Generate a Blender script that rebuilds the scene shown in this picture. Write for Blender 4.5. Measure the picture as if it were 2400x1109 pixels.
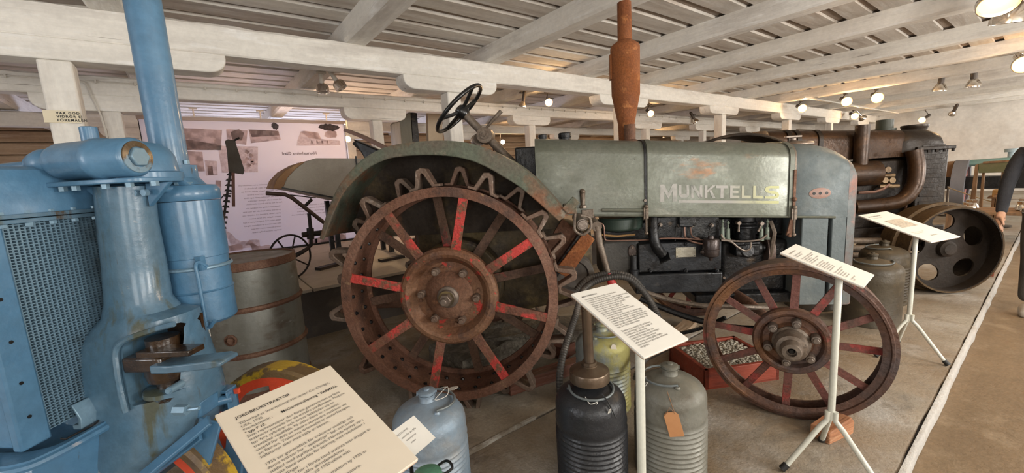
import bpy, bmesh, math, random
from mathutils import Vector, Matrix
random.seed(7)
for o in list(bpy.data.objects): bpy.data.objects.remove(o)
SC = bpy.context.scene
COL = SC.collection
PI = math.pi
# ------------------------------------------------------------------ camera, world, light, exposure
cd = bpy.data.cameras.new('camera'); cam = bpy.data.objects.new('camera', cd); COL.objects.link(cam)
cd.sensor_width = 36.0; cd.sensor_fit = 'HORIZONTAL'; cd.lens = 14.55; cd.clip_start = 0.02; cd.clip_end = 200
rot = Matrix([[0.793857,0.135337,-0.592854],[-0.605237,0.081261,-0.791887],[-0.058996,0.987462,0.146420]])
cam.matrix_world = Matrix.Translation((0, 0, 1.35)) @ rot.to_4x4()
SC.camera = cam
W = bpy.data.worlds.new('daylight'); SC.world = W; W.use_nodes = True
W.node_tree.nodes['Background'].inputs[0].default_value = (0.72, 0.82, 1.0, 1)
W.node_tree.nodes['Background'].inputs[1].default_value = 1.1
SC.view_settings.view_transform = 'Standard'; SC.view_settings.look = 'None'
SC.view_settings.exposure = 0.32; SC.view_settings.gamma = 1.0; SC.view_settings.use_curve_mapping = False
def area(name, loc, target, sx, sy, power, col):
    l = bpy.data.lights.new(name, 'AREA'); l.shape = 'RECTANGLE'; l.size = sx; l.size_y = sy; l.energy = power; l.color = col
    o = bpy.data.objects.new(name, l); COL.objects.link(o); o.location = loc
    o.rotation_euler = (Vector(target) - Vector(loc)).to_track_quat('-Z', 'Y').to_euler(); return o
# daylight entering through the windows of the near long wall, the left end wall and the back wall
for i, x in enumerate((-2.2, 0.6, 3.4, 7.0, 11.5, 16.0)):
    area('window_daylight', (x, -2.66, 1.45), (x, 1.0, 2.6), 1.5, 1.3, (42, 52, 118, 84, 80, 170)[i], (1.0, 0.965, 0.90))
area('end_window_daylight', (-3.9, 1.4, 1.5), (0, 2.0, 2.2), 1.6, 1.3, 36, (0.95, 0.97, 1.0))
area('back_window_daylight', (1.6, 11.2, 1.3), (1.5, 7, 1.0), 2.2, 1.3, 115, (0.70, 0.74, 1.0))
# ------------------------------------------------------------------ helpers
def lnk(o, parent=None):
    COL.objects.link(o)
    if parent is not None: o.parent = parent
    return o
def empty(name, loc=(0,0,0), rz=0.0, parent=None):
    o = bpy.data.objects.new(name, None); o.empty_display_size = 0.1; lnk(o, parent)
    o.location = loc; o.rotation_euler = (0, 0, rz); return o
def tag(o, label=None, cat=None, group=None, kind=None):
    if label: o['label'] = label
    if cat: o['category'] = cat
    if group: o['group'] = group
    if kind: o['kind'] = kind
    return o
def thing(name, label, cat, loc=(0,0,0), rz=0.0, group=None):
    return tag(empty(name, loc, rz), label, cat, group)
def copy_tree(o, parent=None):
    c = o.copy(); COL.objects.link(c)
    if parent is not None: c.parent = parent
    for ch in list(o.children): copy_tree(ch, c)
    return c
def frame(d):
    d = Vector(d).normalized(); a = Vector((0,0,1)) if abs(d.z) < 0.9 else Vector((1,0,0))
    u = d.cross(a).normalized(); v = d.cross(u).normalized(); return u, v, d
class MB:
    def __init__(s): s.v = []; s.f = []
    def add(s, vs, fs, M=None):
        k = len(s.v)
        for p in vs:
            p = Vector(p); s.v.append(tuple(M @ p) if M is not None else tuple(p))
        for f in fs: s.f.append([i + k for i in f])
        return s
    def box(s, c, d, M=None):
        x, y, z = c; a, b, e = d[0]/2, d[1]/2, d[2]/2
        vs = [(x-a,y-b,z-e),(x+a,y-b,z-e),(x+a,y+b,z-e),(x-a,y+b,z-e),(x-a,y-b,z+e),(x+a,y-b,z+e),(x+a,y+b,z+e),(x-a,y+b,z+e)]
        return s.add(vs, [(0,3,2,1),(4,5,6,7),(0,1,5,4),(1,2,6,5),(2,3,7,6),(3,0,4,7)], M)
    def b2(s, p, q, M=None):
        return s.box([(p[i]+q[i])/2 for i in range(3)], [abs(p[i]-q[i]) for i in range(3)], M)
    def bar(s, p, q, w, h, up=None):
        p = Vector(p); q = Vector(q); d = (q-p); L = d.length; d.normalize()
        up = Vector(up or (0,0,1)); x = d.cross(up)
        if x.length < 1e-4: x = d.cross(Vector((1,0,0)))
        x.normalize(); z = x.cross(d)
        M = Matrix(((x.x,d.x,z.x,p.x),(x.y,d.y,z.y,p.y),(x.z,d.z,z.z,p.z),(0,0,0,1)))
        return s.box((0,L/2,0),(w,L,h),M)
    def cyl(s, p, q, r0, r1=None, n=20, cap=True):
        r1 = r0 if r1 is None else r1; p = Vector(p); q = Vector(q); u, v, d = frame(q-p); vs = []; fs = []
        for c, r in ((p,r0),(q,r1)):
            for i in range(n):
                a = 2*PI*i/n; vs.append(c + u*(r*math.cos(a)) + v*(r*math.sin(a)))
        for i in range(n): fs.append((i,(i+1)%n,n+(i+1)%n,n+i))
        if cap: fs.append(tuple(range(n-1,-1,-1))); fs.append(tuple(range(n,2*n)))
        return s.add(vs, fs)
    def lathe(s, o, d, prof, n=32, closed=False, cap=True):
        # prof: list of (r, t) along axis d from o
        o = Vector(o); u, v, d = frame(d); vs = []; fs = []; m = len(prof)
        for r, t in prof:
            for i in range(n):
                a = 2*PI*i/n; vs.append(o + d*t + u*(r*math.cos(a)) + v*(r*math.sin(a)))
        for j in range(m if closed else m-1):
            k = (j+1) % m
            for i in range(n): fs.append((j*n+i, j*n+(i+1)%n, k*n+(i+1)%n, k*n+i))
        if not closed and cap:
            if prof[0][0] > 1e-4: fs.append(tuple(range(n-1,-1,-1)))
            if prof[-1][0] > 1e-4: fs.append(tuple(range((m-1)*n, m*n)))
        return s.add(vs, fs)
    def tube(s, pts, r, n=10, closed=False, rf=None):
        P = [Vector(p) for p in pts]; m = len(P); vs = []; fs = []; u = None
        for i, p in enumerate(P):
            if closed: d = P[(i+1)%m] - P[i-1]
            else: d = P[min(i+1,m-1)] - P[max(i-1,0)]
            d.normalize()
            if u is None: u, v, _ = frame(d)
            else:
                u = (u - d*u.dot(d)).normalized()
            v = d.cross(u); rr = rf(i/(m-1)) if rf else r
            for k in range(n):
                a = 2*PI*k/n; vs.append(p + u*(rr*math.cos(a)) + v*(rr*math.sin(a)))
        for i in range(m if closed else m-1):
            j = (i+1) % m
            for k in range(n): fs.append((i*n+k, i*n+(k+1)%n, j*n+(k+1)%n, j*n+k))
        if not closed: fs.append(tuple(range(n-1,-1,-1))); fs.append(tuple(range((m-1)*n, m*n)))
        return s.add(vs, fs)
    def prism(s, out, a, b, M=None):
        # out: 2D outline (x,z); extruded along y from a to b
        n = len(out); vs = [(x,a,z) for x,z in out] + [(x,b,z) for x,z in out]
        fs = [tuple(range(n)), tuple(range(2*n-1,n-1,-1))] + [(i,i+n,(i+1)%n+n,(i+1)%n) for i in range(n)]
        return s.add(vs, fs, M)
    def loft(s, secs, cap=True, closed=True):
        n = len(secs[0]); vs = [p for c in secs for p in c]; fs = []
        for j in range(len(secs)-1):
            for i in range(n if closed else n-1): fs.append((j*n+i, j*n+(i+1)%n, (j+1)*n+(i+1)%n, (j+1)*n+i))
        if cap: fs.append(tuple(range(n-1,-1,-1))); fs.append(tuple(range((len(secs)-1)*n, len(secs)*n)))
        return s.add(vs, fs)
    def sph(s, c, r, n=14, sc=(1,1,1)):
        prof = [(r*math.sin(PI*i/(n//2+1)), -r*math.cos(PI*i/(n//2+1))) for i in range(n//2+2)]
        k = len(s.v); s.lathe((0,0,0),(0,0,1),[(max(a,1e-4),b) for a,b in prof], n)
        for i in range(k, len(s.v)):
            p = s.v[i]; s.v[i] = (c[0]+p[0]*sc[0], c[1]+p[1]*sc[1], c[2]+p[2]*sc[2])
        return s
    def sheet(s, A, B, th):
        # two polylines A and B joined by a strip of thickness th (offset along average normal)
        n = len(A); A = [Vector(p) for p in A]; B = [Vector(p) for p in B]; A2 = []; B2 = []
        for i in range(n):
            d = A[min(i+1,n-1)] - A[max(i-1,0)]; nn = d.cross(B[i]-A[i]).normalized()*th
            A2.append(A[i]+nn); B2.append(B[i]+nn)
        secs = [[A[i],B[i],B2[i],A2[i]] for i in range(n)]
        return s.loft(secs)
    def build(s, name, mat, parent=None, bevel=0, seg=2, ang=38, loc=None, rot=None):
        me = bpy.data.meshes.new(name); me.from_pydata([tuple(p) for p in s.v], [], s.f); me.validate(); me.update()
        bm = bmesh.new(); bm.from_mesh(me); bmesh.ops.recalc_face_normals(bm, faces=bm.faces); bm.to_mesh(me); bm.free()
        me.polygons.foreach_set('use_smooth', [True]*len(me.polygons)); me.set_sharp_from_angle(angle=math.radians(ang))
        if mat: me.materials.append(mat)
        o = bpy.data.objects.new(name, me); lnk(o, parent)
        if bevel:
            m = o.modifiers.new('bevel','BEVEL'); m.width = bevel; m.segments = seg; m.limit_method = 'ANGLE'; m.angle_limit = math.radians(40)
        if loc: o.location = loc
        if rot: o.rotation_euler = rot
        return o
def xform(M, pts): return [M @ Vector(p) for p in pts]
def smoothpath(pts, k=8):
    P = [Vector(p) for p in pts]; out = []
    for i in range(len(P)-1):
        a = P[max(i-1,0)]; b = P[i]; c = P[i+1]; d = P[min(i+2,len(P)-1)]
        for j in range(k):
            t = j/k; out.append(0.5*((2*b) + (c-a)*t + (2*a-5*b+4*c-d)*t*t + (3*b-a-3*c+d)*t*t*t))
    out.append(P[-1]); return out
def text(body, size, M, mat, name='lettering', parent=None, bold=0.0, align='LEFT', spacing=1.0, line=1.0, ext=0.0, shear=0):
    c = bpy.data.curves.new(name,'FONT'); c.body = body; c.size = size; c.align_x = align; c.offset = bold; c.extrude = ext
    c.space_character = spacing; c.space_line = line; c.resolution_u = 2; c.shear = shear
    t = bpy.data.objects.new('tmp', c); COL.objects.link(t)
    dg = bpy.context.evaluated_depsgraph_get(); me = bpy.data.meshes.new_from_object(t.evaluated_get(dg)); bpy.data.objects.remove(t)
    me.transform(M); me.materials.clear(); me.materials.append(mat); me.name = name
    o = bpy.data.objects.new(name, me); lnk(o, parent); return o
# ------------------------------------------------------------------ materials
MATS = {}
def mat(name, base, layers=(), rough=0.6, metal=0.0, bump=0.15, bs=60.0, rvar=0.15, stretch=(1,1,1), coat=0.0, spec=0.5, bstretch=None, grain=None):
    if name in MATS: return MATS[name]
    if grain is None: grain = 0.20 if any(k in name for k in ('rust','lug','rubble','stone','patina','fender','gearbox','grease','hub')) else (0.10 if 'concrete' in name else 0.045)
    m = bpy.data.materials.new(name); m.use_nodes = True; nt = m.node_tree; N = nt.nodes; L = nt.links
    b = N['Principled BSDF']; tc = N.new('ShaderNodeTexCoord')
    b.inputs['Roughness'].default_value = rough; b.inputs['Metallic'].default_value = metal
    b.inputs['Specular IOR Level'].default_value = spec; b.inputs['Coat Weight'].default_value = coat; b.inputs['Coat Roughness'].default_value = 0.15
    def noise(scale, st, det=6.0, rg=0.6, w=0.0):
        mp = N.new('ShaderNodeMapping'); mp.inputs['Scale'].default_value = st; mp.inputs['Location'].default_value = (w, w*1.7, w*0.6)
        L.new(tc.outputs['Object'], mp.inputs['Vector']); n = N.new('ShaderNodeTexNoise'); n.inputs['Scale'].default_value = scale
        n.inputs['Detail'].default_value = det; n.inputs['Roughness'].default_value = rg; L.new(mp.outputs[0], n.inputs['Vector']); return n
    prev = None
    n0 = noise(3.0, stretch, 5.0)
    mx = N.new('ShaderNodeMix'); mx.data_type = 'RGBA'; L.new(n0.outputs['Fac'], mx.inputs['Factor'])
    mx.inputs[6].default_value = tuple(c*0.82 for c in base[:3]) + (1,); mx.inputs[7].default_value = tuple(min(1, c*1.14) for c in base[:3]) + (1,)
    prev = mx.outputs[2]
    for i, ly in enumerate(layers):
        col, sc, thr, soft = ly[:4]; st = ly[4] if len(ly) > 4 else stretch
        n = noise(sc, st, 8.0, 0.62, 3.1*(i+1)); mr = N.new('ShaderNodeMapRange'); mr.inputs[1].default_value = thr-soft; mr.inputs[2].default_value = thr+soft
        L.new(n.outputs['Fac'], mr.inputs[0]); mx = N.new('ShaderNodeMix'); mx.data_type = 'RGBA'; L.new(mr.outputs[0], mx.inputs['Factor'])
        L.new(prev, mx.inputs[6]); mx.inputs[7].default_value = tuple(col[:3]) + (1,); prev = mx.outputs[2]
    if bump:
        ng = noise(bs*1.6, (1,1,1), 4.0, 0.65, 7.0); mg = N.new('ShaderNodeMapRange'); mg.inputs[1].default_value = 0.36; mg.inputs[2].default_value = 0.64; mg.inputs[3].default_value = 1.0-grain; mg.inputs[4].default_value = 1.0+grain
        L.new(ng.outputs['Fac'], mg.inputs[0]); vm = N.new('ShaderNodeVectorMath'); vm.operation = 'SCALE'; L.new(prev, vm.inputs[0]); L.new(mg.outputs[0], vm.inputs['Scale']); prev = vm.outputs[0]
    L.new(prev, b.inputs['Base Color'])
    if rvar:
        nr = noise(7.0, stretch, 4.0, 0.6, 9.0); mr = N.new('ShaderNodeMapRange'); mr.inputs[3].default_value = max(0.05, rough-rvar); mr.inputs[4].default_value = min(1, rough+rvar)
        mr.inputs[1].default_value = 0.3; mr.inputs[2].default_value = 0.7; L.new(nr.outputs['Fac'], mr.inputs[0]); L.new(mr.outputs[0], b.inputs['Roughness'])
    if bump:
        nb = noise(bs, bstretch or stretch, 5.0, 0.6, 5.0); bp = N.new('ShaderNodeBump'); bp.inputs['Strength'].default_value = bump; bp.inputs['Distance'].default_value = 0.02
        L.new(nb.outputs['Fac'], bp.inputs['Height']); L.new(bp.outputs[0], b.inputs['Normal'])
    MATS[name] = m; return m
def emit(name, col, st):
    if name in MATS: return MATS[name]
    m = bpy.data.materials.new(name); m.use_nodes = True; b = m.node_tree.nodes['Principled BSDF']
    b.inputs['Base Color'].default_value = (*col,1); b.inputs['Emission Color'].default_value = (*col,1); b.inputs['Emission Strength'].default_value = st
    MATS[name] = m; return m
LIME = (0.80,0.765,0.70)
CRK = (0.20,0.16,0.13)
lime_x = mat('limewash_along_x', LIME, [((0.60,0.56,0.51),2.0,0.60,0.10,(0.5,3,3)), ((0.84,0.82,0.78),5.0,0.62,0.06,(0.6,4,4)), (CRK,3.0,0.685,0.010,(0.16,11,11))], 0.85, 0, 0.28, 14, 0.05, (0.5,4,4), bstretch=(0.25,5,5))
lime_y = mat('limewash_along_y', LIME, [((0.58,0.54,0.49),2.0,0.60,0.10,(3,0.5,3)), ((0.84,0.82,0.78),5.0,0.62,0.06,(4,0.6,4)), (CRK,3.0,0.685,0.010,(11,0.16,11))], 0.85, 0, 0.28, 14, 0.05, (4,0.5,4), bstretch=(5,0.25,5))
lime_z = mat('limewash_along_z', LIME, [((0.60,0.56,0.51),2.0,0.60,0.10,(3,3,0.5)), (CRK,3.0,0.685,0.010,(11,11,0.16))], 0.85, 0, 0.22, 14, 0.05, (4,4,0.5), bstretch=(5,5,0.25))
board_m = mat('ceiling_board_limewash', (0.66,0.61,0.545), [((0.46,0.39,0.33),2.5,0.60,0.12,(0.4,3,3)), ((0.72,0.69,0.64),4.0,0.60,0.08,(0.5,4,4)), ((0.16,0.11,0.08),3.0,0.735,0.012,(0.3,10,10))], 0.9, 0, 0.14, 16, 0.05, (0.4,4,4), bstretch=(0.2,6,6))
board_d = mat('upper_board_dark', (0.36,0.29,0.235), [((0.16,0.11,0.08),3.0,0.62,0.1,(0.3,5,5)), ((0.45,0.17,0.09),1.5,0.70,0.02,(0.5,8,8))], 0.9, 0, 0.3, 16, 0.05, (0.4,4,4))
plaster = mat('white_plaster', (0.88,0.83,0.76), [((0.55,0.50,0.45),0.8,0.58,0.15), ((0.80,0.77,0.72),2.5,0.60,0.1)], 0.9, 0, 0.15, 7)
logwall = mat('old_log_wall', (0.52,0.38,0.25), [((0.32,0.20,0.12),2.0,0.55,0.12,(0.4,3,6)), ((0.58,0.44,0.32),3.0,0.62,0.08,(0.5,3,6))], 0.85, 0, 0.4, 14, 0.1, (0.4,4,4))
conc = mat('slab_concrete', (0.30,0.262,0.205), [((0.185,0.13,0.078),0.55,0.52,0.10), ((0.33,0.30,0.26),1.6,0.58,0.08), ((0.07,0.045,0.03),0.8,0.665,0.03), ((0.20,0.165,0.125),7.0,0.60,0.06), ((0.50,0.48,0.43),34.0,0.735,0.01)], 0.62, 0, 0.38, 44, 0.15)
walk = mat('walkway_concrete', (0.225,0.155,0.088), [((0.165,0.11,0.06),0.8,0.55,0.12), ((0.27,0.20,0.125),4.0,0.62,0.08)], 0.65, 0, 0.3, 40, 0.12)
kerbw = mat('white_kerb_paint', (0.48,0.46,0.43), [((0.42,0.38,0.33),6.0,0.60,0.06)], 0.8, 0, 0.8, 26)
# ------------------------------------------------------------------ the setting
XA, XB, YA, YB = -4.0, 19.6, -2.7, 11.3
ZC = 2.84
def structure(o): o['kind'] = 'structure'; return o
fl = structure(MB().box(((XA+XB)/2, -1.19, -0.13), (XB-XA, 3.0, 0.1)).build('floor', walk))
def slab(name, x0, x1, y0, y1, z, m, amp=0.0, parent=fl):
    n = 160; s = MB(); A = []
    for i in range(n+1):
        x = x0 + (x1-x0)*(i/n)**1.6; A.append((x, y0 + random.uniform(-amp, amp)))
    s.loft([[(x,y,z-0.12),(x,y+0.004,z-0.008),(x,y+0.018,z),(x,y1,z),(x,y1,z-0.12)] for x,y in A])
    return s.build(name, m, parent, ang=30)
slab('platform_slab', XA, XB, 0.325, 1.672, -0.012, conc, 0.006)
slab('platform_slab', XA, XB, 1.69, YB, 0.0, conc, 0.005)
k = MB(); A = []
for i in range(161):
    x = XA + (XB-XA)*(i/160)**1.5; A.append((x, random.uniform(-0.005,0.005), random.uniform(-0.006,0.006)))
k.loft([[(x,0.300+a,-0.085),(x,0.298+a,-0.03+b),(x,0.306+a,-0.014+b*0.3),(x,0.322,-0.012),(x,0.322,-0.085)] for x,a,b in A])
k.build('kerb_face', kerbw, fl, ang=60)
k = MB(); A = [(XA + 5.35*i/90, random.uniform(-0.006,0.006)) for i in range(91)]
k.loft([[(x,1.674+a,-0.03),(x,1.672+a,-0.006),(x,1.680,0.0008),(x,1.694+a*0.6,0.0008),(x,1.694,-0.03)] for x,a in A])
k.build('step_edge', mat('worn_edge_paint', (0.42,0.39,0.34), [((0.26,0.22,0.17),9.0,0.52,0.06)], 0.85, 0, 0.8, 30), fl, ang=60)
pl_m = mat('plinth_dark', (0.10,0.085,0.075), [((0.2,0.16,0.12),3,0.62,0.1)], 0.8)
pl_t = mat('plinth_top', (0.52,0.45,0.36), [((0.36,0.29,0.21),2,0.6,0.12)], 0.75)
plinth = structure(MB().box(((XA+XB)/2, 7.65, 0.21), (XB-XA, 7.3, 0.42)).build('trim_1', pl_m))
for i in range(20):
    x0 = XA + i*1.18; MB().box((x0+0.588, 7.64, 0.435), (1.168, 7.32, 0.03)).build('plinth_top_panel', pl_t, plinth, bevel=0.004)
# walls: near long wall with window openings, end walls, back wall of logs
def wall_open(name, y, x0, x1, z0, z1, ops, m, th=0.24, axis='x'):
    s = MB(); xs = x0
    def bx(a, b, c, d):
        if axis == 'x': s.b2((a, y, c), (b, y-th, d))
        else: s.b2((y, a, c), (y-th, b, d))
    for (a, b, c, d) in ops:
        bx(xs, a, z0, z1); bx(a, b, z0, c); bx(a, b, d, z1); xs = b
    bx(xs, x1, z0, z1)
    return structure(s.build(name, m))
wops = [(x-0.8, x+0.8, 0.75, 2.15) for x in (-2.2, 0.6, 3.4, 7.0, 11.5, 16.0)]
wall_open('wall_near', YA, XA-0.24, XB+0.24, -0.2, 3.0, wops, plaster)
wall_open('wall_left', XA, YA-0.24, YB+0.24, -0.2, 3.0, [(0.55, 2.25, 0.8, 2.2)], plaster, axis='y')
wr = MB().b2((XB, YA-0.24, -0.2), (XB+0.24, YB+0.24, 3.0)); structure(wr.build('wall_right', plaster))
winm = mat('window_frame_paint', (0.75,0.74,0.70), rough=0.5, bump=0.05)
glass = bpy.data.materials.new('window_glass'); glass.use_nodes = True
g = glass.node_tree.nodes['Principled BSDF']; g.inputs['Transmission Weight'].default_value = 1.0; g.inputs['Roughness'].default_value = 0.02; g.inputs['IOR'].default_value = 1.05
def window(n, cx, y, z0, z1, w, ax='x'):
    M = Matrix.Translation((cx, y, 0)) if ax == 'x' else Matrix.Translation((y, cx, 0)) @ Matrix.Rotation(PI/2, 4, 'Z')
    s = MB()
    for (a, b) in (((-w/2,-0.04,z0),(-w/2+0.06,0.04,z1)), ((w/2-0.06,-0.04,z0),(w/2,0.04,z1)), ((-w/2,-0.04,z0),(w/2,0.04,z0+0.06)), ((-w/2,-0.04,z1-0.06),(w/2,0.04,z1)), ((-0.025,-0.03,z0),(0.025,0.03,z1)), ((-w/2,-0.02,(z0+z1)/2-0.02),(w/2,0.02,(z0+z1)/2+0.02))): s.b2(a, b, M)
    o = structure(s.build('window_%d' % n, winm, bevel=0.004))
    p = MB()
    for i in (0,1):
        for j in (0,1):
            a = -w/2+0.06 if i == 0 else 0.025; b = -0.025 if i == 0 else w/2-0.06
            c = z0+0.06 if j == 0 else (z0+z1)/2+0.02; d = (z0+z1)/2-0.02 if j == 0 else z1-0.06
            MB().b2((a,-0.004,c),(b,0.004,d),M).build('pane', glass, o)
for i, x in enumerate((-2.2, 0.6, 3.4, 7.0, 11.5, 16.0)): window(i+1, x, YA-0.16, 0.75, 2.15, 1.6)
window(7, 1.4, XA-0.16, 0.8, 2.2, 1.7, 'y')
# back wall: horizontal logs, window openings, a door
bw = structure(MB().b2((XA, YB+0.10, -0.1), (XB, YB+0.3, 3.0)).build('wall_back', logwall))
zz = 0.45
while zz < 2.8:
    h = random.uniform(0.20, 0.25)
    for (a, b) in ((XA, 0.3), (2.9, 5.3), (6.25, XB)) if 0.7 < zz+h/2 < 2.0 else ((XA, XB),) if zz > 1.5 else ((XA, 5.3),(6.25, XB)):
        MB().b2((a, YB, zz), (b, YB+0.12, zz+h-0.012)).build('log', logwall, bw, bevel=0.02)
    zz += h
window(8, 1.6, YB+0.06, 0.7, 2.1, 2.5)
door = structure(MB().b2((5.35, YB+0.02, 0.45),(6.2, YB+0.08, 2.35)).build('door_1', mat('pale_door', (0.72,0.70,0.66), rough=0.5), bevel=0.004))
orangew = mat('orange_varnished_wood', (0.55,0.22,0.06), [((0.35,0.12,0.04),4,0.6,0.1,(4,4,0.5))], 0.45, stretch=(4,4,0.6))
MB().b2((5.28,YB-0.02,0.45),(5.36,YB+0.06,2.4)).build('door_post', orangew, door, bevel=0.004)
# ceiling: backing, proud lower boards with gaps covered by upper boards
ce = structure(MB().b2((XA, YA, ZC+0.05), (XB, YB+0.2, ZC+0.12)).build('ceiling', board_d))
y = YA + 0.02; i = 0
while y < YB:
    wd = random.uniform(0.205, 0.235)
    if y < 6.5: xs = [XA + (XB-XA)*k/70 for k in range(71)]
    else: xs = [XA + (XB-XA)*k/8 for k in range(9)]
    s = MB(); secs = []
    ph = random.uniform(0, 9); ph2 = random.uniform(0, 9)
    for x in xs:
        a = 0.008*math.sin(x*1.3+ph) + random.uniform(-0.004,0.004); b = 0.010*math.sin(x*1.9+ph2) + 0.014*max(0, math.sin(x*0.7+ph))**8 + random.uniform(-0.004,0.004)
        secs.append([(x,y+a,ZC-0.030),(x,y+wd+b,ZC-0.030),(x,y+wd+b+0.006,ZC-0.002),(x,y+a-0.002,ZC-0.002)])
    s.loft(secs); s.build('ceiling_board', board_m, ce, ang=30)
    MB().b2((XA, y+wd-0.03, ZC), (XB, y+0.34, ZC+0.025)).build('upper_board', board_d, ce)
    y += 0.31; i += 1
# joists
JX = [-3.45,-1.85,-0.31,1.36,2.92,4.55,6.02,7.74,9.4,11.0,12.7,14.3,15.9,17.5,19.1]
for j, x in enumerate(JX):
    w = 0.22; n = 44; s = MB(); secs = []
    for k in range(n+1):
        yy = YA + (YB-YA)*k/n; f = lambda a: random.uniform(-a, a)
        d = 0.012*math.sin(yy*1.1+j); z0 = 2.632 + 0.006*math.sin(yy*1.7+j*2)
        secs.append([(x-w/2+d,yy,2.81),(x-w/2+d+f(.003),yy,z0+0.025+f(.003)),(x-w/2+0.02+d,yy,z0+f(.002)),(x+w/2-0.025+d,yy,z0+f(.002)),(x+w/2+d+f(.003),yy,z0+0.03+f(.004)),(x+w/2+d,yy,2.81)])
    s.loft(secs); s.build('joist', lime_y, ce, ang=25)
# girders with bolsters and posts
def girder(y0, z0, z1, th, cuts, blist, pw, zb, floorz, blen=1.12):
    s = MB(); secs = []
    n = 150
    for k in range(n+1):
        x = XA + (XB-XA)*(k/n)**1.15; f = lambda a: random.uniform(-a, a); d = 0.006*math.sin(x*1.3)
        secs.append([(x,y0+d+f(.002),z0+0.012),(x,y0+0.012+d,z0+f(.002)),(x,y0+th-0.02,z0),(x,y0+th,z0+0.02),(x,y0+th,z1),(x,y0+0.02+f(.006),z1-0.002+f(.006)),(x,y0+d,z1-0.02+f(.006))])
    s.loft(secs); g = s.build('girder', lime_x, ce, ang=30)
    for bi, (bx_, half) in enumerate(blist):
        out = []
        L = half; r = 0.12
        out += [(bx_-L, z0+0.004)] + [(bx_-L + r*(1-math.cos(a)), zb + r*(1-math.sin(a))*0.85) for a in [PI/2*t/6 for t in range(7)]]
        out += [(bx_+L - r*(1-math.cos(a)), zb + r*(1-math.sin(a))*0.85) for a in [PI/2*(6-t)/6 for t in range(7)]] + [(bx_+L, z0+0.004)]
        MB().prism(out, y0-0.004, y0+th-0.01).build('bolster', lime_x, g, bevel=0.008)
        MB().b2((bx_-pw/2, y0+0.005, floorz), (bx_+pw/2, y0+0.005+pw, zb)).build('post', lime_z, g, bevel=0.012)
    return g
g1 = girder(4.05, 2.412, 2.642, 0.21, None, [(-0.62,0.95),(2.37,0.57),(5.30,0.57),(8.35,0.57),(11.6,0.62),(14.6,0.6),(17.6,0.6)], 0.165, 2.275, 0.45)
g2 = girder(6.00, 2.402, 2.600, 0.20, None, [(-0.58,0.56),(2.21,0.45),(5.12,0.45),(8.7,0.55),(11.3,0.5),(14.2,0.5),(17.2,0.5)], 0.15, 2.245, 0.45)
g3 = girder(8.60, 2.402, 2.600, 0.20, None, [(-0.5,0.5),(2.6,0.5),(5.6,0.5),(8.6,0.5),(11.6,0.5),(14.6,0.5),(17.4,0.5)], 0.16, 2.25, 0.45)
# electric conduits clipped to the second girder
whitep = mat('old_white_paint', (0.66,0.62,0.55), rough=0.6, bump=0.05)
cab = MB().tube([(x, 5.985, 2.535 + 0.004*math.sin(x*3)) for x in [XA + 0.4*i for i in range(50)]], 0.008, 6).build('electric_cable', whitep)
tag(cab, 'thin white cable clipped along the second white ceiling girder', 'cable')
for i in range(46): MB().box((XA+0.35+i*0.3, 5.98, 2.532), (0.014, 0.02, 0.035)).build('clip', whitep, cab)
MB().tube(smoothpath([(-0.95,5.98,2.53),(-0.78,5.98,2.53),(-0.72,5.98,2.50),(-0.70,5.98,2.40),(-0.66,5.98,2.2),(-0.64,5.98,1.9)],4), 0.009, 6).build('cable_drop', whitep, cab)
# notice on the left post
nb = thing('notice_plate', 'small cream notice plate on the white post at left, three lines of capitals', 'sign', (-0.62, 4.05, 1.8))
cream = mat('cream_card', (0.72,0.64,0.47), rough=0.6, bump=0.0, rvar=0)
p0 = (-0.717,4.040,1.947); p1 = (-0.544,4.040,1.868)
MB().b2((p0[0]+0.62,-0.02,p1[2]-1.8),(p1[0]+0.62,-0.008,p0[2]-1.8)).build('plate', cream, nb)
ink = mat('black_ink', (0.03,0.028,0.025), rough=0.6, bump=0, rvar=0)
inkg = mat('grey_ink', (0.12,0.11,0.10), rough=0.7, bump=0, rvar=0)
hgt = p0[2]-p1[2]
for k, t in enumerate(('VAR GOD', 'VIDRÖR EJ', 'FÖREMÅLEN')):
    text(t, hgt*0.27, Matrix.Translation((p0[0]+0.62+0.06, -0.0212, p0[2]-1.8-hgt*(0.30+0.29*k))) @ Matrix.Rotation(PI/2,4,'X'), ink, 'lettering', nb, 0.0007, spacing=1.25)
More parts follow.
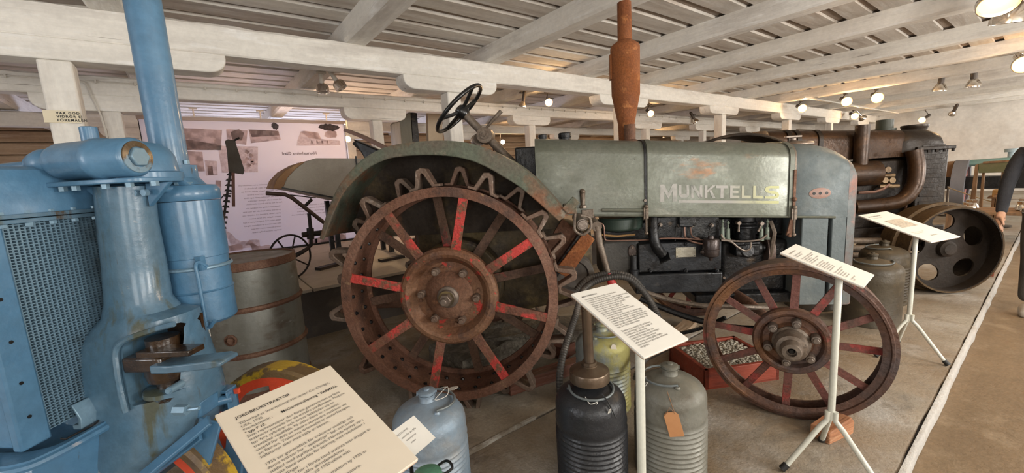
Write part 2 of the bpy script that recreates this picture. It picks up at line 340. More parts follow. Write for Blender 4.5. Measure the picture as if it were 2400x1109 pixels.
# ------------------------------------------------------------------ spotlights
chrome = mat('chrome_reflector', (0.78,0.74,0.68), rough=0.18, metal=1.0, bump=0, rvar=0.05)
darkm = mat('dark_fitting', (0.10,0.08,0.065), rough=0.5, metal=0.3, bump=0)
bulb_on = emit('lit_bulb_face', (1.0,0.50,0.16), 1.35)
bulb_core = emit('lit_bulb_core', (1.0,0.80,0.50), 12.0)
bulb_off = mat('unlit_bulb_face', (0.55,0.50,0.45), rough=0.15, metal=0.6, bump=0, rvar=0)
def spot(pos, aim, lit, label, top=2.63, r=0.062, fin=whitep, power=10, group=None, big=1.0):
    pos = Vector(pos); t = thing('spotlight', label, 'spotlight', (pos.x, pos.y, top), 0, group)
    h = pos.z - top; d = Vector(aim).normalized(); r *= big
    back = Vector((0,0,h)) - d*0.20*big
    neck = Vector((0,0,h)) - d*0.06*big
    MB().box((back.x*0.3,back.y*0.3,-0.012),(0.10,0.05,0.024)).cyl((back.x*0.3,back.y*0.3,-0.02),(back.x,back.y,back.z),0.010,n=8).build('ceiling_mount', fin, t)
    MB().cyl(back, neck, (0.027 if fin is not whitep else 0.019)*big, n=14).sph(back, (0.027 if fin is not whitep else 0.019)*big, 10).build('lamp_holder', fin, t)
    MB().lathe(neck, d, ([(0.025*big,-0.01),(0.035*big,0.005),(r*0.8,0.03*big),(r,0.055*big),(r,0.075*big),(r*0.94,0.075*big),(r*0.85,0.055*big)] if fin is not whitep else [(0.027*big,0.0),(0.040*big,0.012),(r*0.80,0.020*big),(r*0.84,0.030*big),(r*0.84,0.075*big),(r*0.78,0.075*big),(r*0.75,0.060*big)]), 24, cap=False).build('reflector', chrome, t)
    MB().lathe(neck, d, [(0.0005,0.052*big),(r*0.5,0.054*big),(r*(0.93 if fin is not whitep else 0.77),0.064*big)], 20, cap=False).build('bulb', bulb_on if lit else bulb_off, t)
    if lit:
        MB().lathe(neck, d, [(0.0005,0.070*big),(r*0.34,0.066*big),(r*0.36,0.056*big)], 14, cap=False).build('bulb_centre', bulb_core, t)
        l = bpy.data.lights.new('spotlight_beam', 'SPOT'); l.energy = power; l.color = (1.0,0.68,0.36); l.spot_size = 2.4; l.spot_blend = 0.9; l.shadow_soft_size = 0.05
        o = bpy.data.objects.new('spotlight_beam', l); lnk(o, t); o.location = neck + d*0.10*big; o.rotation_euler = d.to_track_quat('-Z','Y').to_euler()
        l2 = bpy.data.lights.new('bulb_glow', 'POINT'); l2.energy = power*0.22; l2.color = (1.0,0.60,0.28); l2.shadow_soft_size = 0.05
        o2_ = bpy.data.objects.new('bulb_glow', l2); lnk(o2_, t); o2_.location = neck + d*0.13*big
    return t
cdir = lambda p: (Vector((0,0,1.35)) - Vector(p)).normalized()
SL = [ # position, aim (None = towards the aisle), lit, label
 ((1.303,5.144,2.420),(0.0,-0.1,-1),0,'unlit spotlight pointing straight down, left of the pair near the left ceiling beam',whitep,1.3),
 ((1.469,5.020,2.450),(0.45,-0.25,-0.9),0,'unlit spotlight tilted aside, right of the pair near the left ceiling beam',whitep,1.3),
 ((4.616,4.991,2.450),(-0.55,-0.9,-0.25),1,'lit spotlight between steering wheel and exhaust stack, below the long girder',darkm,1.0),
 ((4.279,5.230,2.420),(-0.1,0.2,-1),0,'unlit spotlight pointing down, behind the black steering wheel at right',darkm,1.0),
 ((7.615,5.194,2.430),(-0.6,-0.9,-0.5),1,'lit spotlight just right of the rusty exhaust stack, below the girder',darkm,1.1),
 ((11.093,3.657,2.450),(-0.8,-0.6,-0.3),1,'lit spotlight in front of the long girder, leftmost of three in a row',darkm,1.5),
 ((10.980,2.827,2.450),(-0.85,-0.5,-0.3),1,'lit spotlight, middle one of three in a row at upper right',darkm,1.6),
 ((11.083,2.360,2.450),(-0.9,-0.4,-0.3),1,'lit spotlight with the largest glow, rightmost of three in a row',darkm,1.7),
 ((11.212,1.501,2.450),(0.1,0.1,-1),0,'unlit spotlight with bowl reflector, left one of two at upper right',darkm,1.7),
 ((11.295,1.088,2.450),(0.2,0.0,-1),0,'unlit spotlight with bowl reflector, right one of two at upper right',darkm,1.7),
 ((5.115,0.404,2.450),(-0.5,-0.1,-0.75),1,'large lit spotlight in the top right corner of the room view',chrome,2.0),
 ((5.647,0.369,2.400),(0.15,0.1,-1),0,'large unlit chrome spotlight under the lit one at top right',chrome,2.0),
 ((9.321,0.444,2.450),(-0.9,-0.2,-0.4),1,'lit spotlight at the right edge below the chrome pair',chrome,1.9),
 ((6.909,9.400,2.267),(-0.3,-1,-0.1),1,'small far lit lamp seen right of the steering column',whitep,1.2),
 ((13.762,9.600,2.444),(-0.7,-0.8,-0.2),1,'small far lit lamp low behind the bonnet right of the exhaust',darkm,1.3),
 ((14.623,9.400,2.445),(0.3,-0.2,-1),0,'small far unlit lamp, first right of the low lit lamp behind the bonnet',darkm,1.3),
 ((15.266,9.400,2.449),(0.3,0.1,-1),0,'small far unlit lamp, second right of the low lit lamp behind the bonnet',darkm,1.3),
 ((10.617,5.903,2.450),(0.5,-0.3,-1),0,'unlit brown spotlight beside the white post behind the bonnet',darkm,1.3),
 ((15.363,3.747,2.450),(-0.8,-0.5,-0.3),1,'lit spotlight on the white track, left of the dark exhaust cap',darkm,1.6),
 ((16.213,3.757,2.420),(0.6,-0.4,-0.7),0,'unlit silver spotlight beside the lit one on the white track',chrome,1.6),
 ((18.600,2.814,2.314),(-0.8,0.3,-0.4),1,'lit spotlight just above the dark tractor radiator cap',darkm,1.6),
 ((18.900,2.201,2.418),(0.7,0.4,-0.9),0,'small unlit spotlight high against the white end wall',darkm,1.6),
 ((2.356,8.000,2.184),(-0.4,-1,-0.1),1,'lit lamp at the right edge of the translucent banner',whitep,1.1),
]
for pos, aim, lit, lab, fin, big in SL:
    spot(pos, aim, lit, lab, fin=fin, power=(60 if pos[1] > 7.5 else 34), big=big)
# lamps behind the banner that show through it
for px, w_ in (((0.132,7.900,2.189),'left'), ((1.002,7.900,2.195),'middle'), ((2.013,7.900,2.187),'right')):
    spot(px, (-0.1,-1,-0.55), 1, 'warm lamp glowing through the top of the banner, %s of three' % w_, power=11, group='lamps behind the banner')
tr = MB().b2((10.4, 4.0, 2.585), (18.6, 4.04, 2.615)).build('lamp_track', whitep); tr.location=(0,-0.62,0)
tag(tr, 'long white lamp track under the ceiling beside the far girder', 'lamp track')
# ------------------------------------------------------------------ machine materials
STREAK = (1,1,1)
hood = mat('hood_green_grey', (0.112,0.120,0.088), [((0.165,0.172,0.145),1.6,0.52,0.16), ((0.18,0.18,0.145),3.5,0.64,0.06,(1,1,2)), ((0.24,0.115,0.05),2.2,0.645,0.035,(0.6,1,1.6)), ((0.06,0.055,0.045),14,0.70,0.015)], 0.36, 0.3, 0.08, 30, 0.12, grain=0.10)
shellm = mat('radiator_shell_grey_blue', (0.10,0.122,0.125), [((0.155,0.17,0.16),2.4,0.58,0.08), ((0.22,0.10,0.07),3.6,0.685,0.02,(1,1,1)), ((0.07,0.07,0.065),9,0.70,0.02)], 0.55, 0.15, 0.12, 35)
fender = mat('fender_brown_green', (0.125,0.105,0.078), [((0.105,0.12,0.085),2.0,0.52,0.06), ((0.20,0.09,0.045),3.4,0.58,0.06), ((0.24,0.20,0.15),9,0.64,0.03)], 0.60, 0.2, 0.25, 30)
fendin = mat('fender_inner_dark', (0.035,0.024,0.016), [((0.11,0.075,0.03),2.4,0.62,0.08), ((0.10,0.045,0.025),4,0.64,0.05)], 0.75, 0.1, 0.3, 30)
gearb = mat('oily_gearbox_ochre', (0.085,0.06,0.028), [((0.20,0.145,0.06),4.6,0.58,0.08), ((0.04,0.03,0.025),3.5,0.58,0.08)], 0.6, 0.2, 0.3, 24)
rust = mat('brown_rust', (0.15,0.07,0.04), [((0.22,0.115,0.07),4.0,0.56,0.10), ((0.09,0.05,0.035),6.5,0.62,0.05), ((0.38,0.19,0.10),11,0.68,0.04)], 0.75, 0.15, 0.45, 45)
redrust = mat('red_paint_over_rust', (0.20,0.075,0.045), [((0.12,0.055,0.035),7.0,0.52,0.06), ((0.50,0.05,0.04),3.6,0.50,0.03), ((0.17,0.08,0.045),30,0.55,0.03)], 0.62, 0.1, 0.4, 55)
orust = mat('orange_rust', (0.26,0.085,0.022), [((0.16,0.05,0.016),3.0,0.55,0.12,(1,1,0.5)), ((0.36,0.14,0.045),14,0.62,0.05), ((0.06,0.04,0.03),2.4,0.70,0.06)], 0.85, 0.05, 0.4, 60)
lugm = mat('worn_lug_steel', (0.20,0.145,0.11), [((0.17,0.10,0.07),5,0.55,0.10), ((0.40,0.33,0.28),9,0.64,0.05)], 0.58, 0.45, 0.3, 40)
frrim = mat('front_wheel_rust', (0.115,0.06,0.042), [((0.22,0.105,0.05),2.6,0.58,0.08), ((0.09,0.065,0.06),4,0.56,0.08), ((0.27,0.07,0.055),6,0.66,0.03)], 0.5, 0.35, 0.3, 40)
frspk = mat('front_spoke_red_rust', (0.18,0.07,0.055), [((0.34,0.06,0.05),6,0.58,0.03), ((0.10,0.06,0.045),5,0.60,0.06)], 0.62, 0.1, 0.35, 50)
eng = mat('oily_black_engine', (0.018,0.018,0.019), [((0.045,0.043,0.04),3.0,0.60,0.10), ((0.09,0.06,0.035),6,0.66,0.05)], 0.34, 0.45, 0.3, 28, 0.12)
engs = mat('engine_side_slate', (0.042,0.045,0.05), [((0.022,0.021,0.02),3.0,0.56,0.10), ((0.10,0.095,0.09),8,0.68,0.04)], 0.38, 0.4, 0.2, 28)
copper = mat('oily_copper_pipe', (0.21,0.12,0.09), rough=0.45, metal=0.6, bump=0.05)
steel = mat('worn_steel', (0.22,0.18,0.15), [((0.20,0.14,0.10),6,0.58,0.1)], 0.45, 0.6, 0.2, 40)
oldst = mat('brown_patina_steel', (0.20,0.16,0.125), [((0.12,0.085,0.06),5,0.58,0.1), ((0.33,0.28,0.22),9,0.66,0.04)], 0.5, 0.4, 0.25, 40)
bakel = mat('black_bakelite', (0.012,0.012,0.012), rough=0.22, bump=0.03, rvar=0.05)
rubber = mat('black_rubber', (0.018,0.017,0.016), rough=0.7, bump=0.1)
redp = mat('red_paint', (0.52,0.035,0.03), [((0.25,0.08,0.05),5,0.66,0.04)], 0.45, 0, 0.1)
def bolt(s, p, d, r=0.010, h=0.010):
    p = Vector(p); d = Vector(d).normalized(); s.cyl(p, p+d*h*0.3, r*1.5, n=12); return s.cyl(p, p+d*h, r, n=6)
def boxpx(s, a, b, depth, dy=0.0):
    # a, b: opposite corners on a plane y = const ; body extends away (+y) by depth
    return s.b2((a[0],a[1]+dy,a[2]), (b[0],a[1]+dy+depth,b[2]))
# ================================================================== grey-green tractor with spade-lug wheel
TR = thing('tractor', 'grey-green vintage tractor with rusty exhaust stack and tall red-brown spade-lug rear wheel', 'tractor', (1.5798,2.6205,0), -0.7406)
# ---- bonnet
def section(x, zb, zt, hw, rc, n=7, crown=0.012, lip=0.0):
    pts = [(x,-hw,zb)]
    pts += [(x,-hw + rc*(1-math.cos(a)), zt - rc*0.85 + rc*0.85*math.sin(a)) for a in [PI/2*t/n for t in range(n+1)]]
    pts += [(x,0,zt+crown)]
    pts += [(x,-p[1],p[2]) for p in reversed(pts[:-1])]
    return pts
def zbot(x): return 1.060 - 0.0575*(x-0.87)
def ztop(x): return 1.585 - 0.087*(x-0.52)
HW = 0.28
s = MB(); s.loft([section(x, zbot(x), ztop(x)-0.004, HW-0.004, 0.115) for x in (0.515,0.53,0.8,1.0,1.19,1.205)])
tank = s.build('rear_bonnet', hood, TR, ang=50)
s = MB(); s.loft([section(x, zbot(x), ztop(x)+e, HW+e, 0.115) for x,e in ((1.212,-0.006),(1.216,0.0),(1.5,0),(1.8,0),(2.09,0),(2.10,-0.004))])
bon = s.build('bonnet', hood, TR, ang=50)
s = MB(); s.loft([section(x, zbot(x), ztop(x)+e, HW+h_, rc) for x,e,h_,rc in ((2.108,-0.003,-0.003,.115),(2.112,0,0,.115),(2.25,-0.004,0,.12),(2.33,-0.018,0,.125),(2.38,-0.038,0,.125),(2.42,-0.062,0,.12))])
shell = s.build('radiator_shell', shellm, TR, ang=50)
edgem = mat('rubbed_front_edge', (0.12,0.095,0.085), [((0.10,0.115,0.115),3.5,0.50,0.05), ((0.22,0.11,0.085),6,0.58,0.05)], 0.55, 0.15, 0.2, 35)
s = MB(); s.loft([[(x,p[1],max(p[2],lz)) for p in section(x, 0.41, ztop(2.42)-0.062+e, HW+h_, rc)] for x,e,h_,rc,lz in ((2.42,0.0,0.0005,.12,0.41),(2.455,-0.028,-0.004,.12,0.41),(2.478,-0.060,-0.018,.12,0.41),(2.488,-0.10,-0.045,.11,0.41))])
s.build('shell_front_edge', edgem, TR, ang=50)
lowz = 0.41
MB().b2((2.335,-0.2795,lowz),(2.42,0.2795,0.985)).build('radiator_lower_casing', shellm, TR, bevel=0.006)
MB().b2((2.165,-0.268,lowz),(2.322,0.268,0.985)).build('radiator_side_plate', shellm, TR, bevel=0.006)
MB().b2((2.20,-0.25,lowz),(2.40,0.25,0.98)).build('radiator_core', eng, TR)
MB().b2((2.484,-0.20,0.5),(2.494,0.20,1.12)).build('radiator_grille', eng, TR, bevel=0.004)
# straps, seam strips, bottom edge rails
def hoop(x, w, e, m, name, zlo=None, rr=0.118):
    A = section(x-w/2, zbot(x) if zlo is None else zlo, ztop(x)+e, HW+e, rr); B = section(x+w/2, zbot(x) if zlo is None else zlo, ztop(x)+e, HW+e, rr)
    A2 = section(x-w/2, zbot(x) if zlo is None else zlo, ztop(x)-0.01, HW-0.01, rr); B2 = section(x+w/2, zbot(x) if zlo is None else zlo, ztop(x)-0.01, HW-0.01, rr)
    q = MB(); q.loft([list(t) for t in zip(A,B,B2,A2)]); return q.build(name, m, TR, ang=50)
hoop(1.235, 0.030, 0.006, hood, 'bonnet_seam_band'); hoop(1.207, 0.012, 0.003, eng, 'bonnet_seam')
hoop(2.085, 0.026, 0.007, hood, 'bonnet_seam_band'); hoop(2.106, 0.010, 0.004, oldst, 'bonnet_strap')
s = MB()
for x0, x1 in ((0.93,1.19),): s.tube([(x0,-HW-0.004,zbot(x0)+0.035),(x1,-HW-0.004,zbot(x1)+0.035)],0.012,8)
s.tube([(0.88,-HW,zbot(0.88)),(1.2,-HW,zbot(1.2))],0.007,8); s.tube([(1.22,-HW,zbot(1.22)),(2.09,-HW,zbot(2.09))],0.007,8); s.tube([(2.11,-HW,zbot(2.11)),(2.35,-HW,zbot(2.35))],0.008,8)
s.build('bonnet_edge_bead', hood, TR)
# clamp screws on the straps
for x in (1.205, 2.10):
    MB().box((x,-HW-0.012,zbot(x)+0.02),(0.03,0.02,0.07)).cyl((x,-HW-0.02,zbot(x)+0.05),(x,-HW-0.02,zbot(x)-0.10),0.007,n=8).sph((x,-HW-0.022,zbot(x)-0.11),0.013,10).sph((x,-HW-0.02,zbot(x)+0.06),0.014,10).build('strap_clamp', oldst, TR)
MB().box((2.10,-HW-0.008,1.15),(0.014,0.012,0.26)).sph((2.10,-HW-0.016,1.10),0.014,8).build('strap_tensioner', rust, TR)
# oval badge with three holes
a = (2.254,-0.285,1.128)
s = MB(); s.lathe((0,0,0),(0,-1,0),[(0.064,0),(0.064,0.004),(0.058,0.006)],28); s.v = [(a[0]+p[0], -HW+0.001+p[1]*0.8, a[2]+p[2]*0.52) for p in s.v]
badge = s.build('oval_badge', mat('badge_brown', (0.30,0.17,0.13), [((0.22,0.2,0.19),6,0.55,0.1)], 0.6), TR)
for dx in (-0.036,0,0.037): MB().cyl((a[0]+dx,-HW-0.0035,a[2]),(a[0]+dx,-HW-0.0045,a[2]),0.0095,n=14).build('badge_hole', bakel, badge)
# lettering, small capitals with a tall first letter and an underline
lt = bpy.data.materials.new('letter_silver_to_yellow'); lt.use_nodes = True; nt = lt.node_tree; b = nt.nodes['Principled BSDF']
tc = nt.nodes.new('ShaderNodeTexCoord'); sp = nt.nodes.new('ShaderNodeSeparateXYZ'); mr = nt.nodes.new('ShaderNodeMapRange'); cr = nt.nodes.new('ShaderNodeMix'); cr.data_type = 'RGBA'
nz = nt.nodes.new('ShaderNodeTexNoise'); nz.inputs['Scale'].default_value = 16; nz.inputs['Detail'].default_value = 6; cr2 = nt.nodes.new('ShaderNodeMix'); cr2.data_type = 'RGBA'; mr2 = nt.nodes.new('ShaderNodeMapRange')
nt.links.new(tc.outputs['Object'], sp.inputs[0]); nt.links.new(sp.outputs[0], mr.inputs[0]); mr.inputs[1].default_value = 1.72; mr.inputs[2].default_value = 1.98
nt.links.new(mr.outputs[0], cr.inputs['Factor']); cr.inputs[6].default_value = (0.30,0.285,0.26,1); cr.inputs[7].default_value = (0.44,0.44,0.22,1)
nt.links.new(tc.outputs['Object'], nz.inputs['Vector']); nt.links.new(nz.outputs['Fac'], mr2.inputs[0]); mr2.inputs[1].default_value = 0.53; mr2.inputs[2].default_value = 0.70
nt.links.new(mr2.outputs[0], cr2.inputs['Factor']); nt.links.new(cr.outputs[2], cr2.inputs[6]); cr2.inputs[7].default_value = (0.19,0.195,0.17,1)
nt.links.new(cr2.outputs[2], b.inputs['Base Color']); b.inputs['Roughness'].default_value = 0.4; b.inputs['Metallic'].default_value = 0.2
def poly(s, pts, y, th=0.0012): return s.prism(pts, y, y-th)
yL = -HW-0.0004
mtl = (1.297,-0.281,1.235); mtr = (1.399,-0.281,1.229); mbl = (1.296,-0.281,1.124)
utl = (1.412,-0.281,1.226); ubl = (1.412,-0.281,1.147); send = (2.016,-0.281,1.186); sbot = (2.019,-0.281,1.107)
slope = (send[2]-utl[2])/(send[0]-utl[0])
def glyph(G, x0, z0, w, h, name='letter'):
    # strokes given in a unit box as polygons (list of quads)
    q = MB()
    for pl in G: q.prism([(x0+u*w, z0+v*h+slope*(x0+u*w-utl[0])) for u,v in pl], yL, yL-0.0014)
    return q.build(name, lt, TR)
def Q(u0,v0,u1,v1): return [(u0,v0),(u1,v0),(u1,v1),(u0,v1)]
gM = [Q(0,0,.24,1),Q(.76,0,1,1),[(.24,1),(.24,.62),(.5,.16),(.5,.52)],[(.76,1),(.5,.52),(.5,.16),(.76,.62)]]
gU = [Q(0,.22,.26,1),Q(.74,.22,1,1),[(0,.22),(.2,0),(.8,0),(1,.22),(.74,.26),(.26,.26)]]
gN = [Q(0,0,.26,1),Q(.74,0,1,1),[(0,1),(.3,1),(1,0),(.70,0)]]
gK = [Q(0,0,.26,1),[(.26,.42),(.26,.62),(.70,1),(1,1)],[(.42,.60),(.58,.70),(1,0),(.70,0)]]
gT = [Q(0,.78,1,1),Q(.37,0,.63,.78)]
gE = [Q(0,0,.28,1),Q(.28,0,1,.21),Q(.28,.79,1,1),Q(.28,.40,.88,.60)]
gL = [Q(0,0,.28,1),Q(.28,0,1,.22)]
def ring(cx_, cy_, rx0, ry0, rx1, ry1, a0, a1, n=7):
    out_ = []
    for i in range(n):
        a = math.radians(a0+(a1-a0)*i/n); b_ = math.radians(a0+(a1-a0)*(i+1)/n)
        out_.append([(cx_+rx0*math.cos(a),cy_+ry0*math.sin(a)),(cx_+rx1*math.cos(a),cy_+ry1*math.sin(a)),(cx_+rx1*math.cos(b_),cy_+ry1*math.sin(b_)),(cx_+rx0*math.cos(b_),cy_+ry0*math.sin(b_))])
    return out_
gS = ring(.40,.71,.14,.11,.40,.29,90,270) + ring(.62,.29,.14,.11,.38,.29,-90,90) + [Q(.40,.82,.97,1),Q(.40,.40,.62,.60),Q(.02,0,.62,.18)]
H = utl[2]-ubl[2]; Wd = (send[0]-utl[0])
mtop = mtl[2]; q = MB()
for pl in gM: q.prism([(mtl[0]+u*(mtr[0]-mtl[0]), mbl[2]+v*(mtl[2]-mbl[2])) for u,v in pl], yL, yL-0.0014)
q.build('letter', lt, TR)
seq = [(gU,1591,1617),(gN,1622,1650),(gK,1655,1682),(gT,1683,1711),(gE,1716,1738),(gL,1743,1764),(gL,1769,1791),(gS,1795,1827)]
px0, px1 = 1591.0, 1827.0
for G, a_, b_ in seq:
    fa = (a_-px0)/(px1-px0); fb = (b_-px0)/(px1-px0); g_ = 0.06
    fx = lambda f: utl[0] + Wd*(f*(1-g_) + g_*f*f)
    glyph(G, fx(fa), ubl[2], fx(fb)-fx(fa), H)
ua = (1.412,-0.281,1.131); ub = (2.015,-0.281,1.075); 
MB().prism([(ua[0],ua[2]),(ua[0],ua[2]-0.017),(ub[0],ub[2]+0.002),(ub[0],ub[2]+0.018)], yL, yL-0.0014).build('lettering_underline', lt, TR)
# caps, filler, breather
c0 = (0.721,-0.080,1.584)
MB().cyl((c0[0],0.0,1.565),(c0[0],0.0,1.585),0.042,n=24).lathe((c0[0],0.0,1.585),(0,0,1),[(0.044,0),(0.046,0.004),(0.046,0.030),(0.040,0.036)],24).build('fuel_filler_cap', eng, TR)
c0 = (0.567,0.000,1.601)
MB().cyl((c0[0],0.05,1.57),(c0[0],0.05,1.60),0.03,n=20).lathe((c0[0],0.05,1.60),(0,0,1),[(0.034,0),(0.034,0.02),(0.028,0.024)],20).build('small_filler_cap', eng, TR)
c0 = (2.221,-0.050,1.423)
MB().lathe((c0[0],-0.03,ztop(c0[0])-0.005),(0,0,1),[(0.115,0),(0.118,0.008),(0.112,0.022),(0.10,0.026),(0.04,0.028),(0.018,0.035),(0.018,0.052)],28).box((c0[0],-0.03,ztop(c0[0])+0.055),(0.10,0.028,0.014)).build('radiator_cap', steel, TR, bevel=0.003)
# ---- exhaust stack (turned profile), and short intake pipe
ex = 1.145; ey = 0.0
def exz(py): return 1.35
prof = []
P = [(1.157,-0.000,2.435),(1.153,-0.000,2.197),(1.152,0.000,2.151),(1.146,-0.000,1.847),(1.140,-0.000,1.655),(1.129,-0.000,1.526)]
zs = [p[2] for p in P]
MB().lathe((ex,ey,zs[5]-0.05),(0,0,1),[(0.052,0),(0.052,0.05),(0.056,zs[4]-zs[5]+0.05),(0.094,zs[3]-zs[5]+0.05),(0.097,zs[2]-zs[5]+0.05),(0.090,zs[2]-zs[5]+0.065),(0.047,zs[1]-zs[5]+0.05),(0.045,zs[0]-zs[5]+0.05),(0.040,zs[0]-zs[5]+0.052),(0.040,zs[0]-zs[5]-0.1)],36,cap=False).box((ex-0.098,ey,zs[2]-0.12),(0.012,0.05,0.16)).build('exhaust_stack', orust, TR, ang=30)
ap = (1.150,-0.100,1.637); at = ap[2]
MB().cyl((ap[0],-0.10,1.50),(ap[0],-0.10,at),0.036,n=24,cap=False).cyl((ap[0],-0.10,at-0.003),(ap[0],-0.10,at-0.004),0.036,n=24).lathe((ap[0],-0.10,ztop(ap[0])-0.01),(0,0,1),[(0.055,0),(0.05,0.012),(0.038,0.018)],24).build('intake_pipe', rust, TR)
# ---- steering wheel and column
C1 = Vector((0.005,0.0,1.815)); dcol = (Vector((0.36,0.0,1.42)) - C1).normalized()
s = MB(); u, v, _ = frame(dcol); R0 = 0.215
rimp = [C1 + u*(R0*math.cos(2*PI*i/48)) + v*(R0*math.sin(2*PI*i/48)) - dcol*0.03 for i in range(48)]
sw = MB().tube(rimp, 0.0145, 12, closed=True).build('steering_wheel_rim', bakel, TR)
for k in range(4):
    a = 2*PI*k/4 + 0.62; e = u*math.cos(a)+v*math.sin(a)
    MB().tube([C1-dcol*0.01+e*0.03, C1-dcol*0.015+e*0.10, C1-dcol*0.03+e*R0], 0.013, 8).build('wheel_spoke', bakel, sw)
MB().lathe(C1-dcol*0.035, dcol, [(0.001,-0.012),(0.03,-0.006),(0.048,0.012),(0.050,0.05),(0.035,0.075)], 24).build('wheel_hub', bakel, sw)
MB().cyl(C1+dcol*0.03, C1+dcol*0.62, 0.028, 0.030, 16).build('steering_column', oldst, TR)
q = C1+dcol*0.24
MB().cyl(q+Vector((0.0,-0.09,0.0)), q+Vector((0.0,0.02,0)), 0.055, 0.06, 20).cyl(q+Vector((0.0,-0.10,0)), q+Vector((0,-0.09,0)),0.03,n=16).cyl(q+Vector((0.0,-0.12,0)), q+Vector((0,-0.10,0)),0.012,n=8).cyl(q+Vector((-0.05,0,-.02)), q+Vector((-0.09,0.10,-.02)),0.045,n=16).build('throttle_quadrant', oldst, TR)
MB().tube([q+Vector((0.0,-0.07,0.03)), q+Vector((0.06,-0.09,0.09)), q+Vector((0.13,-0.10,0.15))], 0.012, 8, rf=lambda t: 0.009+0.007*t).build('throttle_lever', oldst, TR)
MB().tube([(0.50,-0.06,1.35),(0.44,-0.08,1.47)],0.012,8).sph((0.44,-0.08,1.475),0.017,10).tube([(0.20,0.05,1.2),(0.205,0.05,1.55)],0.005,6).build('gear_lever', rust, TR)
# ---- cowl and gearbox body, drawbar
s = MB(); s.b2((0.38,-0.20,1.02),(0.52,0.24,1.53)); s.build('cowl_box', eng, TR, bevel=0.01)
s = MB(); secs = []
for x, hw, z0, z1, r in ((-0.34,0.22,0.50,1.00,0.05),(-0.30,0.30,0.46,1.10,0.08),(0.0,0.34,0.42,1.16,0.10),(0.35,0.34,0.42,1.12,0.10),(0.60,0.29,0.45,1.03,0.10),(0.86,0.26,0.48,0.95,0.08)):
    c = []
    for (cy, cz, a0) in ((-hw+r,z0+r,PI),(hw-r,z0+r,1.5*PI),(hw-r,z1-r,0),(-hw+r,z1-r,0.5*PI)):
        for t in range(5): a = a0 + PI/2*t/4; c.append((x, cy+r*math.cos(a), cz+r*math.sin(a)))
    secs.append(c)
s.loft(secs); s.build('gearbox_housing', gearb, TR, ang=50)
MB().cyl((0,-0.82,0.69),(0,0.82,0.69),0.045,n=20).cyl((0,-0.62,0.69),(0,0.62,0.69),0.085,0.085,24).build('rear_axle', gearb, TR)
for sy in (-1,1):
    MB().lathe((0,sy*0.36,0.69),(0,sy,0),[(0.10,-0.02),(0.27,0.0),(0.285,0.02),(0.285,0.13),(0.27,0.145),(0.11,0.15)],40).build('brake_drum', gearb, TR, bevel=0.004)
MB().b2((-0.95,-0.05,0.40),(-0.30,0.05,0.46)).b2((-0.97,-0.22,0.41),(-0.93,0.22,0.45)).build('drawbar', rust, TR, bevel=0.006)
# seat : pressed board on a sprung bar
st0 = (-0.880,0.050,1.742); st1 = (-0.600,0.050,1.590)
MB().sheet([(st0[0]-0.01,0.0,st0[2]),(st0[0]+0.10,0.0,st0[2]-0.050),(st1[0]+0.02,0.0,st1[2]-0.01)],[(st0[0]-0.01,0.10,st0[2]),(st0[0]+0.10,0.11,st0[2]-0.050),(st1[0]+0.02,0.11,st1[2]-0.01)],0.022).build('seat', mat('seat_brown', (0.13,0.065,0.045), [((0.22,0.13,0.09),5,0.62,0.08)], 0.5), TR)
MB().prism([(st0[0]+0.05,st0[2]-0.06),(st1[0]+0.02,st1[2]-0.03),(st1[0]+0.05,st1[2]-0.28),(st0[0]+0.14,st0[2]-0.24)],0.01,0.10).build('seat_box', eng, TR, bevel=0.01)
MB().tube([(st1[0],0.05,st1[2]-0.05),(st1[0]+0.12,0.05,1.25),(-0.15,0.05,1.12)],0.025,10).build('seat_spring', oldst, TR)
sb = (-0.929,0.250,1.668); sc_ = (-0.773,0.250,1.544)
MB().tube([(sb[0]-.01,0.25,sb[2]+.01),(sb[0]+0.05,0.25,sb[2]-0.05),(sc_[0]+.03,0.25,sc_[2]-.05)],0.014,8).build('hitch_lever', eng, TR)
# ---- fender
FP = [(-0.702,-0.790,1.057),(-0.644,-0.790,1.188),(-0.573,-0.790,1.315),(-0.493,-0.790,1.404),(-0.407,-0.790,1.473),(-0.305,-0.790,1.521),(-0.207,-0.790,1.542),(-0.077,-0.790,1.549),(0.051,-0.790,1.545),(0.154,-0.790,1.530),(0.255,-0.790,1.499),(0.365,-0.790,1.443),(0.473,-0.790,1.365),(0.580,-0.790,1.252),(0.688,-0.790,1.121)]
FP = smoothpath(FP, 4)
nf = len(FP)
def fy(t): return -0.42
A = [(p[0],-0.79,p[2]) for p in FP]; B = [(p[0],-0.40,p[2]) for p in FP]
MB().sheet(A, B, 0.008).build('fender_top', fender, TR, ang=60)
cx, cz = 0.03, 0.75
def inw(p, d):
    v = Vector((cx-p[0],0,cz-p[2])).normalized()*d; return (p[0]+v.x,p[1],p[2]+v.z)
A2 = [inw(p, 0.012+0.085*(i/nf)**0.8*min(1,3*(nf-i)/nf+0.4)) for i,p in enumerate(A)]
MB().sheet(A2, A, 0.006).build('fender_lip', fender, TR, ang=60)
MB().tube(A2, 0.006, 8).build('fender_bead', fender, TR)
s = MB(); n = len(B); 
low = [(p[0], -0.40, max(0.98, min(p[2]-0.03, 1.02))) for p in FP]
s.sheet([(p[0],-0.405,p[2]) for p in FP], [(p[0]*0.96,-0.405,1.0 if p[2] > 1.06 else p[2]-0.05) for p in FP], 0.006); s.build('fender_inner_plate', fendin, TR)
fe = (0.707,-0.790,1.159)
MB().bar((fe[0]-0.03,-0.80,fe[2]-0.015),(fe[0]+0.03,-0.80,fe[2]+0.045),0.05,0.012,(0,1,0)).b2((fe[0]-0.03,-0.80,fe[2]-0.03),(fe[0]+0.03,-0.42,fe[2]+0.0)).build('fender_bracket', fender, TR, bevel=0.004)
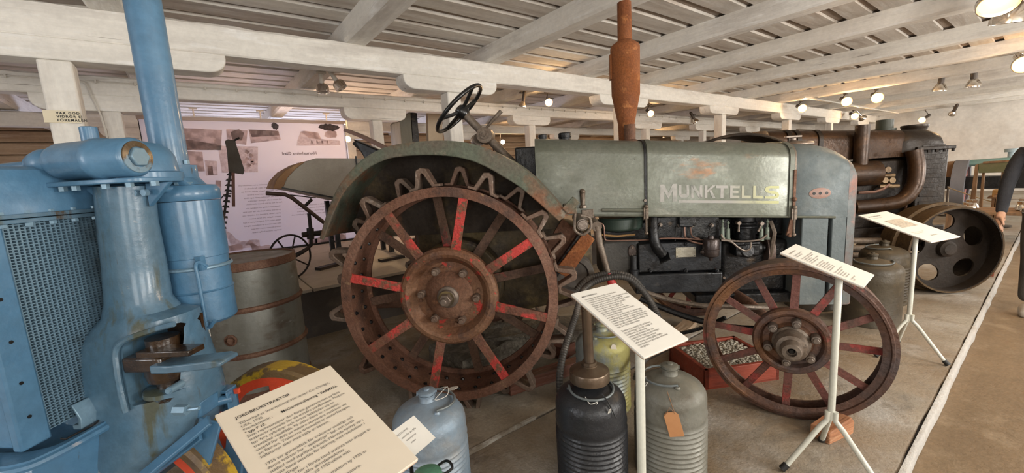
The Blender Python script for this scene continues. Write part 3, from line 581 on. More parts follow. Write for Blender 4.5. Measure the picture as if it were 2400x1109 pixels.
# far-side fender (simple mirror copy, sees little)
A = [(p[0],0.79,p[2]) for p in FP[::3]]; B = [(p[0],0.40,p[2]) for p in FP[::3]]
MB().sheet(B, A, 0.008).build('fender_top', fender, TR, ang=60)
# ---- rear wheels
def rear_wheel(sy, detail=True):
    w = empty('rear_wheel', (0, sy*0.80, 0.69), 0.0, TR)
    if sy > 0: w.rotation_euler = (0,0,PI)
    # local: face at y=0, wheel body extends to +y (width .30)
    R = 0.620; WD = 0.30
    def B(mb, name, m, **k): return mb.build(name, m, w, **k)
    B(MB().lathe((0,0,0),(0,1,0),[(R,0.0),(R,0.018),(R-0.012,0.020),(R-0.012,WD-0.020),(R,WD-0.018),(R,WD),(R-0.052,WD),(R-0.052,WD-0.014),(R-0.024,WD-0.016),(R-0.024,0.016),(R-0.052,0.014),(R-0.052,0.0)],96,closed=True), 'rim', rustrim, ang=30)
    s = MB()
    for k in range(36):
        a = 2*PI*k/36
        for yy in (0.09, 0.21): s.cyl(((R-0.024)*math.cos(a),yy,(R-0.024)*math.sin(a)),((R-0.034)*math.cos(a),yy,(R-0.034)*math.sin(a)),0.013,0.009,8)
    B(s, 'rim_rivets', eng)['kind'] = 'stuff'
    # hub: shallow dish with raised outer ring
    B(MB().lathe((0,0,0),(0,1,0),[(0.001,0.050),(0.115,0.050),(0.125,0.062),(0.195,0.066),(0.215,0.040),(0.228,0.020),(0.245,0.012),(0.268,0.016),(0.283,0.030),(0.287,0.055),(0.280,0.075),(0.20,0.085),(0.12,0.10),(0.11,0.24),(0.001,0.24)],72), 'hub_disc', redhub, ang=30)
    B(MB().lathe((0,0,0),(0,1,0),[(0.001,0.018),(0.085,0.022),(0.122,0.034),(0.140,0.050)],48,cap=False), 'hub_cap', rust, ang=30)
    B(MB().lathe((0,0,0),(0,-1,0),[(0.065,-0.03),(0.062,-0.012),(0.048,-0.004),(0.046,0.016),(0.040,0.018)],32).cyl((0,-0.016,0),(0,-0.060,0),0.038,0.035,6).cyl((0,-0.060,0),(0,-0.09,0),0.021,0.018,14), 'axle_nut', steel, bevel=0.003)
    for k in range(6):
        a = PI/3*k + 0.95; c = (0.158*math.cos(a), 0.062, 0.158*math.sin(a))
        B(MB().cyl(c,(c[0],0.022,c[2]),0.024,0.021,16).cyl((c[0],0.022,c[2]),(c[0],0.000,c[2]),0.015,0.014,6), 'hub_bolt', lugm, bevel=0.002)
    for k in range(4):
        a = PI/2*k + 0.15; c = (0.172*math.cos(a), 0.062, 0.172*math.sin(a)); B(MB().cyl(c,(c[0],0.048,c[2]),0.011,0.009,10), 'rivet', rust)
    s = MB().cyl((0,0.22,0),(0,WD-0.03,0),0.19,0.19,48); B(s, 'inner_hub_disc', rust)
    for k in range(8):
        a = math.radians(76.5-45*k); e = Vector((math.cos(a),0,math.sin(a)))
        B(MB().loft([[ (e*r + Vector((-e.z,0,e.x))*sd*wd + Vector((0,yy,0)))[:] for sd,yy in ((-1,y0),(1,y0),(1,y0+0.014),(-1,y0+0.014))] for r,wd,y0 in ((0.262,0.030,0.030),(0.30,0.027,0.016),(0.45,0.025,0.010),(0.585,0.026,0.004))]), 'spoke', redrust, bevel=0.002)
        a += math.radians(22.5); e = Vector((math.cos(a),0,math.sin(a)))
        B(MB().loft([[ (e*r + Vector((-e.z,0,e.x))*sd*wd + Vector((0,yy,0)))[:] for sd,yy in ((-1,y0),(1,y0),(1,y0+0.014),(-1,y0+0.014))] for r,wd,y0 in ((0.17,0.030,0.25),(0.30,0.028,0.265),(0.45,0.027,0.275),(0.585,0.028,0.282))]), 'spoke', redrust2, bevel=0.002)
    # lugs : bent strap forming an upside-down V with feet, two staggered rows
    for row, (yc, off) in enumerate(((0.075, 8), (0.215, -7))):
        for k in range(12):
            a = math.radians(off + 30*k)
            if sy > 0 and not (0 < math.degrees(a) % 360 < 180): pass
            er = Vector((math.cos(a),0,math.sin(a))); et = Vector((-er.z,0,er.x)); r0 = R-0.006
            prof = [(-0.092,0.003),(-0.044,0.006),(-0.010,0.086),(-0.003,0.092),(0.006,0.086),(0.034,0.006),(0.086,0.003)]
            th = [(-0.092,0.018),(-0.060,0.022),(-0.030,0.112),(-0.003,0.122),(0.026,0.112),(0.052,0.022),(0.086,0.018)]
            secs = []
            for (p, q_) in zip(prof, th):
                hw = 0.040
                secs.append([(er*(r0+p[1]) + et*p[0] + Vector((0,yc-hw,0)))[:],(er*(r0+p[1]) + et*p[0] + Vector((0,yc+hw,0)))[:],(er*(r0+q_[1]) + et*q_[0] + Vector((0,yc+hw,0)))[:],(er*(r0+q_[1]) + et*q_[0] + Vector((0,yc-hw,0)))[:]])
            B(MB().loft(secs), 'spade_lug', lugm, bevel=0.004)
    return w
rustrim = mat('rim_rust', (0.165,0.075,0.045), [((0.235,0.125,0.085),2.6,0.56,0.10), ((0.095,0.05,0.035),5.0,0.58,0.06), ((0.38,0.06,0.045),2.2,0.685,0.03), ((0.38,0.24,0.13),9,0.68,0.04)], 0.66, 0.2, 0.4, 45)
redhub = mat('hub_rust_red_flecks', (0.165,0.075,0.038), [((0.235,0.125,0.07),3.0,0.56,0.10), ((0.12,0.065,0.045),6.5,0.58,0.05), ((0.46,0.05,0.035),14,0.625,0.012)], 0.62, 0.2, 0.35, 45)
redrust2 = mat('inner_spoke_rust', (0.15,0.085,0.055), [((0.40,0.06,0.05),4.5,0.64,0.02), ((0.09,0.05,0.035),7,0.56,0.05)], 0.7, 0.1, 0.4, 50)
rear_wheel(-1); rear_wheel(1)
# ---- engine side (near face of the engine at y = -.22 ... -.10)
E = thing  # noqa
s = MB(); boxpx(s, (1.173,-0.200,0.645), (1.711,-0.200,0.843), 0.40); s.build('crankcase_cover', engs, TR, bevel=0.008)
s = MB(); boxpx(s, (1.149,-0.215,0.500), (1.716,-0.215,0.634), 0.43); s.build('sump', engs, TR, bevel=0.01)
s = MB(); boxpx(s, (0.934,-0.170,0.601), (1.186,-0.170,0.868), 0.36); s.build('flywheel_housing', mat('housing_grey', (0.075,0.07,0.062), [((0.05,0.05,0.05),3,0.6,0.1)], 0.5, 0.3), TR, bevel=0.02)
s = MB(); boxpx(s, (1.300,-0.160,0.849), (1.713,-0.160,1.020), 0.32); s.build('cylinder_block', eng, TR, bevel=0.012)
s = MB(); boxpx(s, (1.737,-0.120,0.453), (2.174,-0.120,0.821), 0.28); s.build('front_crankcase', eng, TR, bevel=0.03)
s = MB(); boxpx(s, (0.955,-0.050,0.834), (2.260,-0.050,0.982), 0.25); s.build('engine_core', eng, TR, bevel=0.02)
a = (1.895,-0.170,0.998); b = (1.899,-0.170,0.807)
MB().lathe((a[0],-0.10,b[2]),(0,0,1),[(0.085,-0.02),(0.085,0.0),(0.066,0.012),(0.066,0.10),(0.074,0.105),(0.074,0.115),(0.066,0.12),(0.074,0.13),(0.074,0.14),(0.066,0.145),(0.066,0.20)],32).build('front_cylinder', eng, TR, ang=30)
# drum under the rear bonnet
a = (0.941,-0.160,1.024); b = (1.228,-0.160,0.943)
MB().lathe(((a[0]+b[0])/2,-0.02,b[2]-0.012),(0,0,1),[(0.08,-0.02),(0.150,0.0),(0.158,0.012),(0.158,0.075),(0.15,0.085)],36).build('air_filter_drum', mat('dark_green_enamel', (0.05,0.075,0.06), rough=0.3, bump=0.05), TR, ang=30)
MB().tube([(a[0]+0.0,-0.15,b[2]-0.035),(a[0]+0.10,-0.17,b[2]-0.045),(a[0]+0.22,-0.16,b[2]-0.04)],0.007,8).build('filter_bracket', mat('ochre_metal', (0.42,0.24,0.09), rough=0.5, bump=0.1), TR)
# thick exhaust elbow
p1 = (1.265,-0.220,1.032); p2 = (1.257,-0.260,0.927); p3 = (1.270,-0.270,0.844); p4 = (1.316,-0.250,0.775)
MB().tube(smoothpath([p1,p2,p3,p4],8), 0.033, 18).build('exhaust_elbow', eng, TR)
p4 = Vector(p4); MB().lathe(p4+Vector((0.012,0.0,-0.018)), Vector((0.55,0.35,-0.75)), [(0.05,0),(0.05,0.010)],4).build('elbow_flange', eng, TR)
# small lubricator, filter cup, name plate, magneto, pulley
a = (1.619,-0.260,0.807)
MB().lathe((a[0],-0.26,a[2]-0.05),(0,0,1),[(0.001,-0.035),(0.010,-0.03),(0.014,-0.012),(0.046,0.0),(0.050,0.01),(0.050,0.036),(0.054,0.038),(0.054,0.046),(0.050,0.048),(0.050,0.105),(0.046,0.112),(0.02,0.116),(0.018,0.13),(0.001,0.132)],30).sph((a[0]-0.055,-0.27,a[2]-0.022),0.014,10).build('fuel_filter_cup', mat('filter_brown_black', (0.055,0.04,0.035), rough=0.35, metal=0.4, bump=0.1), TR, ang=30)
pa = (1.416,-0.204,0.742); pb = (1.545,-0.204,0.809)
MB().b2((pa[0],-0.2035,pa[2]),(pb[0],-0.201,pb[2])).build('maker_plate', mat('aluminium_plate', (0.50,0.47,0.38), [((0.35,0.30,0.2),10,0.62,0.08)], 0.4, 0.3), TR, bevel=0.003)
for dx in (pa[0]+0.008,pb[0]-0.008):
    for dz in (pa[2]+0.007,pb[2]-0.007): MB().cyl((dx,-0.2034,dz),(dx,-0.206,dz),0.003,n=8).build('plate_rivet', eng, TR)
s = MB(); a = (1.793,-0.200,0.737); b = (1.941,-0.200,0.810); s.b2((a[0],-0.22,a[2]),(b[0],-0.05,b[2])); s.lathe((b[0]-0.02,-0.14,(a[2]+b[2])/2),(1,0,0),[(0.052,0),(0.055,0.02),(0.04,0.06),(0.022,0.065),(0.022,0.09)],20); s.cyl(((a[0]+b[0])/2,-0.14,a[2]+.02),((a[0]+b[0])/2,-0.225,a[2]+0.035),0.045,n=20)
s.build('magneto', eng, TR, bevel=0.008)
s = MB(); s.box((a[0]+0.07,-0.16,b[2]+0.01),(0.16,0.12,0.015)); s.build('magneto_bracket', eng, TR, bevel=0.003)
a = (2.043,-0.150,0.740)
MB().lathe((a[0]-0.03,-0.04,a[2]),(1,0,0),[(0.05,0),(0.135,0.005),(0.15,0.0),(0.15,0.045),(0.138,0.045),(0.13,0.02),(0.05,0.02)],44).build('fan_pulley', mat('pulley_brown', (0.12,0.08,0.065), rough=0.5, metal=0.3, bump=0.2), TR, ang=30)
MB().tube([(a[0]-0.015,-0.18,a[2]-0.02),(2.042,-0.190,0.881),(2.028,-0.160,0.953)],0.014,6).build('fan_belt', oldst, TR)
MB().bar((2.152,-0.220,1.058),(2.113,-0.220,0.862),0.03,0.012,(0,1,0)).sph((2.116,-0.225,0.863),0.014,8).build('support_strap', rust, TR)
# priming cocks and sight glasses along the front cylinder
brass = mat('dull_brass', (0.42,0.31,0.17), rough=0.35, metal=0.7, bump=0.05)
greeng = mat('greenish_fitting', (0.16,0.19,0.15), rough=0.3, metal=0.3, bump=0.05)
for px_, m_ in ((1693,greeng),(1705,brass),(1782,brass),(1798,greeng)):
    pass
for c in ((1.709,-0.210,0.899),(1.744,-0.210,0.889),(1.951,-0.210,0.879),(1.987,-0.210,0.886)):
    MB().cyl((c[0],-0.21,c[2]-0.035),(c[0],-0.21,c[2]+0.035),0.014,0.012,12).cyl((c[0],-0.21,c[2]+0.035),(c[0],-0.21,c[2]+0.085),0.006,n=8).sph((c[0],-0.21,c[2]+0.07),0.011,8).cyl((c[0],-0.21,c[2]-0.045),(c[0],-0.21,c[2]-0.03),0.018,n=12).build('priming_cock', greeng, TR)
for c, e in (((1.799,-0.240,0.960),(1.797,-0.240,0.905)),((1.939,-0.240,0.950),(1.917,-0.240,0.899))):
    c = Vector(c); e = Vector(e); MB().cyl(c+Vector((0,0.03,0)),c-Vector((0,0.006,0)),0.012,n=14).tube([c,e],0.005,8,rf=lambda t:0.004+0.003*t).build('cock_handle', steel, TR)
for px_ in ((1546,526),(1591,527),(1620,527),(1667,528)):
    pass
for c in ((1.325,-0.165,0.962),(1.450,-0.165,0.954),(1.530,-0.165,0.950),(1.655,-0.165,0.944)):
    MB().cyl((c[0],-0.16,c[2]),(c[0],-0.178,c[2]),0.016,0.014,14).cyl((c[0],-0.178,c[2]),(c[0],-0.192,c[2]),0.010,n=6).build('block_plug', steel, TR, bevel=0.002)
for c in ((1.248,-0.205,0.661),(1.479,-0.205,0.652),(1.677,-0.205,0.644),(1.482,-0.205,0.832)):
    MB().cyl((c[0],-0.20,c[2]),(c[0],-0.222,c[2]),0.014,0.012,12).cyl((c[0],-0.222,c[2]),(c[0],-0.234,c[2]),0.008,n=6).build('cover_bolt', engs, TR, bevel=0.002)
for c in ((1.744,-0.160,0.581),(1.723,-0.160,0.519),(1.203,-0.285,1.140)):
    MB().cyl((c[0],c[1]+0.03,c[2]),(c[0],c[1]-0.006,c[2]),0.009,n=8).build('bolt', steel, TR)
# pipes
def pipe(name, pts, r, m, k=6): return MB().tube(smoothpath(pts, k), r, 8).build(name, m, TR)
pipe('fuel_pipe', [(0.887,-0.240,1.047),(0.895,-0.240,1.012),(0.941,-0.240,0.987),(0.947,-0.240,0.904),(0.969,-0.240,0.883),(1.066,-0.240,0.879),(1.205,-0.235,0.875),(1.342,-0.235,0.880),(1.477,-0.235,0.871),(1.600,-0.230,0.856)], 0.0055, copper)
pipe('fuel_pipe', [(1.478,-0.180,0.948),(1.477,-0.200,0.880),(1.501,-0.230,0.855),(1.555,-0.245,0.838),(1.582,-0.260,0.837)], 0.0065, copper)
pipe('fuel_pipe', [(1.516,-0.180,0.946),(1.518,-0.210,0.885),(1.560,-0.230,0.866)], 0.005, copper)
pipe('fuel_pipe', [(1.686,-0.250,0.855),(1.744,-0.250,0.844),(1.792,-0.250,0.803),(1.835,-0.250,0.779),(1.866,-0.250,0.794),(1.875,-0.240,0.831)], 0.0065, steel)
pipe('fuel_pipe', [(1.695,-0.225,0.888),(1.720,-0.230,0.854),(1.826,-0.230,0.838),(1.931,-0.230,0.844),(1.980,-0.225,0.874)], 0.006, steel)
pipe('ignition_lead', [(1.320,-0.185,0.965),(1.302,-0.200,0.916),(1.304,-0.200,0.864)], 0.004, rubber)
pipe('ignition_lead', [(1.430,-0.165,0.949),(1.415,-0.200,0.897),(1.412,-0.200,0.854)], 0.004, rubber)
pipe('ignition_lead', [(1.646,-0.190,0.947),(1.629,-0.200,0.901),(1.622,-0.220,0.862)], 0.004, rubber)
# manifold boxes under the bonnet
MB().b2(((1.439,-0.200,1.018)[0],-0.2,(1.439,-0.200,1.018)[2]-0.07),((1.548,-0.200,1.012)[0],-0.12,(1.439,-0.200,1.018)[2])).build('carburettor', eng, TR, bevel=0.008)
MB().tube([(1.442,-0.190,0.957),(1.524,-0.190,0.953)],0.012,10).build('carburettor_flange', engs, TR)
# oval inspection cover, oil cups
a = (1.137,-0.180,0.790); s = MB().lathe((0,0,0),(0,-1,0),[(0.045,0),(0.045,0.010),(0.038,0.014)],24); s.v = [(a[0]+p[0]*0.62,-0.17+p[1],a[2]+p[2]) for p in s.v]
o = s.build('inspection_cover', mat('cover_brown', (0.10,0.075,0.065), rough=0.45, metal=0.3, bump=0.2), TR)
for dz in (0.028,-0.028): MB().cyl((a[0],-0.183,a[2]+dz),(a[0],-0.192,a[2]+dz),0.008,n=6).build('cover_nut', steel, o)
a = (1.142,-0.200,0.646)
MB().lathe((a[0],-0.20,a[2]-0.04),(0,0,1),[(0.028,0),(0.028,0.05),(0.032,0.052),(0.032,0.06),(0.022,0.066),(0.02,0.10),(0.02,0.16)],20).build('oil_filler', engs, TR)
# levers at the clutch, arm with red foot
a = Vector((0.777,-0.620,1.045)); b = Vector((0.737,-0.620,1.138))
MB().cyl(a+Vector((0,0.42,0)), a, 0.036,0.036,24).cyl(a, a-Vector((0,0.012,0)),0.028,n=20).build('pivot_shaft', steel, TR, bevel=0.003)
MB().tube(smoothpath([b+Vector((-0.02,0,0.03)), b+Vector((0.0,-0.02,0.0)), a+Vector((-0.045,-0.01,0.02)), a+Vector((-0.042,-0.01,-0.03)), a+Vector((0.0,-0.01,-0.055)), a+Vector((0.045,-0.01,-0.02)), a+Vector((0.04,-0.01,0.04)), a+Vector((-0.01,-0.01,0.055))],5),0.008,8).build('pivot_strap', oldst, TR)
a = (0.869,-0.500,1.018); b = (0.930,-0.500,0.727)
MB().cyl((a[0],-0.52,a[2]),(a[0],-0.30,a[2]),0.030,n=20).tube([a,(0.884,-0.500,0.914),b],0.02,12,rf=lambda t:0.024-0.008*t).build('clutch_arm', oldst, TR)
a = b; b = (0.958,-0.500,0.640)
MB().tube([a,b],0.02,10,rf=lambda t:0.018+0.012*t).build('clutch_foot', redp, TR)
def pp(pts, a, b, name, m, **k): return MB().prism([(p[0],p[2]) for p in pts], a, b).build(name, m, TR, **k)
pp([(0.795,-0.520,0.991),(0.854,-0.520,0.942),(0.688,-0.520,0.709),(0.607,-0.520,0.760)], -0.53, -0.50, 'channel_beam', orust, bevel=0.004)
pp([(0.670,-0.400,1.064),(0.778,-0.400,0.969),(0.608,-0.400,0.731),(0.509,-0.400,0.830)], -0.42, -0.39, 'channel_beam', rust, bevel=0.004)
pp([(0.774,-0.460,0.986),(0.802,-0.460,0.969),(0.614,-0.460,0.702),(0.580,-0.460,0.730)], -0.50, -0.42, 'channel_web', eng)
a = (0.728,-0.400,0.696)
MB().lathe((a[0],-0.42,a[2]),(0,1,0),[(0.001,0.04),(0.05,0.03),(0.085,0.03),(0.095,0.0),(0.125,0.0),(0.13,0.01),(0.13,0.13),(0.12,0.14),(0.001,0.14)],40).cyl((a[0]+0.01,-0.385,a[2]+0.01),(a[0]+0.01,-0.40,a[2]+0.01),0.018,n=14).build('belt_pulley', mat('pulley_grey_brown', (0.16,0.14,0.12), [((0.08,0.07,0.065),4,0.58,0.1)], 0.5, 0.4), TR, ang=30)
# bonnet catch
a = (0.808,-0.300,1.162)
MB().b2((0.80,-0.29,1.03),(0.875,-0.275,1.10)).cyl((a[0],-0.30,a[2]-0.03),(a[0],-0.30,a[2]+0.055),0.014,0.018,12).sph((a[0],-0.30,a[2]+0.055),0.02,10).cyl((a[0],-0.30,a[2]-0.05),(a[0],-0.30,a[2]-0.03),0.024,n=6).build('bonnet_catch', oldst, TR, bevel=0.002)
# front axle, steering rods, frame
MB().b2((1.55,-0.18,0.40),(2.45,0.18,0.47)).build('front_frame', eng, TR, bevel=0.01)
MB().tube([(1.84,-0.66,0.40),(1.84,-0.3,0.44),(1.84,0.3,0.44),(1.84,0.66,0.40)],0.04,12).build('front_axle', rust, TR)
pipe('steering_rod', [(1.160,-0.300,0.554),(1.309,-0.350,0.507),(1.497,-0.420,0.479),(1.638,-0.450,0.479),(1.887,-0.450,0.461)], 0.016, oldst, 5)
pipe('radius_rod', [(1.180,-0.200,0.465),(1.431,-0.300,0.372),(1.652,-0.420,0.338),(1.841,-0.500,0.345)], 0.02, eng, 5)
pipe('radius_rod', [(1.375,-0.100,0.143),(1.575,-0.200,0.241),(1.700,-0.300,0.350)], 0.014, eng, 5)
# ---- front wheels
def spoke_wheel(parent, loc, zr, R, WD, hubr, nsp, phase, mrim, mspk, mhub, hub=True, name='front_wheel', flange=0.0):
    w = empty(name, loc, zr, parent)
    B = lambda mb, nm, m, **k: mb.build(nm, m, w, **k)
    B(MB().lathe((0,0,0),(0,1,0),[(R,0.0),(R,WD),(R-0.045,WD),(R-0.045,WD-0.012),(R-0.014,WD-0.014),(R-0.014,WD*0.5+0.012),(R-0.020,WD*0.5),(R-0.014,WD*0.5-0.012),(R-0.014,0.014),(R-0.030,0.010),(R-0.058,0.014),(R-0.062,0.004),(R-0.034,-0.004),(R-0.030,-0.012),(R-0.020,-0.012),(R-0.016,-0.002)],96,closed=True), 'rim', mrim, ang=30)
    if flange: B(MB().lathe((0,0,0),(0,1,0),[(R-0.005,WD*0.5-0.008),(R+flange,WD*0.5-0.006),(R+flange,WD*0.5+0.006),(R-0.005,WD*0.5+0.008)],96,closed=True), 'guide_flange', mrim, ang=30)
    for k in range(nsp):
        a = phase + 2*PI*k/nsp; e = Vector((math.cos(a),0,math.sin(a))); t = Vector((-e.z,0,e.x)); y0 = 0.03 if k%2 == 0 else WD-0.05
        ya = 0.01 if k%2 == 0 else 0.035
        B(MB().loft([[ (e*r + t*sd*wd + Vector((0,yy,0)))[:] for sd,yy in ((-1,y_),(1,y_),(1,y_+0.011),(-1,y_+0.011))] for r,wd,y_ in ((hubr-0.02,0.021,ya),(hubr+0.02,0.019,ya*0.6+y0*0.4),(R-0.05,0.018,y0),(R-0.015,0.020,y0))]), 'spoke', mspk, bevel=0.0015)
    if hub:
        B(MB().lathe((0,0,0),(0,1,0),[(0.001,0.0),(0.085,0.0),(0.10,0.022),(0.128,0.026),(0.140,0.002),(0.150,-0.004),(0.168,-0.002),(0.176,0.010),(0.176,0.045),(0.12,0.055),(0.08,0.06),(0.08,0.13),(0.001,0.13)],64), 'hub_disc', mhub, ang=30)
        B(MB().lathe((0,0,0),(0,-1,0),[(0.086,-0.004),(0.086,0.010),(0.076,0.020),(0.074,0.070),(0.066,0.084),(0.066,0.090),(0.050,0.096),(0.044,0.135),(0.040,0.142),(0.022,0.144),(0.021,0.118),(0.001,0.118)],40), 'hub_cap', oldst, ang=30)
        B(MB().cyl((0,-0.119,0),(0,-0.128,0),0.016,0.010,12), 'grease_plug', bakel)
        for k in range(6):
            a = PI/3*k + 0.35; c = (0.108*math.cos(a), 0.02, 0.108*math.sin(a))
            B(MB().cyl(c,(c[0],-0.030,c[2]),0.023,0.020,16).cyl((c[0],-0.030,c[2]),(c[0],-0.042,c[2]),0.014,n=6), 'hub_bolt', steel, bevel=0.002)
    return w
def to_local(P, o=Vector((1.5798,2.6205,0)), th=-0.7406):
    d = Vector(P) - o; return (d.x*math.cos(th)+d.y*math.sin(th), -d.x*math.sin(th)+d.y*math.cos(th), d.z)
thw = -1.2265 + 0.7406
spoke_wheel(TR, to_local((2.345,0.778,0.410)), thw, 0.42, 0.125, 0.165, 12, math.radians(88), frrim, frspk, frrim)
w2 = spoke_wheel(TR, (1.80,0.72,0.42), thw, 0.42, 0.125, 0.165, 12, math.radians(88), frrim, frspk, frrim, hub=False)
w2.rotation_euler = (0,0,thw)
# ================================================================== blue row-crop tractor (front end)
blue = mat('blue_machine_paint', (0.062,0.165,0.285), [((0.085,0.20,0.325),2.0,0.55,0.10), ((0.06,0.15,0.25),4.0,0.60,0.06), ((0.20,0.27,0.31),11,0.70,0.02), ((0.055,0.04,0.02),5.5,0.70,0.025,(1.6,1.6,0.5))], 0.40, 0.0, 0.12, 22, 0.10, coat=0.3, grain=0.07)
blueg = mat('blue_paint_oil_stained', (0.066,0.155,0.245), [((0.095,0.165,0.225),2.2,0.52,0.10,(1,1,0.5)), ((0.075,0.085,0.06),4.0,0.625,0.035,(1.8,1.8,0.35)), ((0.07,0.045,0.02),6.0,0.67,0.025,(1.6,1.6,0.4)), ((0.26,0.29,0.31),9,0.68,0.02)], 0.36, 0.0, 0.15, 22, 0.12, coat=0.35, grain=0.10)
grease = mat('brown_grease', (0.036,0.019,0.009), [((0.10,0.16,0.20),6,0.60,0.03), ((0.012,0.008,0.006),7,0.56,0.06)], 0.22, 0.0, 0.25, 20, 0.08, coat=0.5)
coreb = mat('radiator_core_blue_grey', (0.15,0.25,0.33), [((0.07,0.10,0.12),5,0.60,0.08)], 0.4, 0.3, 0.1)
bolthead = mat('pale_blue_bolt', (0.17,0.28,0.37), rough=0.3, metal=0.2, bump=0.05)
redw = mat('orange_red_wheel_paint', (0.66,0.075,0.03), [((0.45,0.06,0.03),4,0.62,0.08)], 0.45, 0, 0.1)
yelw = mat('worn_yellow_rim', (0.17,0.11,0.05), [((0.55,0.36,0.03),7.0,0.535,0.02), ((0.10,0.07,0.05),5,0.62,0.06)], 0.5, 0.2, 0.2)
BT = thing('tractor', 'bright blue tractor front with radiator, steering column casting and tall stack at left', 'tractor', (-0.1880,1.8248,0), -0.7406)
def boolcut(o, cutters):
    for c in cutters:
        m = o.modifiers.new('cut','BOOLEAN'); m.operation = 'DIFFERENCE'; m.object = c; m.solver = 'EXACT'
    dg = bpy.context.evaluated_depsgraph_get(); me = bpy.data.meshes.new_from_object(o.evaluated_get(dg))
    mats_ = [m for m in o.data.materials]; o.modifiers.clear(); o.data = me
    me.polygons.foreach_set('use_smooth', [True]*len(me.polygons)); me.set_sharp_from_angle(angle=math.radians(40))
    for c in cutters: bpy.data.objects.remove(c)
    return o
def ssec(xc, yc, z, hx, hy, p=3.0, n=28):
    out = []
    for i in range(n):
        a = 2*PI*i/n; ca, sa = math.cos(a), math.sin(a)
        out.append((xc + hx*math.copysign(abs(ca)**(2/p), ca), yc + hy*math.copysign(abs(sa)**(2/p), sa), z))
    return out
CX0 = 0.018
edges = [ ((-0.059,0.000,1.393),(0.090,0.000,1.385),.070,2.2),((-0.075,0.000,1.278),(0.080,0.000,1.270),.070,2.2),((-0.088,0.000,1.136),(0.082,0.000,1.129),.074,2.2),((-0.101,0.000,1.019),(0.077,0.000,1.013),.078,2.3),((-0.119,0.000,0.967),(0.099,0.000,0.980),.085,2.4),
 ((-0.171,0.000,0.923),(0.164,0.000,0.968),.10,2.6),((-0.235,0.000,0.871),(0.165,0.000,0.900),.115,2.8),((-0.264,0.000,0.793),(0.173,0.000,0.816),.125,3.0),((-0.298,0.000,0.666),(0.186,0.000,0.740),.13,3.2),((-0.330,-0.000,0.551),(0.188,0.000,0.662),.14,3.2),((-0.383,-0.000,0.457),(0.161,0.000,0.575),.16,3.2),((-0.444,0.000,0.366),(0.064,0.000,0.486),.17,3.0),((-0.503,0.000,0.240),(-0.021,0.000,0.385),.17,3.0)]
secs = []
for a, b, hy, p in edges:
    z = (a[2]+b[2])/2; secs.append([( (a[0]+b[0])/2 + (q[0])*abs(b[0]-a[0])/2, q[1]*hy, a[2]*(0.5-q[0]/2)+b[2]*(0.5+q[0]/2)) for q in ssec(0,0,0,1,1,p,36)])
s = MB(); s.loft(secs)
col = s.build('steering_bolster', blueg, BT, ang=60)
o1 = (0.029,-0.120,0.703); o2 = (0.176,-0.120,0.702); o3 = (0.126,-0.120,0.934); o4 = (0.219,-0.120,0.952)
out = [(o1[0],o1[2]),(o2[0]-0.012,o1[2]+0.02),(o2[0]-0.014,o4[2]-0.035),(o4[0]-0.055,o4[2]-0.005),(o3[0]-0.01,o3[2]),(o1[0]-0.004,o3[2]-0.035)]
cutb = MB().prism(out, -0.30, 0.05).build("cut", None, BT, bevel=0.015, seg=4)
boolcut(col, [cutb])
# raised edge bead around the opening
zc = -0.128
rimpts = smoothpath([(o1[0]-0.002,-0.142,o1[2]-0.01),(o1[0]-0.012,-0.135,(o1[2]+o3[2])/2),(o1[0]-0.004,-0.122,o3[2]-0.03),(o3[0],-0.112,o3[2]+0.008),(o4[0]-0.01,-0.108,o4[2]+0.010)],6)
MB().tube(rimpts, 0.009, 8).build('opening_bead', blueg, BT)
gcx = sum(p[0] for p in out)/6; gl = [(gcx+(x_-gcx)*0.96, z_) for x_, z_ in out]; MB().prism(gl, 0.038, 0.049).build('grease_coat', grease, BT)
# spindle stack inside the opening
sx = (o1[0]+o2[0])/2+0.002; zt = o3[2]; zb_ = o1[2]
MB().lathe((sx,-0.055,zb_),(0,0,1),[(0.03,-0.01),(0.062,0.0),(0.064,0.012),(0.052,0.018),(0.050,0.028),(0.038,0.032),(0.036,0.055),(0.055,0.062),(0.060,0.085),(0.060,0.13),(0.035,0.135),(0.034,0.155),(0.045,0.16),(0.045,0.20)],30).build('steering_spindle', grease, BT, ang=35)
MB().lathe((sx,-0.06,zb_+0.014),(0,0,1),[(0.058,0),(0.070,0.004),(0.070,0.018),(0.058,0.022)],30).build('spindle_collar', blueg, BT)
e1 = (0.133,-0.130,0.832); e2 = (0.376,-0.100,0.847)
MB().b2((sx-0.075,-0.13,e1[2]-0.020),(sx+0.055,0.02,e1[2]+0.030)).build('arm_clamp', grease, BT, bevel=0.008)
s = MB().prism([(sx+0.04,e1[2]+0.014),(sx+0.10,e1[2]+0.012),(e2[0]-0.02,e2[2]+0.012),(e2[0],e2[2]+0.006),(e2[0],e2[2]-0.006),(e2[0]-0.05,e2[2]-0.016),(sx+0.09,e1[2]-0.012),(sx+0.04,e1[2]-0.012)], -0.15, -0.075); s.build('steering_arm', blueg, BT, bevel=0.004)
e1 = (0.183,-0.110,0.872); e2 = (0.262,-0.090,0.873)
MB().prism([(sx-0.02,e1[2]+0.010),(e2[0],e2[2]+0.010),(e2[0],e2[2]-0.008),(sx-0.02,e1[2]-0.012)], -0.13, -0.07).build('stop_arm', grease, BT, bevel=0.003)
e1 = (0.190,-0.140,0.759); MB().cyl((e1[0]-0.01,-0.09,e1[2]),(e1[0]-0.01,-0.135,e1[2]),0.012,0.011,14).cyl((e1[0]-0.01,-0.135,e1[2]),(e1[0]-0.01,-0.142,e1[2]),0.008,n=6).build('clamp_bolt', bolthead, BT)
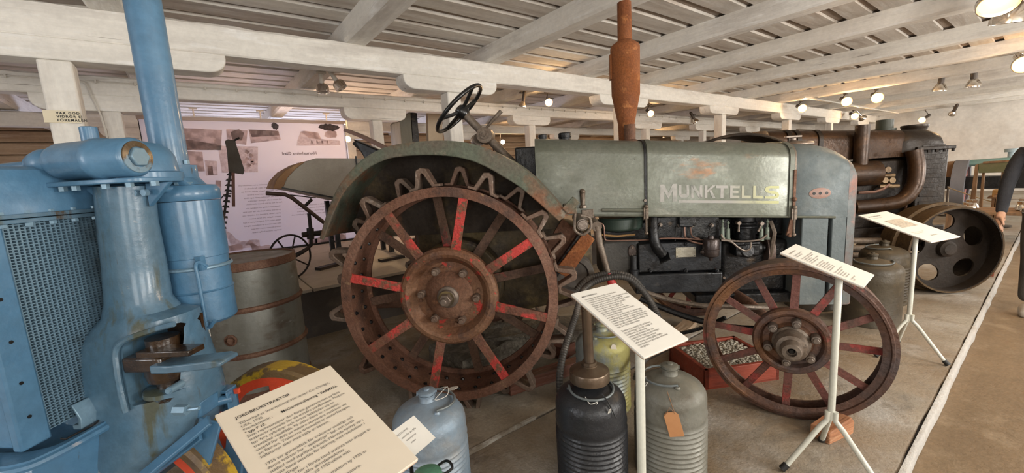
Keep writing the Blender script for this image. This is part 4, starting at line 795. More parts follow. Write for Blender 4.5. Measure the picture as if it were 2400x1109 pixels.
e1 = (0.225,-0.140,0.704); MB().cyl((e1[0]-0.02,-0.15,e1[2]),(e1[0]+0.02,-0.15,e1[2]),0.016,n=6).cyl((e1[0]+0.02,-0.15,e1[2]),(e1[0]+0.06,-0.15,e1[2]+0.006),0.006,n=8).build('drag_bolt', bolthead, BT)
# steering gear housing
hz = 1.478
f0 = (0.158,-0.075,1.469)
fx = f0[0]; hz = f0[2]; WY = -0.075; dm = (0.102,0.040,1.460)
MB().lathe((fx,WY,hz),(-1,0,0),[(0.030,0.0),(0.048,0.001),(0.057,0.010),(0.058,0.09),(0.062,0.095),(0.062,0.125),(0.058,0.13),(0.055,0.24),(0.048,0.262),(0.033,0.266),(0.033,0.272),(0.042,0.285),(0.042,0.31),(0.034,0.335),(0.026,0.345),(0.026,0.352)],40).build('worm_housing', blue, BT, ang=45)
MB().cyl((fx-0.35,WY,hz-0.004),(fx-1.3,WY,hz-0.03),0.0155,n=14).build('steering_shaft', blue, BT)
MB().cyl((fx-0.002,WY,hz),(fx+0.012,WY,hz),0.030,n=6).build('hex_plug', bolthead, BT, bevel=0.003)
MB().lathe((fx,WY,hz),(1,0,0),[(0.030,0.0),(0.047,0.0),(0.046,0.003),(0.030,0.004)],30,closed=True).build('plug_grease_ring', mat('dried_oil', (0.06,0.035,0.012), [((0.16,0.26,0.34),9,0.52,0.03)], 0.2, 0, 0.2, coat=0.6), BT)
MB().loft([ssec(dm[0]-0.05+k_*0.5,0.02,hz-0.062+z_,a_,b_,2.4,40) for z_,a_,b_,k_ in ((0.0,0.115,0.10,0),(0.018,0.115,0.10,0),(0.022,0.105,0.092,0),(0.07,0.10,0.088,0),(0.095,0.088,0.076,0),(0.112,0.06,0.052,0),(0.120,0.03,0.026,0))]).build('worm_wheel_cover', blue, BT, ang=45)
s = MB(); s.loft([ssec(CX0-0.045,-0.01,hz-0.060,0.195,0.105,5),ssec(CX0-0.045,-0.01,hz-0.074,0.195,0.105,5)]); s.build('housing_flange', blue, BT, bevel=0.003)
for c in ((-0.091,-0.070,1.408),(-0.048,-0.070,1.403),(0.051,-0.070,1.397),(0.131,-0.070,1.397),(0.213,-0.070,1.395),(0.212,-0.050,1.395)):
    MB().cyl((c[0],-0.09,hz-0.074),(c[0],-0.09,hz-0.088),0.011,n=6).build('flange_bolt', bolthead, BT)
MB().cyl((CX0-0.055,-0.03,hz+0.02),(CX0-0.055,-0.03,hz+0.105),0.0215,n=20).cyl((CX0-0.055,-0.03,hz+0.020),(CX0-0.055,-0.03,hz+0.055),0.030,n=20).build('filler_stub', blue, BT, bevel=0.003)
for dx, in ((-0.075,),(0.085,)):
    MB().prism([(CX0+dx*0.9,hz-0.076),(CX0+dx*1.9,hz-0.076),(CX0+dx*0.9,hz-0.15)],-0.008,0.008).build('gusset', blue, BT, bevel=0.002)
# radiator
RXp = -0.12
y0 = -0.232; y1 = 0.232; rz0 = 0.690; rz1 = 1.298
MB().b2((RXp-0.10,y0,rz0),(RXp-0.02,y1,rz1)).build('core_block', mat('core_dark', (0.03,0.045,0.055), rough=0.6, bump=0.0), BT)
s = MB(); nfin = 72
for i in range(nfin):
    z = rz0 + (rz1-rz0)*(i+0.5)/nfin
    secs = []
    for k in range(2):
        y = y0 + (y1-y0)*k; w_ = 0.0
        secs.append([(RXp-0.022,y,z-0.0012+w_),(RXp-0.002,y,z-0.0012+w_),(RXp-0.002,y,z+0.0012+w_),(RXp-0.022,y,z+0.0012+w_)])
    s.loft(secs)
o = s.build('cooling_fins', coreb, BT); o['kind'] = 'stuff'
s = MB()
for k in range(38):
    y = y0 + (y1-y0)*(k+0.5)/38; s.b2((RXp-0.024,y-0.0022,rz0),(RXp-0.006,y+0.0022,rz1))
o = s.build('water_tubes', coreb, BT); o['kind'] = 'stuff'
for y in (-0.268, 0.268): 
    s = MB().b2((RXp-0.025,y-0.036,rz0-0.02),(RXp+0.006,y+0.036,rz1+0.0)).b2((RXp-0.10,y-0.020,rz0-0.02),(RXp-0.02,y+0.030,rz1)); s.build('radiator_side_frame', blue, BT, bevel=0.006)
for z in (1.10,0.98,0.86,0.76): MB().cyl((RXp+0.0062,-0.272,z),(RXp+0.0075,-0.272,z),0.005,n=10).build('frame_hole', bakel, BT)
MB().b2((RXp-0.12,-0.310,rz1),(RXp+0.018,0.310,rz1+0.012)).build('tank_flange', blueg, BT, bevel=0.002)
MB().b2((RXp-0.12,-0.312,rz1+0.014),(RXp+0.020,0.312,rz1+0.026)).build('tank_flange', blueg, BT, bevel=0.002)
for k in range(11):
    y = -0.29 + 0.058*k; MB().cyl((RXp+0.006,y,rz1+0.026),(RXp+0.006,y,rz1+0.034),0.008,n=6).build('tank_bolt', bolthead, BT); MB().cyl((RXp+0.006,y,rz1+0.001),(RXp+0.006,y,rz1-0.010),0.009,n=6).build('tank_nut', bolthead, BT)
s = MB(); s.loft([[ (x,y_,z_) for y_,z_ in ((-hw,rz1+0.026),(hw,rz1+0.026),(hw,zt_-0.05),(hw-0.015,zt_-0.018),(hw-0.05,zt_),(-hw+0.05,zt_),(-hw+0.015,zt_-0.018),(-hw,zt_-0.05))] for x,hw,zt_ in ((RXp+0.008,0.275,1.425),(RXp+0.0,0.295,1.447),(RXp-0.02,0.300,1.458),(RXp-0.20,0.300,1.458))]); s.build('top_tank', blue, BT, ang=35)
# bonnet and side panel going away to the left
s = MB(); s.loft([[ (x,y_,z_) for y_,z_ in ((-0.285,0.75),(-0.285,1.36),(-0.27,1.415),(-0.22,1.44),(0.22,1.44),(0.27,1.415),(0.285,1.36),(0.285,0.75))] for x in (RXp-0.13,-0.8,-1.7)]); s.build('bonnet', blue, BT, ang=35)
# lower shelf and flange, bent clip
A = smoothpath([(RXp-0.5,-0.345,rz0-0.045),(RXp-0.10,-0.345,rz0-0.045),(RXp+0.02,-0.330,rz0-0.045),(RXp+0.055,-0.27,rz0-0.045),(RXp+0.06,-0.10,rz0-0.045),(RXp+0.06,0.3,rz0-0.045)],6)
MB().sheet(A, [(p[0]-0.01 if i>8 else p[0], p[1]+0.06, p[2]) for i,p in enumerate(A)], 0.012).build('radiator_shelf', blue, BT, ang=50)
MB().tube([(p[0],p[1],p[2]-0.006) for p in A], 0.012, 8).build('shelf_bead', blue, BT)
MB().b2((RXp-0.6,-0.33,rz0-0.25),(RXp+0.03,0.30,rz0-0.05)).build('front_frame', blue, BT, bevel=0.02)
MB().prism([(RXp-0.004,rz0-0.035),(RXp+0.025,rz0-0.035),(RXp+0.030,rz0+0.0),(RXp+0.010,rz0+0.045),(RXp+0.004,rz0+0.045),(RXp+0.020,rz0+0.0),(RXp+0.016,rz0-0.02),(RXp-0.004,rz0-0.02)],-0.175,-0.125).build('holding_clip', bolthead, BT, bevel=0.002)
MB().tube([(RXp+0.02,-0.225,rz0-0.03),(RXp+0.035,-0.225,rz0-0.032),(RXp+0.04,-0.15,rz0-0.032),(RXp+0.03,-0.12,rz0-0.03)],0.003,6).build('wire_loop', eng, BT)
bp_ = (RXp-0.10,-0.325,rz0-0.03); MB().cyl(bp_,(bp_[0],bp_[1],bp_[2]+0.012),0.013,n=6).build('shelf_bolt', bolthead, BT)
# air cleaner with strap, rod and wing nut
ay = 0.165
l_ = (-0.041,0.165,1.319); r_ = (0.170,0.165,1.308); ax = (l_[0]+r_[0])/2; ar = (r_[0]-l_[0])/2*0.93
zt = (0.081,0.165,1.392)[2]; zl = (0.069,0.165,1.329)[2]; zbm = (0.029,0.165,0.889)[2]; zs1 = (0.049,0.165,1.090)[2]; zs0 = (0.056,0.165,1.125)[2]; zs2 = (0.042,0.165,1.004)[2]
MB().lathe((ax,ay,zbm),(0,0,1),[(ar*0.9,-0.006),(ar,0.004),(ar,zs2-zbm-0.004),(ar+0.004,zs2-zbm),(ar,zs2-zbm+0.004),(ar,zs0-zbm),(ar+0.003,zs0-zbm+0.002),(ar+0.003,zl-zbm-0.012),(ar+0.003,zl-zbm-0.002)],52).build('air_cleaner_body', blue, BT, ang=35)
MB().lathe((ax,ay,zl),(0,0,1),[(ar+0.004,0.0),(ar+0.006,0.002),(ar+0.006,0.038),(ar-0.004,0.052),(ar*0.6,0.056),(0.001,0.058)],52).build('air_cleaner_lid', blue, BT, ang=45)
MB().lathe((ax,ay,zs1),(0,0,1),[(ar+0.004,-0.007),(ar+0.010,-0.003),(ar+0.010,0.003),(ar+0.004,0.007)],52,closed=True).build('strap_ring', bolthead, BT)
rx_ = ax+ar*0.80; ry_ = ay-ar*0.72
MB().box((rx_,ry_,zs1+0.02),(0.022,0.02,0.05)).tube(smoothpath([(rx_+0.012,ry_+0.012,zs1+0.005),(rx_+0.006,ry_-0.012,zs1+0.026),(rx_-0.004,ry_-0.018,zs1+0.012),(rx_-0.002,ry_-0.018,zs1-0.04),(rx_-0.002,ry_-0.018,zbm+0.01)],5),0.006,8).build('clamp_rod', blue, BT)
MB().cyl((rx_-0.002,ry_-0.018,zbm+0.015),(rx_-0.002,ry_-0.018,zbm-0.015),0.010,n=12).tube([(rx_-0.035,ry_-0.018,zbm+0.016),(rx_-0.018,ry_-0.018,zbm-0.004),(rx_+0.014,ry_-0.018,zbm-0.004),(rx_+0.032,ry_-0.018,zbm+0.018)],0.007,8).build('wing_nut', blue, BT)
MB().box((rx_-0.014,ry_-0.012,zbm-0.02),(0.03,0.002,0.045)).build('paper_tag', mat('pale_tag', (0.62,0.60,0.54), rough=0.7, bump=0), BT)
# stack and its base casting
t0 = (0.028,0.165,2.002); t1 = (0.030,0.165,1.456); sr = 0.052
MB().cyl((t1[0],ay,t1[2]-0.04),(t1[0],ay,t1[2]+0.012),sr+0.001,n=32).cyl((t1[0],ay,t1[2]),(t1[0],ay,2.35),sr,n=36).build('air_stack', blue, BT)
MB().loft([ssec(t1[0]+0.006,ay-0.005,t1[2]-0.002,0.062,0.062,3.5),ssec(t1[0]+0.006,ay-0.005,t1[2]-0.045,0.062,0.062,3.5),ssec(t1[0]+0.03,ay-0.0,t1[2]-0.075,0.075,0.05,3.0),ssec(ax-0.0,ay,zl+0.05,0.07,0.06,2.5)]).build('stack_socket', blue, BT, ang=50)
MB().prism([(t1[0]-0.06,t1[2]-0.05),(t1[0]+0.08,t1[2]-0.075),(t1[0]+0.075,t1[2]-0.095),(t1[0]-0.02,t1[2]-0.10),(t1[0]-0.13,t1[2]-0.055)],0.02,ay-0.02).build('support_web', blue, BT, bevel=0.01)
c = (0.130,0.100,1.454); MB().cyl((c[0],0.12,t1[2]-0.002),(c[0],0.12,t1[2]+0.010),0.010,n=6).build('socket_bolt', bolthead, BT)
for px_ in (0,1):
    MB().cyl((ax+0.02+px_*0.03,ay-0.05+px_*0.02,zl+0.052),(ax+0.02+px_*0.03,ay-0.05+px_*0.02,zl+0.064),0.010,n=6).build('lid_bolt', bolthead, BT)
for c in ((0.079,0.020,1.365),(0.110,0.020,1.364)): MB().cyl((c[0],-0.02,c[2]),(c[0],-0.034,c[2]),0.011,n=6).build('bracket_bolt', bolthead, BT)
MB().b2((CX0+0.04,-0.02,hz-0.125),(ax,0.10,hz-0.085)).build('cleaner_bracket', blue, BT, bevel=0.012)
MB().tube([(CX0+0.085,0.09,1.37),(CX0+0.085,0.09,1.06)],0.010,10).build('breather_hose', rubber, BT)
# lower braces and fittings at the right of the bolster
c0 = (0.181,0.100,0.655); c1 = (0.205,0.100,0.557)
s = MB(); s.b2((c0[0]-0.06,0.08,c1[2]),(c1[0],0.09,c0[2])); s.b2((c0[0]-0.06,0.04,c0[2]-0.006),(c1[0],0.09,c0[2]+0.004)); s.b2((c1[0]-0.006,0.04,c1[2]-0.02),(c1[0],0.09,c0[2])); s.build('clevis_channel', blue, BT, bevel=0.002)
c = (0.216,0.070,0.641); MB().box((c[0],0.075,c[2]),(0.016,0.012,0.016)).build('red_peg', redw, BT)
MB().cyl((0.142,0.020,0.622),(0.208,0.060,0.624),0.017,n=14).build('drag_link', blue, BT, bevel=0.002)
MB().prism([((0.140,-0.020,0.603)[0],(0.140,-0.020,0.603)[2]),((0.181,-0.020,0.603)[0],(0.182,-0.020,0.611)[2]),((0.189,-0.020,0.670)[0],(0.189,-0.020,0.670)[2]),((0.161,-0.020,0.650)[0],(0.161,-0.020,0.650)[2])],-0.05,0.03).build('lug_ear', blue, BT, bevel=0.006)
def flat(a, b, w, t, up, name, m=blue): return MB().bar(a, b, w, t, up).build(name, m, BT, bevel=0.003)
flat((0.065,-0.170,0.489),(0.243,-0.080,0.626),0.040,0.012,(0,-0.5,0.8),'brace_strap')
flat((-0.040,-0.130,0.410),(0.201,-0.080,0.573),0.035,0.012,(0,-0.7,0.5),'brace_strap')
flat((0.218,-0.050,0.607),(0.130,-0.100,0.340),0.075,0.012,(0,1,0.1),'brace_plate')
flat((0.166,0.100,0.468),(0.137,0.050,0.208),0.07,0.012,(0,1,0.1),'brace_plate')
flat((0.177,0.160,0.337),(-0.044,0.100,0.123),0.06,0.012,(0,1,0.1),'brace_plate')
# front wheels of the blue tractor
def disc_wheel(loc, rz):
    w = empty('front_wheel', loc, rz, BT); B = lambda mb, nm, m, **k: mb.build(nm, m, w, **k)
    R = 0.305
    B(MB().lathe((0,0,0),(0,1,0),[(R-0.012,0.0),(R,0.010),(R,0.09),(R-0.012,0.10),(R-0.030,0.10),(R-0.022,0.05),(R-0.034,0.0)],72,closed=True),'rim',yelw,ang=35)
    B(MB().lathe((0,0,0),(0,1,0),[(R-0.034,0.004),(R-0.026,0.05),(R-0.075,0.05),(R-0.075,0.008)],72,closed=True),'inner_rim',redw,ang=35)
    for k in range(6):
        a = PI/3*k+0.5; e = Vector((math.cos(a),0,math.sin(a))); t = Vector((-e.z,0,e.x))
        B(MB().loft([[ (e*r + t*sd*wd + Vector((0,yy,0)))[:] for sd,yy in ((-1,0.012),(1,0.012),(1,0.026),(-1,0.026))] for r,wd in ((0.05,0.032),(0.14,0.020),(R-0.06,0.024))]),'spoke',redw,bevel=0.003)
    B(MB().lathe((0,-0.03,0),(0,1,0),[(0.001,0),(0.03,0.003),(0.045,0.02),(0.065,0.03),(0.07,0.05),(0.07,0.12),(0.001,0.12)],36),'hub',coreb)
    return w
disc_wheel((0.17,0.30,0.305), 0.05); disc_wheel((-0.05,-0.10,0.305), 0.0)
MB().cyl((0.0,-0.05,0.305),(0.05,0.36,0.305),0.03,n=16).cyl((0.05,0.1,0.305),(CX0,0.05,0.62),0.045,0.06,16).build('front_axle', blue, BT)
# ================================================================== dark brown tractor behind
brn = mat('brown_patina_bonnet', (0.055,0.025,0.009), [((0.032,0.016,0.008),2.0,0.55,0.12), ((0.09,0.043,0.017),4,0.62,0.08), ((0.04,0.03,0.02),3,0.66,0.06)], 0.38, 0.35, 0.15, 30)
dkb = mat('dark_oily_brown', (0.02,0.013,0.008), [((0.045,0.028,0.015),3,0.60,0.10)], 0.45, 0.3, 0.2, 30)
dkw = mat('dark_wheel_brown', (0.02,0.013,0.008), [((0.035,0.022,0.014),4,0.58,0.08)], 0.7, 0.1, 0.3, 30)
treadm = mat('tread_tan_rust', (0.10,0.06,0.024), [((0.05,0.03,0.015),3,0.58,0.1)], 0.7, 0.2, 0.3, 30)
DT = thing('tractor', 'dark brown vintage tractor with tall radiator behind the grey-green one', 'tractor', (6.1335,1.1674,0), -0.7406)
DY = -0.34
b0 = (-1.424,-0.200,1.669); b1 = (-0.023,-0.200,1.582); bz = (-0.600,-0.340,1.301)[2]
s = MB(); s.loft([section(x, bz, zt_, 0.34, 0.13) for x,zt_ in ((b0[0],b0[2]-0.01),(b1[0],b1[2]-0.01))]); s.build('bonnet', brn, DT, ang=50)
for px_ in (1838,1858,1908):
    pass
for p in ((-1.228,-0.200,1.634),(-1.137,-0.200,1.627),(-0.926,-0.200,1.613)):
    A = section(p[0]-0.02, bz+0.02, p[2]+0.022, 0.353, 0.13); B_ = section(p[0]+0.02, bz+0.02, p[2]+0.022, 0.353, 0.13); C_ = section(p[0]+0.02, bz+0.02, p[2]-0.02, 0.335, 0.13); D_ = section(p[0]-0.02, bz+0.02, p[2]-0.02, 0.335, 0.13)
    q = MB(); q.loft([list(t) for t in zip(A,B_,C_,D_)]); q.build('bonnet_band', dkb, DT, ang=50)
t0_ = (-0.140,-0.340,1.589); t1_ = (0.269,-0.340,1.341)
s = MB(); s.loft([section(x, t1_[2], zt_, hw, 0.16) for x,zt_,hw in ((t0_[0],t0_[2]-.03,0.34),(t0_[0]+0.05,t0_[2]-0.01,0.37),(t1_[0]-0.14,t0_[2]-0.02,0.37),(t1_[0]-0.05,t0_[2]-0.05,0.365),(t1_[0]-0.01,t0_[2]-0.11,0.35),(t1_[0],t0_[2]-0.17,0.33))]); s.build('header_tank', dkb, DT, ang=50)
r0_ = (-0.011,-0.360,1.358); r1_ = (0.288,-0.360,0.734)
s = MB().b2((r0_[0],-0.37,r1_[2]),(r1_[0]-0.01,0.37,r0_[2])); s.build('radiator_block', dkb, DT, bevel=0.012)
for k in range(7): MB().b2((r0_[0]+0.04,-0.375,r1_[2]+0.05+k*0.095),(r1_[0]-0.05,-0.369,r1_[2]+0.10+k*0.095)).build('raised_panel', dkb, DT, bevel=0.004)
for zz_ in (r0_[2]+0.012, r1_[2]-0.01): MB().box(((r0_[0]+r1_[0])/2,0,zz_),(r1_[0]-r0_[0]+0.06,0.80,0.035)).build('radiator_flange', dkb, DT, bevel=0.006)
for k in range(5): MB().cyl((r0_[0]+0.0+k*0.075,-0.40,r0_[2]-0.005),(r0_[0]+k*0.075,-0.40,r0_[2]-0.03),0.014,n=6).build('flange_bolt', dkb, DT)
c = (0.211,-0.050,1.609); MB().lathe((c[0]-0.02,-0.05,c[2]-0.04),(0,0,1),[(0.10,0),(0.11,0.03),(0.115,0.04),(0.115,0.055),(0.10,0.06)],28).build('radiator_cap', dkb, DT)
c = (-0.108,-0.050,1.617); ct = (-0.114,-0.050,1.703); MB().cyl((c[0],-0.05,c[2]-0.03),(c[0],-0.05,ct[2]),0.075,n=24).cyl((c[0],-0.05,c[2]-0.03),(c[0],-0.05,c[2]-0.01),0.10,n=24).build('chimney_cap', mat('dark_green_cap', (0.03,0.035,0.022), rough=0.5, bump=0.1), DT)
a = (-0.571,-0.400,1.642); b = (-0.537,-0.400,1.205)
MB().cyl((a[0],-0.40,b[2]-0.05),(a[0],-0.40,a[2]),0.062,n=24).build('vertical_pipe', brn, DT)
P_ = smoothpath([(-0.075,-0.400,1.360),(-0.054,-0.420,1.197),(-0.080,-0.440,1.007),(-0.185,-0.450,0.870),(-0.362,-0.450,0.828),(-0.646,-0.450,0.816)],8)
MB().tube(P_, 0.070, 18).build('water_elbow', brn, DT)
a = (-0.706,-0.420,1.150); b = (-0.381,-0.420,1.131)
MB().lathe((a[0]-0.2,-0.38,a[2]),(1,0,0),[(0.001,0),(0.11,0.0),(0.125,0.02),(0.125,b[0]-a[0]+0.18),(0.10,b[0]-a[0]+0.2),(0.001,b[0]-a[0]+0.2)],32).build('silencer_drum', brn, DT, ang=40)
s = MB().b2((-1.6,-0.30,0.55),(r0_[0],0.30,bz-0.02)); s.build('engine_body', dkb, DT, bevel=0.02)
s = MB().b2((-1.7,-0.36,0.42),(r1_[0]+0.02,0.36,0.58)); s.build('chassis', dkb, DT, bevel=0.01)
for c in ((-0.299,-0.360,1.169),(-0.250,-0.360,1.058),(-0.320,-0.360,1.062)): MB().cyl((c[0],-0.30,c[2]),(c[0],-0.40,c[2]+0.01),0.035,0.03,16).cyl((c[0]-0.04,-0.38,c[2]-0.05),(c[0]+0.06,-0.40,c[2]-0.05),0.02,n=10).build('governor_fitting', mat('ochre_casting', (0.25,0.17,0.09), [((0.1,0.06,0.03),6,0.55,0.1)], 0.4, 0.4), DT)
MB().tube([(-0.579,-0.400,0.959),(-0.416,-0.400,0.959),(-0.336,-0.400,0.985),(-0.282,-0.400,1.030)],0.016,8).build('copper_pipe', copper, DT)
MB().cyl((-0.126,-0.420,0.878),(-0.123,-0.420,0.725),0.012,n=8).build('drain_rod', rust, DT)
for k in range(3): MB().cyl((-1.2+0.2*k,-0.5,0.5-0.08*k),(0.2+0.1*k,-0.5-0.05*k,0.44-0.08*k),0.03,n=12).build('frame_rod', oldst, DT)
# rear fenders and wheels of the dark tractor
def arcfender(y0_, y1_):
    P_ = [(-1.95+0.82*math.cos(a), 0, 0.80+0.80*math.sin(a)) for a in [PI*0.05+PI*0.9*t/28 for t in range(29)]]
    MB().sheet([(p[0],y0_,p[2]) for p in P_],[(p[0],y1_,p[2]) for p in P_],0.012).build('rear_fender', dkb, DT, ang=60)
    MB().tube([(p[0],y0_,p[2]) for p in P_],0.014,8).build('fender_bead', dkb, DT)
arcfender(-0.86,-0.42); arcfender(0.42,0.86)
for sy in (-1,1):
    w = empty('rear_wheel', (-1.95, sy*0.80, 0.68), 0 if sy < 0 else PI, DT)
    MB().lathe((0,0,0),(0,1,0),[(0.68,0),(0.68,0.3),(0.66,0.3),(0.66,0.0)],60,closed=True).build('rim', dkw, w, ang=35)
    MB().lathe((0,0,0),(0,1,0),[(0.001,0.0),(0.15,0.0),(0.18,0.03),(0.18,0.2),(0.001,0.2)],30).build('hub', dkw, w, ang=35)
    for k in range(10):
        a = 2*PI*k/10; MB().bar((0.15*math.cos(a),0.06,0.15*math.sin(a)),(0.665*math.cos(a),0.12,0.665*math.sin(a)),0.05,0.02,(0,1,0)).build('spoke', dkw, w)
def hole_disc(R, holes, th, M, name, m, parent):
    c = bpy.data.curves.new('c','CURVE'); c.dimensions = '2D'; c.fill_mode = 'BOTH'; c.extrude = th/2
    def sp(cx_, cy_, r, n, asp=1.0, rot=0.0):
        q = c.splines.new('POLY'); q.points.add(n-1); q.use_cyclic_u = True
        for i in range(n):
            a = 2*PI*i/n; x = r*math.cos(a); y = r*asp*math.sin(a); q.points[i].co = (cx_+x*math.cos(rot)-y*math.sin(rot), cy_+x*math.sin(rot)+y*math.cos(rot), 0, 1)
    sp(0,0,R,64)
    for h in holes: sp(*h)
    o = bpy.data.objects.new('t', c); COL.objects.link(o); dg = bpy.context.evaluated_depsgraph_get()
    me = bpy.data.meshes.new_from_object(o.evaluated_get(dg)); bpy.data.objects.remove(o); me.transform(M); me.materials.clear(); me.materials.append(m)
    o = bpy.data.objects.new(name, me); lnk(o, parent); return o
def drum_wheel(loc, rz):
    w = empty('front_wheel', loc, rz, DT); R = 0.41
    MB().lathe((0,0,0),(0,1,0),[(R,0.0),(R,0.36),(R-0.015,0.36),(R-0.015,0.0)],80,closed=True).build('rim', treadm, w, ang=35)
    MB().lathe((0,0,0),(0,1,0),[(R+0.004,0.15),(R+0.03,0.16),(R+0.03,0.19),(R+0.004,0.20)],80,closed=True).build('guide_band', treadm, w, ang=35)
    MB().lathe((0,0,0),(0,1,0),[(R-0.0155,0.002),(R-0.0155,0.35),(R-0.022,0.35),(R-0.022,0.002)],80,closed=True).build('rim_lining', dkw, w, ang=35)
    hs = [(0.262*math.cos(a), 0.262*math.sin(a), 0.098, 28, 0.82, a+PI/2) for a in [math.radians(97-72*k) for k in range(5)]]
    hole_disc(R-0.02, hs, 0.016, Matrix.Translation((0,0.12,0)) @ Matrix.Rotation(PI/2,4,'X'), 'wheel_disc', dkw, w)
    MB().lathe((0,0.05,0),(0,1,0),[(0.001,0),(0.05,0.0),(0.06,0.012),(0.075,0.02),(0.085,0.10),(0.10,0.115),(0.10,0.14),(0.001,0.14)],32).build('hub', dkw, w, ang=35)
    return w
drum_wheel((0,-0.85,0.41),0.0); drum_wheel((0,0.50,0.41),0.0)
MB().cyl((0,-0.7,0.41),(0,0.7,0.41),0.04,n=16).cyl((0,0,0.41),(0,0,0.6),0.06,n=16).build('front_axle', dkb, DT)
# ================================================================== information boards on stands
paper = mat('white_card', (0.80,0.78,0.72), rough=0.55, bump=0.0, rvar=0)
pcream = mat('cream_paper', (0.74,0.66,0.54), rough=0.6, bump=0.0, rvar=0)
edgep = mat('board_edge', (0.45,0.33,0.24), rough=0.7, bump=0.0, rvar=0)
polem = mat('cream_enamel_tube', (0.62,0.62,0.54), [((0.5,0.48,0.4),6,0.66,0.05)], 0.35, 0, 0.03)
tipm = mat('black_rubber_foot', (0.015,0.014,0.013), rough=0.5, bump=0.05)
ZF = -0.012
def sign(label, c, u, tilt_v, w, h, lines, post, pm=paper, feet=None, phase=0.0, title=0, psize=None, joint=0.25):
    c = Vector(c); u = Vector(u).normalized(); v = Vector(tilt_v); v = (v - u*v.dot(u)).normalized(); n = u.cross(v)
    bx_, by_ = post
    t = thing('information_stand', label, 'sign stand', (bx_, by_, ZF))
    o = Vector((bx_, by_, ZF))
    M = Matrix(((u.x,v.x,n.x,c.x-bx_),(u.y,v.y,n.y,c.y-by_),(u.z,v.z,n.z,c.z-ZF),(0,0,0,1)))
    bd = MB().box((0,0,-0.004),(w,h,0.006),M).build('board', pm, t, bevel=0.0008)
    MB().box((0,0,-0.0085),(w*0.995,h*0.995,0.003),M).build('board_backing', edgep, t)
    MB().box((0,0.0,-0.014),(0.08,0.08,0.008),M).build('board_clamp', tipm, t)
    for (x_, y_, sz, s_, bold, tx) in lines:
        text(tx, sz, M @ Matrix.Translation((x_-w/2, h/2-y_, 0.0)), ink if bold else inkg, 'lettering', bd, bold, spacing=s_)
    top = (c - o) - n*0.016
    jz = joint
    MB().tube([(top.x,top.y,top.z),(0,0,top.z-0.03),(0,0,jz)],0.0135,14).build('pole', polem, t)
    for k in range(3):
        a = phase + 2*PI*k/3; e = Vector((math.cos(a),math.sin(a),0)); R = 0.205
        off = e*0.016
        leg = MB().tube([off+Vector((0,0,jz+0.04)), off+Vector((0,0,jz)), e*0.045+Vector((0,0,jz-0.03)), e*(R-0.015)+Vector((0,0,0.020))],0.011,12).build('leg', polem, t)
        MB().cyl(e*(R-0.022)+Vector((0,0,0.030)), e*R+Vector((0,0,0.008)),0.0145,n=14).build('rubber_foot', tipm, leg)
    return t
near_lines = [(0.022,0.032,0.0088,1.05,0.00012,'JORDBRUKSTRAKTOR')]
NT = ['Tillverkad av International-Harvester Co, Chicago,','USA, 1935','Produktnamn :','','Den representerar den första generationen av lätta','traktorer avsedda för de mindre jordbruken. Motorn','har fyra cylindrar och driver bakhjulen via en','treväxlad växellåda. På sidan finns en remskiva,','avsedd för drift av mindre stationära maskiner via','en flatrem. Traktorns drivmedel är motorfotogen,','kallstarter sker med hjälp av bensin.','','1935 var gummidäck för traktorer ovanliga och','denna traktor har " skeletthjul " bak och smala','stålhjul med styrfläns framtill. Nämnda hjultyp var i','första hand avsedda för körning med renshackor i','radodlingar.','Traktorn har i första hand använts som dragare av','plogar och olika skördemaskiner.','Tiden var fram till 1950-talets mitt.','','Enligt uppgift köptes traktorn ny 1935 av','Alvesta.','Säljare var J.F. Dahl, Holkamstorp,','från Engaholm.','','Skänkt 1970.']
for i, l in enumerate(NT):
    if l: near_lines.append((0.022, 0.047+0.0087*i, 0.0079, 1.0, 0.0, l))
near_lines.append((0.084,0.047+0.0087*2,0.0079,1.0,0.00012,'McCormick-Deering " FARMALL'))
near_lines.append((0.022,0.047+0.0087*3,0.0079,1.0,0.00012,'" typ F 12.'))
sign('cream information board headed JORDBRUKSTRAKTOR in front of the blue tractor', (0.11,0.75,0.92), (0.97,0.23,0.03), (-0.22,0.91,0.34), 0.21, 0.297, near_lines, (0.11,0.72), pcream, phase=0.4)
ML = [(0.022,0.030,0.0085,1.05,0.00006,'MOTORBRÄNSLE')]
MT = ['Ovanstående används för att bära olika','motorer till traktorer. En del','traktorer kan även drivas av det billigare bränslet','som startas med bensin och övergår till','fotogen när motorn blivit varm. Den brukades','mest till att driva maskiner vid gården.','En av de sista, när det gäller att','köra, kan vara bensin för att få','upp värmen. Råolja är en tung olja,','som kräver hög kompression i motorn.','13 öre kostade litern','som samma år på stationen, då var fotogen,','men billigare var råolja för att driva tunga','maskiner. Motorn var av typen tändkula, och','kunde drivas med det mesta. På 1950-talet','blev det allt vanligare med dieselolja, i de','nya. Det 1950-talets motor','','Dunkarna är avsedda till att förvara','olja och fotogen. De var vanliga vid','lantbruken. En del kunde','rymma upp till femtio liter och','användes för både olja och fotogen.','De fylldes med hjälp av tratt','eller pump, samma gällde oljefat,','som kunde vara placerade vid boden','vid gården.']
for i, l in enumerate(MT):
    if l: ML.append((0.022, 0.044+0.0086*i, 0.0092, 1.0, 0.0, l))
sign('white information board headed MOTORBRÄNSLE on a pole in front of the black can', (0.99,0.76,0.91), (1.0,-0.02,-0.04), (0.04,0.92,0.40), 0.21, 0.297, ML, (0.99,0.72), paper, phase=0.5)
L3 = [(0.022,0.030,0.0085,1.05,0.00006,'JORDBRUKSTRAKTOR')]
